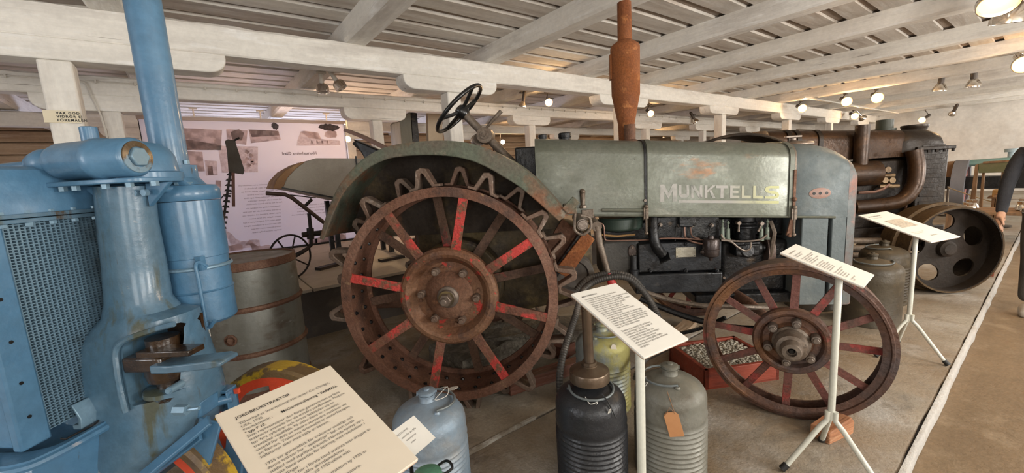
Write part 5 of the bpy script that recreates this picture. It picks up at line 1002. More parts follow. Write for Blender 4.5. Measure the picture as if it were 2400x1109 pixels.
for i, l in enumerate(['Tillverkad i Eskilstuna 1934.','Produktnamn: typ 25','','Traktorn har en tvåcylindrig råoljemotor,','av tändkuletyp, med 26 hästkrafter','och tre växlar framåt.','Den driver bakhjulen via en växellåda','och har remskiva på sidan','','Bakhjulen är försedda med','spadar för bättre grepp i','mjuk åkermark. Framhjulen har','styrfläns av järn. Hjulen är','av äldre slag och har fälg','av plattjärn med ekrar','','Traktorn användes som dragare','av plogar och tröskverk','fram till mitten av','1950-talet då den','ersattes av nyare','','Skänkt till museet','år 1970']):
    if l: L3.append((0.022, 0.050+0.0092*i, 0.0092, 1.0, 0.0, l))
sign('white information board on a tripod pole in front of the small rusty front wheel', (2.04,0.56,0.912), (1.0,0.07,0.02), (-0.07,0.93,0.35), 0.21, 0.297, L3, (2.055,0.52), paper, phase=0.4, joint=0.235)
L2 = [(0.03,0.05,0.012,1.05,0.0003,'JORDBRUKSTRAKTOR'),(0.03,0.075,0.010,1.0,0,'Tillverkad omkring 1920'),(0.03,0.30,0.009,1.0,0,'Traktorn har använts som dragare'),(0.03,0.315,0.009,1.0,0,'och till att driva tröskverk'),(0.12,0.36,0.012,1.05,0.0002,'Skänkt 1965')]
s2 = sign('larger white information board with a faint picture, before the dark tractor', (3.66,0.585,0.875), (0.95,-0.30,0.01), (0.28,0.91,0.32), 0.297, 0.42, L2, (3.67,0.54), paper, phase=0.4, joint=0.25)
# faint printed picture on the larger board
gp = mat('faint_print', (0.55,0.50,0.42), [((0.35,0.31,0.26),60,0.55,0.05)], 0.6, 0, 0)
bdo = [c for c in s2.children if c.name.startswith('board')][0]
def on_board(c, u, v, post, x, y, w_, h_, W_, H_):
    c = Vector(c); u = Vector(u).normalized(); v = Vector(v); v = (v-u*v.dot(u)).normalized(); n = u.cross(v)
    M = Matrix(((u.x,v.x,n.x,c.x-post[0]),(u.y,v.y,n.y,c.y-post[1]),(u.z,v.z,n.z,c.z-ZF),(0,0,0,1)))
    return MB().box((x-W_/2+w_/2, H_/2-y-h_/2, -0.0002),(w_,h_,0.001),M)
on_board((3.66,0.585,0.875),(0.95,-0.30,0.01),(0.28,0.91,0.32),(3.67,0.54),0.07,0.12,0.16,0.11,0.297,0.42).build('printed_picture', gp, bdo)
# ================================================================== fuel cans
zinc = mat('zinc_can_grey', (0.17,0.165,0.135), [((0.225,0.22,0.19),2.5,0.56,0.10), ((0.20,0.12,0.055),4.5,0.64,0.04,(1,1,0.4)), ((0.11,0.095,0.07),5,0.62,0.06)], 0.5, 0.2, 0.18, 30)
zincb = mat('blue_white_zinc_can', (0.25,0.33,0.41), [((0.32,0.36,0.40),2.5,0.56,0.12), ((0.30,0.30,0.29),4,0.64,0.08)], 0.50, 0.35, 0.2, 30)
blackc = mat('black_painted_can', (0.022,0.023,0.026), [((0.05,0.05,0.055),3,0.58,0.10), ((0.33,0.26,0.21),9,0.715,0.015,(1,1,1.5))], 0.36, 0.1, 0.2, 36)
yelc = mat('yellow_over_zinc_can', (0.27,0.30,0.29), [((0.36,0.33,0.12),3.2,0.56,0.04,(1,1,0.6)), ((0.18,0.18,0.14),6,0.62,0.06)], 0.5, 0.3, 0.2, 30)
dullc = mat('dusty_brown_can', (0.075,0.058,0.034), [((0.045,0.034,0.02),2.5,0.56,0.10), ((0.12,0.09,0.05),5,0.64,0.05)], 0.55, 0.1, 0.2, 30)
wirem = mat('grey_handle_wire', (0.22,0.25,0.26), rough=0.4, metal=0.5, bump=0.1)
string = mat('white_string', (0.70,0.68,0.62), rough=0.9, bump=0)
orangetag = mat('orange_card_tag', (0.62,0.30,0.13), [((0.5,0.22,0.09),5,0.6,0.1)], 0.7, 0, 0)
def can(label, x, y, z0, m, rz=0.0, R=0.152, ribs=11, H=0.50, handle=(0.0, 0.9), name='fuel_can', capm=None, raised=0.0):
    t = thing(name, label, 'can', (x, y, z0), rz, None)
    prof = [(R*0.93,0.0),(R+0.003,0.0),(R+0.004,0.010),(R,0.016)]
    zt_ = H*0.60
    if ribs:
        for k in range(ribs):
            zz = 0.03 + (zt_-0.06)*k/ribs; d = (zt_-0.06)/ribs
            prof += [(R-0.0035,zz),(R-0.0015,zz+d*0.25),(R+0.0035,zz+d*0.5),(R-0.0015,zz+d*0.8)]
    prof += [(R,zt_-0.02),(R+0.003,zt_-0.005),(R,zt_+0.01),(R,zt_+0.06),(R*0.97,zt_+0.085),(R*0.88,zt_+0.108),(R*0.70,zt_+0.128),(R*0.45,zt_+0.142),(R*0.26,zt_+0.150),(0.036,zt_+0.152)]
    MB().lathe((0,0,0),(0,0,1),prof,56).build('can_body', m, t, ang=50)
    zs_ = zt_+0.15
    MB().lathe((0,0,zs_-0.004),(0,0,1),[(0.038,0),(0.034,0.004),(0.032,0.026),(0.037,0.030),(0.037,0.034)],28).build('neck', capm or m, t, ang=40)
    MB().lathe((0,0,zs_+0.030),(0,0,1),[(0.030,0),(0.036,0.002),(0.036,0.013),(0.030,0.016),(0.012,0.017),(0.012,0.023),(0.001,0.025)],28).box((0.034,0,zs_+0.037),(0.016,0.014,0.010)).box((-0.034,0,zs_+0.037),(0.016,0.014,0.010)).build('cap', capm or m, t, ang=40)
    a0, lift = handle
    P_ = []
    for k in range(13):
        a = a0 + PI*k/12; rr = R*0.60 + R*0.16*math.sin(PI*k/12)
        P_.append((rr*math.cos(a), rr*math.sin(a), zt_+0.145 - 0.012*math.sin(PI*k/12) + (lift-0.6)*0.05*math.sin(PI*k/12)))
    MB().tube([(P_[0][0]*1.02,P_[0][1]*1.02,P_[0][2]-0.02)]+P_+[(P_[-1][0]*1.02,P_[-1][1]*1.02,P_[-1][2]-0.02)],0.0052,8).build('handle', wirem, t)
    for p in (P_[0],P_[-1]): MB().lathe((p[0],p[1],p[2]-0.02),(0,0,1),[(0.012,0.0),(0.014,0.008),(0.010,0.016)],12).build('handle_lug', m, t)
    return t
c1_ = can('pale blue zinc can, partly behind the cream board at bottom centre', 0.655, 1.535, 0.0-0.012, zincb, -0.4, handle=(-1.2,0.7))
c2_ = can('black ribbed can with a brass hand pump standing on its top', 1.25, 1.17, -0.012, blackc, -0.82, handle=(-2.9,0.6))
c3_ = can('grey ribbed can with an orange card tag on its wire handle', 1.56, 0.98, -0.012, zinc, -1.012, handle=(1.9,0.8))
c4_ = can('can with worn yellow shoulder paint behind the black can', 1.75, 1.53, -0.012, yelc, -0.85, handle=(-2.0,0.9))
c5_ = can('dusty smooth can, front one of three beside the grey-blue radiator', 4.27, 0.87, -0.012, dullc, 0.0, R=0.20, ribs=0, H=0.62, handle=(2.0,0.6))
c6_ = can('dusty ribbed can, right rear one of three beside the grey-blue radiator', 4.95, 0.93, -0.012, dullc, 0.0, R=0.18, ribs=12, H=0.62, handle=(0.6,0.6))
c7_ = can('dusty can partly hidden, left rear one of three beside the radiator', 4.42, 1.33, -0.012, dullc, 0.0, R=0.20, ribs=0, H=0.66, handle=(0.0,0.6))
# brass hand pump on the black can
pumpm = mat('brown_brass_pump', (0.13,0.09,0.06), [((0.24,0.19,0.13),3,0.58,0.12,(1,1,0.4)), ((0.10,0.07,0.05),5,0.62,0.06)], 0.36, 0.65, 0.1, 30)
pt = thing('hand_pump', 'brown brass hand pump with round base standing on the black can', 'pump', (1.25,1.17,0.462))
MB().lathe((0,0,-0.010),(0,0,1),[(0.083,0.0),(0.086,0.003),(0.086,0.042),(0.083,0.048),(0.060,0.058),(0.034,0.066),(0.034,0.072)],44).build('pump_base', pumpm, pt, ang=35)
MB().cyl((0,0,0.052),(0,0,0.075),0.032,n=8).cyl((0,0,0.065),(-0.006,0,0.33),0.0215,n=24).build('pump_tube', pumpm, pt)
def tagcard(parent, p, w_, h_, m, rz, tilt, name='card_tag'):
    M = Matrix.Translation(p) @ Matrix.Rotation(rz,4,'Z') @ Matrix.Rotation(tilt,4,'X') @ Matrix.Rotation(-0.25,4,'Y')
    o = MB().prism([(-w_/2,-h_/2),(w_/2,-h_/2),(w_/2,h_/2-0.012),(w_/2-0.012,h_/2),(-w_/2+0.012,h_/2),(-w_/2,h_/2-0.012)],-0.0007,0.0007,M).build(name, m, parent); return o
g = tagcard(c3_, (0.015,-0.163,0.312), 0.058, 0.108, orangetag, 0.0, 0.0)
MB().tube([(0.02,-0.163,0.36),(0.01,-0.155,0.385),(-0.01,-0.12,0.43)],0.0015,6).tube([(0.02,-0.163,0.36),(0.0,-0.165,0.385),(-0.02,-0.165,0.345)],0.0015,6).build('tag_twine', mat('brown_twine', (0.28,0.15,0.08), rough=0.9, bump=0), c3_)
MB().tube(smoothpath([(-0.10,-0.02,0.435),(-0.11,-0.05,0.415),(-0.09,-0.06,0.43),(-0.105,-0.075,0.41)],4),0.0015,6).build('string', string, c3_)
MB().tube(smoothpath([(-0.02,-0.10,0.44),(0.0,-0.12,0.42),(0.03,-0.11,0.425),(0.01,-0.125,0.405),(-0.01,-0.12,0.395)],4),0.0018,6).build('string', string, c2_)
tagcard(c2_, (0.075,-0.135,0.40), 0.014, 0.045, string, 0.6, 0.6, 'label_strip')
MB().tube([(0.05,-0.09,0.45),(0.07,-0.11,0.43),(0.10,-0.13,0.37)],0.003,6).build('wire_end', eng, c2_)
MB().tube(smoothpath([(0.06,0.06,0.462),(0.09,0.03,0.475),(0.08,-0.02,0.465),(0.03,-0.03,0.462),(0.09,0.05,0.47)],5),0.0015,6).build('string', string, c1_)
tagcard(c1_, (0.115,0.06,0.45), 0.03, 0.06, paper, 1.0, 1.2)
tagcard(c4_, (0.06,-0.13,0.40), 0.03, 0.05, pcream, 0.3, 0.2)
# small card standing against the blue zinc can, and the green lidded canister in front
cc = [(0.301,1.067,0.691), (0.401,0.991,0.687)]
sc0 = Vector((0.410,1.130,0.580))
st = thing('label_card', 'small white card with a few typed lines beside the pale blue can', 'card', (sc0.x, sc0.y, -0.012))
u = Vector((0.93,0.36,0.02)).normalized(); v = Vector((-0.30,0.80,0.52)); v = (v-u*v.dot(u)).normalized(); n = u.cross(v)
M = Matrix(((u.x,v.x,n.x,0),(u.y,v.y,n.y,0),(u.z,v.z,n.z,sc0.z+0.012),(0,0,0,1)))
cb = MB().box((0,0,-0.001),(0.14,0.10,0.002),M).build('card', paper, st)
for k, l in enumerate(('MOTSTRAK','avses för att fylla','kastanjerna','sedan')): text(l, 0.0085, M @ Matrix.Translation((-0.02+0.006*k, 0.026-0.014*k, 0.0004)), inkg, 'lettering', cb)
MB().cyl((0,0,0),(0,0,sc0.z+0.008),0.006,n=10).cyl((0,0,0),(0,0,0.008),0.05,n=24).build('card_stand', eng, st)
gm = mat('green_machine_paint', (0.10,0.26,0.17), [((0.22,0.17,0.09),6,0.62,0.05), ((0.05,0.07,0.045),4,0.60,0.08)], 0.45, 0.1, 0.2)
gp_ = Vector((0.370,0.910,0.599))
gt = thing('green_canister', 'green painted metal canister at the bottom edge, below the small white card', 'canister', (gp_.x, gp_.y, -0.012))
MB().lathe((0,0,0),(0,0,1),[(0.09,0),(0.095,0.01),(0.095,gp_.z-0.06),(0.085,gp_.z-0.03),(0.05,gp_.z-0.005),(0.03,gp_.z+0.012),(0.03,gp_.z+0.02)],36).build('can_body', gm, gt)
MB().lathe((0,0,gp_.z+0.016),(0,0,1),[(0.036,0),(0.036,0.014),(0.028,0.018)],24).build('cap', gm, gt)
MB().tube(smoothpath([(0.03,-0.02,gp_.z+0.02),(0.055,-0.03,gp_.z+0.035),(0.06,0.01,gp_.z+0.03),(0.035,0.02,gp_.z+0.02)],5),0.0035,6).build('wire_ring', eng, gt)
# ================================================================== barrels
barm = mat('zinc_barrel', (0.20,0.195,0.165), [((0.27,0.275,0.25),3.0,0.55,0.12,(1,1,0.25)), ((0.13,0.10,0.075),4,0.62,0.08,(1,1,2)), ((0.34,0.35,0.32),8,0.66,0.04,(1,1,3))], 0.5, 0.25, 0.12, 26)
barr = mat('barrel_rust_hoop', (0.17,0.085,0.055), [((0.26,0.15,0.10),6,0.58,0.08)], 0.7, 0.3, 0.3)
def barrel(label, x, y, rz):
    t = thing('steel_barrel', label, 'barrel', (x, y, 0), rz); R = 0.305; Hh = 0.90
    MB().lathe((0,0,0),(0,0,1),[(R*0.96,0.0),(R,0.004),(R,0.29),(R-0.003,0.30),(R,0.31),(R,0.58),(R-0.003,0.59),(R,0.60),(R,Hh-0.03),(R-0.004,Hh-0.004)],64,cap=True).build('barrel_shell', barm, t, ang=40)
    MB().lathe((0,0,0),(0,0,1),[(0.001,Hh-0.022),(R*0.5,Hh-0.022),(R-0.02,Hh-0.026),(R-0.012,Hh-0.012)],64,cap=False).build('barrel_head', barm, t)
    for zz in (0.0,0.30,0.60):
        if zz: MB().lathe((0,0,zz),(0,0,1),[(R,-0.018),(R+0.012,-0.014),(R+0.018,0.0),(R+0.012,0.014),(R,0.018)],64,cap=False).build('hoop', barr, t)
    MB().lathe((0,0,Hh),(0,0,1),[(R-0.014,-0.03),(R-0.014,0.004),(R+0.004,0.006),(R+0.006,-0.045),(R,-0.05)],64,closed=True).build('top_rim', barr, t, ang=40)
    MB().lathe((0,0,0),(0,0,1),[(R,0.0),(R+0.008,0.0),(R+0.008,0.04),(R,0.045)],64,closed=True).build('bottom_rim', barr, t, ang=40)
    MB().lathe((0,-R+0.006,0.42),(0,-1,0),[(0.038,0),(0.038,0.010),(0.030,0.014),(0.030,0.006),(0.018,0.006),(0.018,0.016),(0.001,0.017)],24).build('bung', barr, t, ang=35)
    return t
barrel('grey zinc barrel with rusty hoops between blue tractor and spoked wheel', 0.21, 3.36, -0.55)
barrel('second zinc barrel mostly hidden behind the blue air cleaner', -0.50, 3.62, 0.3)
# ================================================================== hoses, blocks, crate, timbers on the floor
def hose(label, pts, r=0.018):
    P_ = smoothpath(pts, 14); n = len(P_)
    m_ = MB(); Q_ = []
    L_ = 0; ls = [0]
    for i in range(1,n): L_ += (P_[i]-P_[i-1]).length; ls.append(L_)
    N_ = int(L_/0.0036); R_ = []
    for k in range(N_+1):
        d = L_*k/N_; i = max(1, next((j for j in range(n) if ls[j] >= d), n-1)); f = (d-ls[i-1])/max(1e-6,(ls[i]-ls[i-1])); Q_.append(P_[i-1].lerp(P_[i], f))
    o = m_.tube(Q_, r, 12, rf=lambda t: r*(1.0 + 0.08*math.sin(t*N_*PI/2)))
    o = m_.build('corrugated_hose', mat('corrugated_hose_grey', (0.05,0.045,0.04), [((0.15,0.13,0.11),6,0.6,0.08)], 0.55, 0.3, 0.1), None, ang=80)
    return tag(o, label, 'hose')
hose('dark corrugated hose running from the black can up behind the MOTORBRÄNSLE board', [(1.34,1.42,0.02),(1.335,1.45,0.35),(1.628,1.604,0.564),(1.660,1.597,0.659),(1.749,1.601,0.702),(1.843,1.537,0.732),(1.921,1.477,0.721),(1.972,1.427,0.660),(2.017,1.374,0.558),(1.989,1.315,0.465),(1.900,1.297,0.345),(1.803,1.298,0.302),(1.723,1.282,0.238)])
hose('second corrugated hose looping behind the red clutch foot', [(1.745,1.719,0.642),(1.805,1.686,0.702),(1.938,1.616,0.726),(2.022,1.523,0.698),(2.079,1.460,0.591),(2.050,1.403,0.505),(2.040,1.378,0.329)], 0.016)
stone = mat('rough_stone', (0.16,0.14,0.11), [((0.26,0.235,0.19),14,0.56,0.08), ((0.12,0.10,0.08),9,0.60,0.06)], 0.9, 0, 1.0, 34)
def rough_block(name, label, cat, c, d, rz, m, amp=0.008, parent=None, cuts=5):
    bm = bmesh.new(); bmesh.ops.create_cube(bm, size=1.0); bmesh.ops.subdivide_edges(bm, edges=bm.edges[:], cuts=cuts, use_grid_fill=True)
    for v_ in bm.verts: v_.co = Vector((v_.co.x*d[0], v_.co.y*d[1], v_.co.z*d[2])) + Vector([random.uniform(-amp,amp) for _ in range(3)])
    me = bpy.data.meshes.new(name); bm.to_mesh(me); bm.free(); me.materials.append(m); o = bpy.data.objects.new(name, me); lnk(o, parent)
    o.location = c; o.rotation_euler = (0,0,rz)
    if label: tag(o, label, cat)
    return o
rough_block('stone_slab', 'rough grey stone slab lying under the tractor behind the big wheel', 'stone', (2.02,2.35,0.095), (0.95,0.35,0.16), -0.55, stone)
rough_block('stone_slab', 'flat rough stone slab seen through the big wheel spokes', 'stone', (1.52,2.52,0.085), (0.60,0.40,0.15), 0.1, stone)
tim = mat('red_brown_timber', (0.17,0.065,0.04), [((0.10,0.045,0.03),4,0.58,0.1,(0.5,4,4))], 0.6, 0, 0.25, 30, stretch=(0.5,4,4))
rough_block('timber_beam', 'red-brown timber beam on the floor behind the yellow can', 'beam', (1.80,1.92,0.045), (0.85,0.08,0.08), -0.15, tim, 0.002)
woodo = mat('orange_wood_chock', (0.42,0.19,0.09), [((0.28,0.11,0.05),4,0.58,0.08,(0.7,5,5)), ((0.52,0.30,0.17),9,0.62,0.06,(0.5,6,6))], 0.7, 0, 0.3, 26, stretch=(0.6,4,4))
ch = MB().prism([(-0.10,0.0),(0.09,0.0),(0.095,0.06),(0.07,0.092),(-0.10,0.06)],-0.045,0.045).build('wheel_chock', woodo, None, bevel=0.005); ch.location = (2.345,0.585,-0.012); ch.rotation_euler = (0,0,-0.25)
tag(ch, 'orange-brown wooden chock under the small rusty front wheel', 'chock')
# tray of rubble
redwd = mat('red_stained_wood', (0.30,0.055,0.028), [((0.18,0.04,0.025),5,0.58,0.1,(0.6,4,4))], 0.45, 0, 0.2, 30, stretch=(0.6,4,4))
ta = (2.771,1.499,0.100); tb = (2.413,1.225,0.000); tc_ = (2.620,0.941,0.000)
ct = thing('rubble_tray', 'red-stained wooden tray filled with stone rubble behind the small front wheel', 'tray', (2.62,1.27,-0.0), -0.02)
ct.rotation_euler = (0,0,-0.5); tw, td = 0.50, 0.42
for (x0,y0_,x1,y1_) in ((-tw/2,-td/2,tw/2,-td/2+0.025),(-tw/2,td/2-0.025,tw/2,td/2),(-tw/2,-td/2,-tw/2+0.025,td/2),(tw/2-0.025,-td/2,tw/2,td/2)): MB().b2((x0,y0_,-0.012),(x1,y1_,0.115)).build('tray_side', redwd, ct, bevel=0.003)
MB().b2((-tw/2,-td/2,-0.012),(tw/2,td/2,0.005)).build('tray_bottom', redwd, ct)
rb = mat('stone_rubble', (0.50,0.45,0.36), [((0.30,0.24,0.17),12,0.60,0.08), ((0.52,0.48,0.40),16,0.62,0.06)], 0.9, 0, 0.8, 40)
s = MB()
for i in range(1500):
    x = random.uniform(-tw/2+0.04,tw/2-0.04); y = random.uniform(-td/2+0.04,td/2-0.04); r = random.uniform(0.004,0.011)
    s.sph((x,y,0.098+random.uniform(-0.008,0.010)), r, 6, (1,random.uniform(.7,1.2),random.uniform(.5,.9)))
o = s.build('rubble', rb, ct, ang=20); o['kind'] = 'stuff'
MB().b2((-tw/2+0.03,-td/2+0.03,0.0),(tw/2-0.03,td/2-0.03,0.095)).build('rubble_bed', rb, ct)
# loose boards and planks on the floor under the tractor
pw = mat('pale_plank', (0.34,0.25,0.17), [((0.22,0.15,0.10),4,0.58,0.08,(0.5,5,5))], 0.75, 0, 0.2, 30, stretch=(0.5,4,4))
for k, (c, d, rz, lab) in enumerate((((2.55,2.05,0.03),(0.75,0.12,0.05),-0.35,'pale plank lying on the floor under the engine'),((2.95,1.76,0.025),(0.50,0.10,0.04),0.2,'short pale plank crossing behind the front wheel'),((2.06,2.15,0.05),(0.24,0.12,0.09),0.2,'brown wood block under the engine beside the hose'))):
    rough_block('wood_plank' if k < 2 else 'wood_block', lab, 'plank' if k < 2 else 'block', c, d, rz, pw if k < 2 else tim, 0.002)
# ================================================================== raised plinth exhibits
PZ = 0.45
# translucent banner with photographs, seen from behind
ban = bpy.data.materials.new('translucent_banner_cloth'); ban.use_nodes = True; nt = ban.node_tree; N_ = nt.nodes; out_ = N_['Material Output']; pb_ = N_['Principled BSDF']
pb_.inputs['Base Color'].default_value = (0.62,0.58,0.57,1); pb_.inputs['Roughness'].default_value = 0.35
tl = N_.new('ShaderNodeBsdfTranslucent'); tl.inputs[0].default_value = (0.74,0.72,0.78,1); mxs = N_.new('ShaderNodeMixShader'); mxs.inputs[0].default_value = 0.62
nt.links.new(pb_.outputs[0], mxs.inputs[1]); nt.links.new(tl.outputs[0], mxs.inputs[2]); nt.links.new(mxs.outputs[0], out_.inputs[0])
def prm(name, col, tr=0.7, sc=30.0, c2=None):
    m = bpy.data.materials.new(name); m.use_nodes = True; nt = m.node_tree; N_ = nt.nodes; pb_ = N_['Principled BSDF']
    tc = N_.new('ShaderNodeTexCoord'); nz = N_.new('ShaderNodeTexNoise'); nz.inputs['Scale'].default_value = sc; nz.inputs['Detail'].default_value = 6; nt.links.new(tc.outputs['Object'], nz.inputs['Vector'])
    mr = N_.new('ShaderNodeMapRange'); mr.inputs[1].default_value = 0.42; mr.inputs[2].default_value = 0.58; nt.links.new(nz.outputs['Fac'], mr.inputs[0])
    mx = N_.new('ShaderNodeMix'); mx.data_type = 'RGBA'; mx.inputs[6].default_value = (*col,1); mx.inputs[7].default_value = (*(c2 or [c*1.7 for c in col]),1); nt.links.new(mr.outputs[0], mx.inputs['Factor'])
    nt.links.new(mx.outputs[2], pb_.inputs['Base Color']); pb_.inputs['Roughness'].default_value = 0.5
    tl = N_.new('ShaderNodeBsdfTranslucent'); nt.links.new(mx.outputs[2], tl.inputs[0]); mxs = N_.new('ShaderNodeMixShader'); mxs.inputs[0].default_value = tr
    nt.links.new(pb_.outputs[0], mxs.inputs[1]); nt.links.new(tl.outputs[0], mxs.inputs[2]); nt.links.new(mxs.outputs[0], N_['Material Output'].inputs[0]); return m
phd = prm('print_dark_grey', (0.52,0.44,0.42), tr=0.82, sc=14, c2=(0.70,0.62,0.59)); phm = prm('print_mid_grey', (0.68,0.60,0.57), tr=0.85, sc=11, c2=(0.88,0.80,0.77)); phl = prm('print_light_grey', (0.82,0.76,0.74), tr=0.88, c2=(0.95,0.90,0.88)); phk = prm('print_black', (0.05,0.03,0.03), 0.2)
BY = 7.0
bL = (-0.189,7.000,2.321); bR = (2.030,7.000,2.320)
bt = thing('banner', 'large translucent printed banner with farm photographs, lit from behind', 'banner', (0.9, BY, PZ))
bx0, bx1, bzt, bzb = bL[0]-0.9-0.25, bR[0]-0.9, bR[2]-PZ, 0.02
s = MB(); xs = [bx0+(bx1-bx0)*i/40 for i in range(41)]
s.sheet([(x,0.006*math.sin(x*5),bzt) for x in xs],[(x,0.012*math.sin(x*5+0.8),bzb) for x in xs],0.0015); s.build('banner_cloth', ban, bt, ang=80)
MB().b2((bx0-0.02,-0.03,bzt-0.01),(bx1+0.02,0.02,bzt+0.035)).build('top_rail', mat('aluminium_rail', (0.40,0.30,0.25), rough=0.4, metal=0.4, bump=0), bt)
MB().b2((bx0-0.02,-0.02,0.0),(bx1+0.02,0.03,0.03)).build('bottom_rail', eng, bt)
for x in (bx0, bx1): MB().cyl((x,0.03,0),(x,0.03,bzt),0.012,n=10).build('side_pole', eng, bt)
def print_poly(pts, m, name='printed_photo', y=-0.016):
    # pts given as world points on the banner plane
    q = MB(); q.prism([(p[0]-0.9, p[2]-PZ) for p in pts], y, y-0.001); return q.build(name, m, bt)
def R4(x0,y0,x1,y1): return None
print_poly([(-0.076,7.000,2.212),(0.403,7.000,2.193),(0.357,7.000,1.924),(-0.093,7.000,1.929)], phm)
print_poly([(-0.081,7.000,2.076),(0.371,7.000,1.993),(0.357,7.000,1.924),(-0.093,7.000,1.929)], phd, y=-0.018)
print_poly([(-0.064,7.000,2.076),(-0.021,7.000,2.197),(0.043,7.000,2.115),(0.033,7.000,2.071)], phl, y=-0.018)
print_poly([(0.453,7.000,2.205),(0.701,7.000,2.192),(0.659,7.000,1.991),(0.439,7.000,2.027)], phm)
print_poly([(0.496,7.000,2.166),(0.601,7.000,2.208),(0.655,7.000,2.156),(0.611,7.000,2.050),(0.507,7.000,2.062)], phd, y=-0.018)
print_poly([(0.713,7.000,2.204),(1.085,7.000,2.192),(1.102,7.000,2.064),(0.719,7.000,2.015)], phm)
print_poly([(0.718,7.000,2.204),(1.085,7.000,2.192),(1.087,7.000,2.125),(0.740,7.000,2.098)], phd, y=-0.018)
for k in range(3): print_poly([(0.783,7.000,2.187),(0.815,7.000,2.188),(0.813,7.000,2.134),(0.781,7.000,2.134)] if k==0 else ([(0.888,7.000,2.183),(0.920,7.000,2.183),(0.919,7.000,2.135),(0.887,7.000,2.135)] if k==1 else [(0.995,7.000,2.178),(1.028,7.000,2.179),(1.028,7.000,2.136),(0.995,7.000,2.136)]), phl, 'printed_window', y=-0.020)
print_poly([(1.302,7.000,1.976),(1.324,7.000,2.064),(1.387,7.000,2.190),(1.581,7.000,2.168),(1.644,7.000,2.078),(1.927,7.000,2.053),(1.932,7.000,1.979)], phl)
print_poly([(1.373,7.000,2.178),(1.429,7.000,2.197),(1.625,7.000,2.175),(1.662,7.000,2.072),(1.487,7.000,2.090)], phm, y=-0.018)
for k in range(4):
    a = (1.507,7.000,2.052); dx = k*0.075; print_poly([(a[0]+dx,7.,a[2]),(a[0]+dx+0.02,7.,a[2]),(a[0]+dx+0.02,7.,a[2]-0.04),(a[0]+dx,7.,a[2]-0.04)], phd, 'printed_window', y=-0.020)
def blob(cx_, cz_, rx__, rz__, m, n=26, jit=0.18, y=-0.017):
    pts = [(cx_+rx__*math.cos(2*PI*i/n)*(1+random.uniform(-jit,jit)), 7.0, cz_+rz__*math.sin(2*PI*i/n)*(1+random.uniform(-jit,jit))) for i in range(n)]; return print_poly(pts, m, 'printed_foliage', y)
a = (1.796,7.000,2.255); blob(a[0],a[2],0.14,0.055,phk); a = (1.049,7.000,2.258); blob(a[0],a[2],0.045,0.05,phk); a = (1.810,7.000,2.151); blob(a[0],a[2],0.10,0.06,phm)
print_poly([(-0.086,7.000,1.918),(0.146,7.000,1.904),(0.139,7.000,1.644),(-0.043,7.000,1.651),(-0.071,7.000,1.775)], phm)
print_poly([(0.159,7.000,1.791),(0.289,7.000,1.776),(0.273,7.000,1.586),(0.145,7.000,1.586)], phl)
print_poly([(0.178,7.000,1.722),(0.232,7.000,1.709),(0.226,7.000,1.594),(0.165,7.000,1.597)], phd, y=-0.018)
print_poly([(0.326,7.000,1.981),(0.797,7.000,1.967),(0.750,7.000,1.606),(0.326,7.000,1.618)], phl)
for k in range(7):
    a = (0.640,7.000,1.802); blob(a[0]+random.uniform(-.05,.08),a[2]+random.uniform(-.1,.1),0.03,0.025,phm,12,0.3,y=-0.018)
print_poly([(0.240,7.000,1.518),(0.301,7.000,1.509),(0.280,7.000,1.311),(0.214,7.000,1.322)], phm)
# horses and team at the bottom edge
for (px_, rx__, rz__) in ((0,0,0),):
    pass
def horse(x, z, sc, m, yy=-0.018):
    pts = [(-0.30,-0.10),(-0.30,0.02),(-0.22,0.05),(-0.10,0.03),(0.0,0.04),(0.08,0.10),(0.12,0.19),(0.17,0.24),(0.19,0.28),(0.21,0.23),(0.30,0.14),(0.31,0.10),(0.26,0.10),(0.20,0.13),(0.17,0.04),(0.16,-0.10)]
    return print_poly([(x-p[0]*sc,7.0,z+p[1]*sc) for p in pts], m, 'printed_horse', yy)
a = (0.419,7.000,0.621); horse(a[0],a[2],0.75,phl); a = (0.247,7.000,0.586); horse(a[0],a[2],0.6,phm,-0.0205); a = (0.617,7.000,0.529); horse(a[0],a[2],0.5,phm,-0.023)
print_poly([(1.387,7.000,0.547),(1.858,7.000,0.586),(1.845,7.000,0.411),(1.381,7.000,0.391)], phl)
print_poly([(1.412,7.000,0.543),(1.467,7.000,0.583),(1.525,7.000,0.541),(1.606,7.000,0.578),(1.686,7.000,0.533),(1.776,7.000,0.576),(1.853,7.000,0.538),(1.849,7.000,0.446),(1.415,7.000,0.461)], phm, y=-0.018)
print_poly([(1.279,7.000,0.562),(1.413,7.000,0.556),(1.411,7.000,0.434),(1.276,7.000,0.441)], phm)
Mm = lambda p, sz: Matrix.Translation((p[0]-0.9, -0.0165, p[2]-PZ)) @ Matrix.Diagonal((-1,1,1,1)) @ Matrix.Rotation(PI/2,4,'X')
inkb = prm('banner_ink', (0.13,0.10,0.10), 0.3)
text('Hjernarholms Gård', 0.060, Mm((1.567,7.000,1.845),0), inkb, 'banner_lettering', bt, 0.0012)
T1 = ['Gården omnämns redan under medeltiden och','brukades av samma släkt i flera hundra år.','Under 1800-talet byggdes gården ut med nya','ladugårdar och ett mejeri som drevs av','gårdens folk. Häststallet rymde tjugo hästar','och vagnar av alla slag stod i vagnslidret','fram till dess att den första traktorn kom.']
T2 = ['Museet visar redskap och maskiner från','jordbruket under hundra år. Här finns både','plogar, harvar, tröskverk och traktorer som','använts i bygden. Den första traktorn','köptes redan 1917. Dragarna byttes ut med','tiden mot traktorer av modernare slag och','hästarna försvann under 1950-talet.','Samlingen sköts av frivilliga krafter.']
for i, l in enumerate(T1): text(l, 0.027, Mm(((1.005,7.000,1.420)[0],0,(1.005,7.000,1.420)[2]-0.045*i),0), inkb, 'banner_lettering', bt)
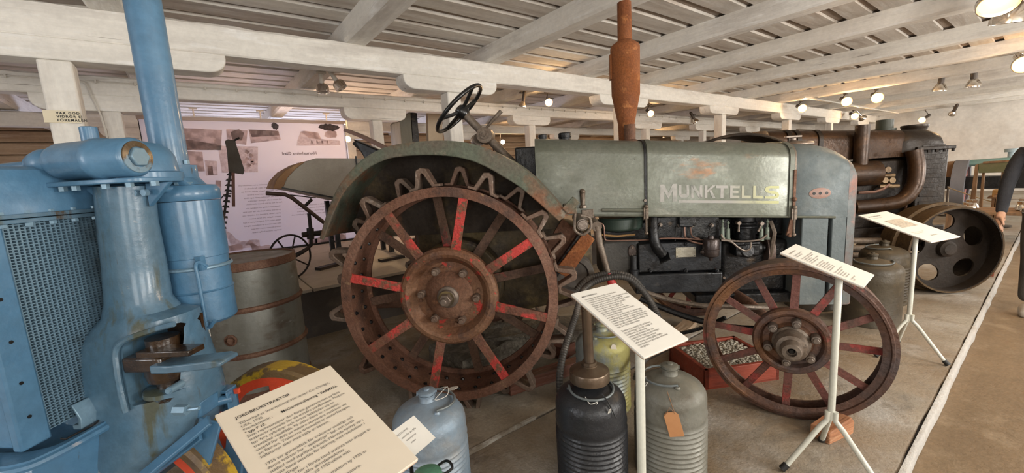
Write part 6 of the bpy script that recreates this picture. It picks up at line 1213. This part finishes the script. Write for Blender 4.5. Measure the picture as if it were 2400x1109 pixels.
for i, l in enumerate(T2): text(l, 0.027, Mm(((0.975,7.000,1.094)[0]-0.004*i,0,(0.975,7.000,1.094)[2]-0.050*i),0), inkb, 'banner_lettering', bt)
for i in range(4): text(T2[(i*3)%8], 0.027, Mm(((1.695,7.000,1.711)[0],0,(1.695,7.000,1.711)[2]-0.045*i),0), inkb, 'banner_lettering', bt)
for i in range(4): text(T1[(i*2+1)%7], 0.027, Mm(((1.620,7.000,1.075)[0],0,(1.620,7.000,1.075)[2]-0.045*i),0), inkb, 'banner_lettering', bt)
# ---- mowing machine: cutter bar upright, board, spoked iron wheel
iron = mat('black_iron', (0.022,0.018,0.016), [((0.06,0.035,0.025),5,0.6,0.08)], 0.55, 0.4, 0.2)
my = 4.75
m0 = (0.096,4.750,0.595)
mt = thing('mower_cutter_bar', 'black toothed mower bar standing upright with a board on top, against the banner', 'mower', (m0[0], my, PZ))
def ml(p, dy=0.0): return (p[0]-m0[0], p[1]-my+dy, p[2]-PZ)
B_ = [ml(PY[q[0],q[1],4.75]) for q in ((527,331),(533,327),(551,328),(553,338),(573,402),(570,409),(534,404),(530,385),(531,350))] if False else None
bpts = [ml((0.283,4.750,1.821)),ml((0.308,4.750,1.837)),ml((0.364,4.750,1.829)),ml((0.368,4.750,1.786)),ml((0.402,4.750,1.545)),ml((0.387,4.750,1.509)),ml((0.274,4.750,1.534)),ml((0.288,4.750,1.739))]
MB().prism([(p[0],p[2]) for p in bpts],-0.012,0.012).build('grass_board', mat('dark_board', (0.04,0.03,0.02), rough=0.7, bump=0.2), mt, bevel=0.003)
b0_ = Vector(ml((0.288,4.750,1.533),0.02)); b1_ = Vector(ml((0.132,4.750,0.919),0.02)); bE = b1_ + (b1_-b0_)*(b1_.z/(b0_.z-b1_.z))
MB().bar(b0_, bE, 0.020, 0.010, (0,1,0)).build('knife_bar', iron, mt)
d_ = (bE-b0_); 
for k in range(22):
    p = b0_ + d_*(k+0.5)/22; MB().loft([[(p.x-0.030,p.y-0.006,p.z),(p.x-0.012,p.y-0.006,p.z+0.018),(p.x+0.030,p.y-0.006,p.z+0.010),(p.x+0.030,p.y-0.006,p.z-0.012)],[(p.x-0.030,p.y+0.006,p.z),(p.x-0.012,p.y+0.006,p.z+0.018),(p.x+0.030,p.y+0.006,p.z+0.010),(p.x+0.030,p.y+0.006,p.z-0.012)]]).build('knife_tooth', iron, mt)
MB().bar(ml((0.307,4.750,1.528),-0.02), ml((0.269,4.750,1.212),-0.02), 0.026, 0.02, (0,1,0)).build('board_stay', mat('rust_stay', (0.10,0.035,0.02), rough=0.6, bump=0.1), mt)
MB().tube([ml((0.357,4.750,1.825),-0.02),ml((0.383,4.750,1.841),-0.02),ml((0.397,4.750,1.849),-0.03)],0.01,6).build('tip_bolt', iron, mt)
MB().tube([ml((0.143,4.750,1.240)),ml((0.207,4.750,1.326)),ml((0.269,4.750,1.338))],0.005,6).build('stay_wire', iron, mt)
# spoked wheel machine with seat bars
w0 = (0.647,4.620,0.509)
wt_ = thing('spoked_implement', 'thin black implement frame with small spoked wheel and bent bars', 'implement', (w0[0], 4.62, PZ))
def wl(p, dy=0.0): return (p[0]-w0[0], p[1]-4.62+dy, p[2]-PZ)
wc = Vector(wl((0.670,4.620,0.667))); wr_ = 0.22; wn = Vector((0.45,-1,0)).normalized(); wu = Vector((1,0.45,0)).normalized(); wc.z = wr_
wo = MB().tube([wc + wu*wr_*math.cos(2*PI*i/40) + Vector((0,0,wr_*math.sin(2*PI*i/40))) for i in range(40)],0.010,8,closed=True).build('wheel_rim', iron, wt_)
for k in range(7):
    a = 2*PI*k/7+0.3; MB().tube([wc, wc+wu*wr_*math.cos(a)+Vector((0,0,wr_*math.sin(a)))],0.008,6).build('wheel_spoke', iron, wo)
MB().cyl(wc-wn*0.04, wc+wn*0.04, 0.025, n=14).build('wheel_hub', iron, wo)
MB().tube([wl((0.689,4.620,0.660)),wl((0.809,4.620,0.711)),wl((0.872,4.620,0.759)),wl((0.887,4.620,0.890)),wl((0.891,4.620,1.088))],0.018,8).cyl(wl((0.876,4.620,0.825)),wl((0.885,4.620,0.935)),0.035,n=12).build('axle_bracket', iron, wt_)
MB().tube([wl((0.801,4.620,0.875)),wl((1.365,4.620,0.866))],0.028,8).build('tool_bar', iron, wt_)
MB().tube([wl((0.537,4.620,1.318)),wl((0.699,4.620,1.294)),wl((0.758,4.620,1.255)),wl((1.033,4.620,0.966))],0.020,10).build('handle_bar', mat('dark_rust_bar', (0.07,0.04,0.03), rough=0.5, metal=0.3, bump=0.1), wt_)
MB().tube([wl((0.869,4.620,1.169)),wl((0.936,4.620,1.228))],0.016,8).tube([wl((0.743,4.620,1.286)),wl((0.974,4.620,1.238))],0.006,6).build('stay', iron, wt_)
MB().tube([wl((1.365,4.620,0.866)),(wl((1.365,4.620,0.866))[0],0,0.0)],0.028,8).build('rear_leg', iron, wt_)
for k_, (p, q) in enumerate((((0.944,4.815,0.460),(1.223,4.938,0.460)),((1.584,4.689,0.460),(1.874,4.702,0.460)))):
    o = MB().bar((p[0],p[1],0.465),(q[0],q[1],0.465),0.10,0.03).build('iron_flat', iron, None)
    tag(o, 'short black iron flat lying on the pale plinth top, %s' % ('left of the big wheel' if k_ == 0 else 'seen through the big wheel spokes'), 'iron bar')
# white rounded hood of a sowing machine
hm = mat('grey_white_hood_panel', (0.36,0.33,0.28), [((0.27,0.24,0.20),2,0.58,0.1)], 0.7, 0, 0.1)
noseb = mat('brown_nose_wood', (0.26,0.13,0.05), [((0.38,0.23,0.10),5,0.56,0.08)], 0.6, 0, 0.1)
hy = 5.1
h0 = (1.162,5.100,1.190)
ht = thing('sowing_machine_box', 'rounded grey-white box with brown nose behind the big wheel fender', 'machine box', (h0[0], hy, PZ))
def hl(p): return (p[0]-h0[0], p[2]-PZ)
side = [hl((0.868,5.100,1.323)),hl((0.755,5.100,1.354)),hl((0.809,5.100,1.461)),hl((0.905,5.100,1.558)),hl((1.013,5.100,1.634)),hl((1.128,5.100,1.669)),hl((1.405,5.100,1.662)),hl((1.912,5.100,1.645)),hl((1.849,5.100,1.053)),hl((1.302,5.100,1.183))]
MB().prism(side, 0.0, 0.55).build('box_panel', hm, ht, bevel=0.006)
nose = [hl((0.666,5.100,1.360)),hl((0.754,5.100,1.349)),hl((0.809,5.100,1.461)),hl((0.905,5.100,1.558)),hl((1.013,5.100,1.634)),hl((0.947,5.100,1.622)),hl((0.803,5.100,1.544)),hl((0.710,5.100,1.452))]
MB().prism(nose, -0.012, 0.562).build('nose_strip', noseb, ht, bevel=0.004)
MB().bar((hl((0.748,5.100,1.363))[0],-0.015,hl((0.748,5.100,1.363))[1]),(hl((1.745,5.100,1.089))[0],-0.015,hl((1.745,5.100,1.089))[1]-0.01),0.02,0.015,(0,0,1)).build('bottom_batten', eng, ht)
p = hl((1.570,5.100,1.654)); MB().b2((p[0]-0.008,-0.012,p[1]-0.35),(p[0]+0.008,0.0,p[1]+0.03)).build('side_batten', eng, ht)
for sx_ in (0.1, 0.75): MB().b2((sx_,0.1,0.0),(sx_+0.05,0.16,hl((1.348,5.100,1.170))[1])).b2((sx_,0.40,0.0),(sx_+0.05,0.46,hl((1.348,5.100,1.170))[1])).build('support_legs', eng, ht)
# tall timber uprights of a threshing machine
tg = mat('grey_green_boards', (0.16,0.16,0.13), [((0.10,0.095,0.075),3,0.58,0.1,(3,3,0.5))], 0.7, 0, 0.15, stretch=(3,3,0.5))
p0_ = (3.291,7.600,2.036)
tt = thing('threshing_machine', 'tall grey-green threshing machine side with slanted white post, behind the steering wheel', 'threshing machine', (p0_[0], 7.6, PZ))
def tl_(p): return (p[0]-p0_[0], p[2]-PZ)
def vert(pxs, m, name, y0_, y1_):
    (a, b, c, d) = pxs; P = [tl_(a), tl_(b)]; 
    s = MB().prism([tl_(a), tl_(b), (tl_(c)[0], 0.0), (tl_(d)[0], 0.0)], y0_, y1_); return s.build(name, m, tt, bevel=0.006)
vert(((3.225,7.600,2.468),(3.457,7.600,2.656),(3.408,7.600,1.995),(3.184,7.600,1.997)), tg, 'board_panel', 0, 0.5)
vert(((3.492,7.600,2.658),(3.613,7.600,2.647),(3.602,7.600,1.994),(3.416,7.600,1.995)), eng, 'dark_panel', 0.05, 0.5)
vert(((3.793,7.600,2.646),(4.089,7.600,2.633),(4.047,7.600,1.991),(3.656,7.600,1.993)), mat('pale_post', (0.50,0.42,0.31), rough=0.7, bump=0.1), 'slanted_post', -0.05, 0.05)
MB().b2((0.0,0.1,0.9),(2.4,0.5,1.25)).b2((0.1,0.2,0.0),(0.2,0.3,0.9)).b2((2.2,0.2,0.0),(2.3,0.3,0.9)).build('machine_body', tg, tt, bevel=0.01)
# ================================================================== far right background
tq = mat('turquoise_paint', (0.22,0.36,0.32), [((0.30,0.28,0.20),3,0.62,0.08)], 0.5, 0.1, 0.1)
lb = mat('pale_blue_panel', (0.36,0.46,0.50), rough=0.5, bump=0.05)
grn = mat('olive_green_panel', (0.13,0.13,0.055), [((0.20,0.16,0.08),3,0.6,0.1)], 0.6)
oldw = mat('old_brown_wood', (0.27,0.15,0.07), [((0.16,0.09,0.045),4,0.56,0.1,(3,3,0.5))], 0.7, 0, 0.2, stretch=(3,3,0.5))
FX = 12.5
def fx_(q): return q
f0 = (12.500,0.962,-0.140)
ft = thing('tractor', 'turquoise far tractor with long tank, right of the dark brown radiator', 'tractor', (13.2, f0[1]+0.6, 0))
def ff_(p, X=13.2): return (p[1]-(f0[1]+0.6), p[2])
def yz(name, pts, x0, x1, m, bev=0.01):
    # pts: world points; polygon in (y,z) extruded along x
    P = [(p[1]-(f0[1]+0.6), p[2]) for p in pts]; n = len(P); vs = [(x0,a,b) for a,b in P]+[(x1,a,b) for a,b in P]
    fs = [tuple(range(n)),tuple(range(2*n-1,n-1,-1))]+[(i,i+n,(i+1)%n+n,(i+1)%n) for i in range(n)]
    return MB().add(vs, fs).build(name, m, ft, bevel=bev)
yz('tank', [(13.200,1.444,1.082),(13.200,1.049,1.093),(13.200,0.572,1.112),(13.200,0.561,0.968),(13.200,1.435,0.953)], 0, 0.5, tq, 0.05)
yz('side_panel', [(13.200,1.435,0.953),(13.200,1.270,0.945),(13.200,1.290,0.507),(13.200,1.431,0.509)], 0, 0.05, lb)
yz('radiator', [(13.000,1.555,1.076),(13.000,1.422,1.086),(13.000,1.409,0.522),(13.000,1.538,0.523)], -0.2, 0.2, oldw)
p = (13.200,1.313,0.276); 
MB().lathe((0.0,p[1]-(f0[1]+0.6),0.55),(0,1,0.0),[(0.55,-0.1),(0.55,0.1),(0.40,0.1),(0.40,-0.1)],36,closed=True).build('tyre', mat('grey_tyre', (0.22,0.22,0.24), rough=0.8, bump=0.3), ft)
MB().lathe((0.0,p[1]-(f0[1]+0.6),0.55),(0,1,0.0),[(0.001,-0.06),(0.41,-0.06),(0.41,0.06),(0.001,0.06)],36).build('wheel_disc', mat('faded_red_disc', (0.45,0.14,0.12), rough=0.6), ft)
MB().b2((-0.3,-1.0,0.5),(0.3,1.5,0.75)).b2((-0.2,1.2,0.0),(0.2,1.5,0.5)).b2((-0.2,-2.2,0.5),(0.3,-1.0,1.0)).build('chassis', eng, ft)
p = (13.200,0.661,1.136); MB().cyl((0.2,p[1]-(f0[1]+0.6),p[2]-0.1),(0.2,p[1]-(f0[1]+0.6),p[2]+0.08),0.05,n=14).cyl((0.2,p[1]-(f0[1]+0.6),p[2]+0.08),(0.2,p[1]-(f0[1]+0.6),p[2]+0.15),0.10,n=14).build('tank_cap', lb, ft)
w0_ = (10.800,0.743,0.216)
wt = thing('wooden_machine_frame', 'brown wooden frame with olive box behind the dark perforated wheel', 'machine', (10.8, w0_[1], 0))
def wyz(name, pts, x0, x1, m, X=10.8, bev=0.006):
    P = [(p[1]-w0_[1], max(0.0,p[2])) for p in pts]; n = len(P); vs = [(x0,a,b) for a,b in P]+[(x1,a,b) for a,b in P]
    fs = [tuple(range(n)),tuple(range(2*n-1,n-1,-1))]+[(i,i+n,(i+1)%n+n,(i+1)%n) for i in range(n)]
    return MB().add(vs, fs).build(name, m, wt, bevel=bev)
wyz('upright', [(10.800,0.925,1.042),(10.800,0.888,1.069),(10.800,0.870,-0.244),(10.800,0.952,-0.251)], 0, 0.08, oldw)
wyz('upright', [(10.800,0.864,0.951),(10.800,0.835,0.950),(10.800,0.810,-0.239),(10.800,0.860,-0.243)], 0.4, 0.48, oldw)
wyz('olive_box', [(10.800,0.888,1.069),(10.800,0.498,1.081),(10.800,0.521,0.908),(10.800,0.876,0.908)], 0.0, 0.6, grn)
wyz('top_rail', [(10.800,0.836,1.102),(10.800,0.460,1.114),(10.800,0.462,1.079),(10.800,0.834,1.066)], -0.02, 0.08, oldw)
wyz('pale_post', [(10.800,0.496,1.171),(10.800,0.460,1.169),(10.800,0.495,0.921),(10.800,0.531,0.922)], -0.04, 0.02, pw)
wyz('post', [(10.800,0.635,0.898),(10.800,0.607,0.897),(10.800,0.558,-0.217),(10.800,0.596,-0.220)], 0.3, 0.4, oldw)
crate_m = mat('orange_crate_wood', (0.46,0.24,0.07), rough=0.6, bump=0.1)
for k, (a, b, X, lab) in enumerate((((11.400,0.733,0.571),(11.400,0.644,0.449),11.4,'small orange wooden crate behind the perforated wheel, left one'),((10.200,0.585,0.721),(10.200,0.517,0.571),10.2,'small orange wooden crate behind the perforated wheel, upper right one'))):
    s = thing('wooden_crate', lab, 'crate', (X, (a[1]+b[1])/2, 0)); hh = b[2]; w_ = abs(a[1]-b[1])
    MB().b2((0,-w_/2,hh),(0.35,w_/2,a[2])).build('crate_body', crate_m, s, bevel=0.005)
    MB().b2((0.0,-w_/2-0.05,hh-0.03),(0.4,w_/2+0.05,hh)).b2((0.02,-w_/2,0),(0.06,-w_/2+0.05,hh-0.03)).b2((0.02,w_/2-0.05,0),(0.06,w_/2,hh-0.03)).b2((0.34,-w_/2,0),(0.38,-w_/2+0.05,hh-0.03)).b2((0.34,w_/2-0.05,0),(0.38,w_/2,hh-0.03)).build('crate_stand', oldw, s)
# table of shiny metal parts
tp = (9.600,0.558,0.398)
tb_ = thing('display_table', 'low brown table with shiny chromed machine parts beside the visitor', 'table', (9.6, tp[1], 0))
MB().b2((-0.4,-0.5,tp[2]-0.04),(0.4,0.5,tp[2])).build('table_top', oldw, tb_, bevel=0.005)
for sx_ in (-0.35,0.35):
    for sy_ in (-0.45,0.45): MB().b2((sx_-0.03,sy_-0.03,0),(sx_+0.03,sy_+0.03,tp[2]-0.04)).build('leg', oldw, tb_)
for k in range(8):
    a = -0.28+0.19*(k%4); b = -0.3+0.55*(k//4)+0.06*(k%2); r = random.uniform(0.05,0.085)
    o = MB().lathe((9.6+a, tp[1]+b, tp[2]),(0,0,1),[(r*0.6,0),(r,0.02),(r*0.9,0.05),(r*0.5,r*1.4),(r*0.7,r*2.0),(r*0.3,r*2.2)],18).build('chromed_part', chrome, None)
    tag(o, 'shiny chromed machine part among others on the low table by the visitor', 'machine part', 'chromed parts on the low table')
# barrier rope
ro = MB().tube([(12.285,1.392,0.568),(11.981,0.956,0.393),(11.649,0.686,0.320),(10.820,0.554,0.351)],0.010,8).build('barrier_rope', mat('tan_rope', (0.45,0.34,0.2), rough=0.8, bump=0.1), None)
tag(ro, 'thin tan barrier rope sagging behind the dark tractor', 'rope')
rp = (12.285,1.392,0.568); rq = (10.820,0.554,0.351)
for k, p in enumerate((rp, rq)):
    o = MB().cyl((p[0],p[1],0.0 if p[1] > 0.35 else -0.08),(p[0],p[1],p[2]+0.03),0.016,n=12).cyl((p[0],p[1],0.0 if p[1] > 0.35 else -0.08),(p[0],p[1],0.015),0.12,n=24).build('barrier_post', darkm, None)
    tag(o, 'dark barrier post holding the %s end of the tan rope' % ('left' if k == 0 else 'right'), 'post')
q = (6.953,0.325,0.000)
o = rough_block('red_wood_block', 'red wooden chock on the slab edge by the dark perforated wheel', 'block', (q[0]-0.15,0.42,0.05), (0.45,0.12,0.12), 0.05, mat('red_block', (0.33,0.09,0.05), [((0.2,0.06,0.04),4,0.6,0.1)], 0.7), 0.002)
# ================================================================== visitor at the right edge
skin = mat('skin', (0.52,0.30,0.20), rough=0.5, bump=0.02, rvar=0)
cloth = mat('dark_navy_jacket', (0.022,0.023,0.028), [((0.035,0.035,0.04),4,0.6,0.1)], 0.9, 0, 0.3)
trous = mat('grey_brown_trousers', (0.075,0.065,0.055), [((0.05,0.045,0.04),4,0.6,0.1)], 0.9, 0, 0.3)
shoe = mat('pale_shoe', (0.35,0.31,0.26), rough=0.6)
hairm = mat('dark_hair', (0.05,0.035,0.025), rough=0.7)
vt = thing('person', 'visitor in a dark jacket standing in the aisle at the right edge', 'person', (5.50,0.0,-0.08), 0.0)
def skinmesh(name, verts, edges, m, parent, sub=2, root=0):
    me = bpy.data.meshes.new(name); me.from_pydata([v[:3] for v in verts], edges, []); o = bpy.data.objects.new(name, me); COL.objects.link(o)
    md = o.modifiers.new('skin','SKIN'); sv = me.skin_vertices[0].data
    for i, v_ in enumerate(verts): r = v_[3] if len(v_) > 3 else 0.05; r2 = v_[4] if len(v_) > 4 else r; sv[i].radius = (r, r2); sv[i].use_root = (i == root)
    md.use_smooth_shade = True; s_ = o.modifiers.new('sub','SUBSURF'); s_.levels = sub; s_.render_levels = sub
    dg = bpy.context.evaluated_depsgraph_get(); m2 = bpy.data.meshes.new_from_object(o.evaluated_get(dg)); bpy.data.objects.remove(o)
    m2.materials.clear(); m2.materials.append(m); m2.polygons.foreach_set('use_smooth', [True]*len(m2.polygons)); o = bpy.data.objects.new(name, m2); lnk(o, parent); return o
# body faces along -x (towards the camera end of the aisle); left hand side of the body is at -y... arms hang at +-y
JV = [(0,0,0.95,0.125,0.165),(0,0,1.10,0.115,0.16),(0,0,1.28,0.125,0.185),(0.0,0,1.40,0.10,0.17),(0,0,1.47,0.06,0.065),(0,0.19,1.40,0.062,0.06),(0.01,0.245,1.25,0.055,0.055),(0.0,0.275,1.10,0.050,0.050),(-0.05,0.285,0.93,0.040,0.042),(-0.08,0.285,0.86,0.034,0.036),(0,-0.19,1.40,0.062,0.06),(0.01,-0.245,1.25,0.055,0.055),(0.0,-0.275,1.10,0.050,0.050),(-0.05,-0.285,0.93,0.040,0.042),(-0.08,-0.285,0.86,0.034,0.036)]
skinmesh('jacket', JV, [(0,1),(1,2),(2,3),(3,4),(3,5),(5,6),(6,7),(7,8),(8,9),(3,10),(10,11),(11,12),(12,13),(13,14)], cloth, vt)
TV = [(0,0,0.93,0.12,0.155),(0,0.09,0.84,0.095,0.095),(0.0,0.10,0.65,0.078,0.078),(-0.01,0.10,0.47,0.060,0.060),(0.0,0.10,0.28,0.056,0.056),(0.01,0.10,0.10,0.050,0.050),(0,-0.09,0.84,0.095,0.095),(0.02,-0.10,0.65,0.078,0.078),(0.02,-0.10,0.47,0.060,0.060),(0.05,-0.10,0.28,0.056,0.056),(0.08,-0.10,0.10,0.050,0.050)]
skinmesh('trousers', TV, [(0,1),(1,2),(2,3),(3,4),(4,5),(0,6),(6,7),(7,8),(8,9),(9,10)], trous, vt)
for fy_, fx0 in ((0.10,0.01),(-0.10,0.08)):
    skinmesh('shoe', [(fx0+0.03,fy_,0.05,0.042,0.045),(fx0-0.05,fy_,0.045,0.040,0.038),(fx0-0.13,fy_,0.036,0.036,0.042),(fx0-0.18,fy_,0.032,0.028,0.034)], [(0,1),(1,2),(2,3)], shoe, vt)
hd = skinmesh('head', [(0,0,1.44,0.048,0.048),(0,0,1.51,0.052,0.052),(-0.015,0,1.575,0.075,0.068),(-0.012,0,1.64,0.092,0.076),(0.0,0,1.69,0.075,0.066)], [(0,1),(1,2),(2,3),(3,4)], skin, vt)
MB().loft([[(-0.098,-0.011,1.595),(-0.098,0.011,1.595),(-0.120,0.010,1.585),(-0.120,-0.010,1.585)],[(-0.092,-0.006,1.635),(-0.092,0.006,1.635),(-0.100,0.005,1.633),(-0.100,-0.005,1.633)]]).build('nose', skin, hd)
for sy_ in (-1,1):
    MB().sph((-0.088,sy_*0.030,1.632),0.012,10).build('eye', mat('eye_white', (0.6,0.58,0.55), rough=0.3, bump=0), hd)
    MB().sph((0.0,sy_*0.078,1.61),0.026,10,(0.8,0.35,1.2)).build('ear', skin, hd)
MB().tube([(-0.094,-0.024,1.562),(-0.101,0,1.565),(-0.094,0.024,1.562)],0.005,6).build('mouth', mat('lips', (0.4,0.15,0.12), rough=0.5, bump=0), hd)
MB().sph((0.022,0,1.665),0.095,16,(0.95,0.86,0.85)).build('hair', hairm, hd)
def hand(sy_):
    wx, wy, wz = -0.085, sy_*0.285, 0.855
    V = [(wx,wy,wz+0.03,0.024,0.020),(wx-0.01,wy,wz-0.02,0.030,0.018),(wx-0.02,wy,wz-0.06,0.036,0.015)]; E_ = [(0,1),(1,2)]
    for k, (dx, L) in enumerate(((-0.030,0.065),(-0.010,0.075),(0.010,0.070),(0.028,0.055))):
        i = len(V); x = wx-0.02+dx
        V += [(x,wy,wz-0.075,0.0095,0.0095),(x-0.008,wy-sy_*0.006,wz-0.075-L*0.5,0.0088,0.0088),(x-0.010,wy-sy_*0.022,wz-0.075-L*0.9,0.0075,0.0075)]; E_ += [(2,i),(i,i+1),(i+1,i+2)]
    i = len(V); V += [(wx-0.045,wy-sy_*0.01,wz-0.03,0.012,0.012),(wx-0.062,wy-sy_*0.018,wz-0.06,0.010,0.010),(wx-0.066,wy-sy_*0.024,wz-0.085,0.0085,0.0085)]; E_ += [(1,i),(i,i+1),(i+1,i+2)]
    skinmesh('hand', V, E_, skin, vt)
hand(1); hand(-1)
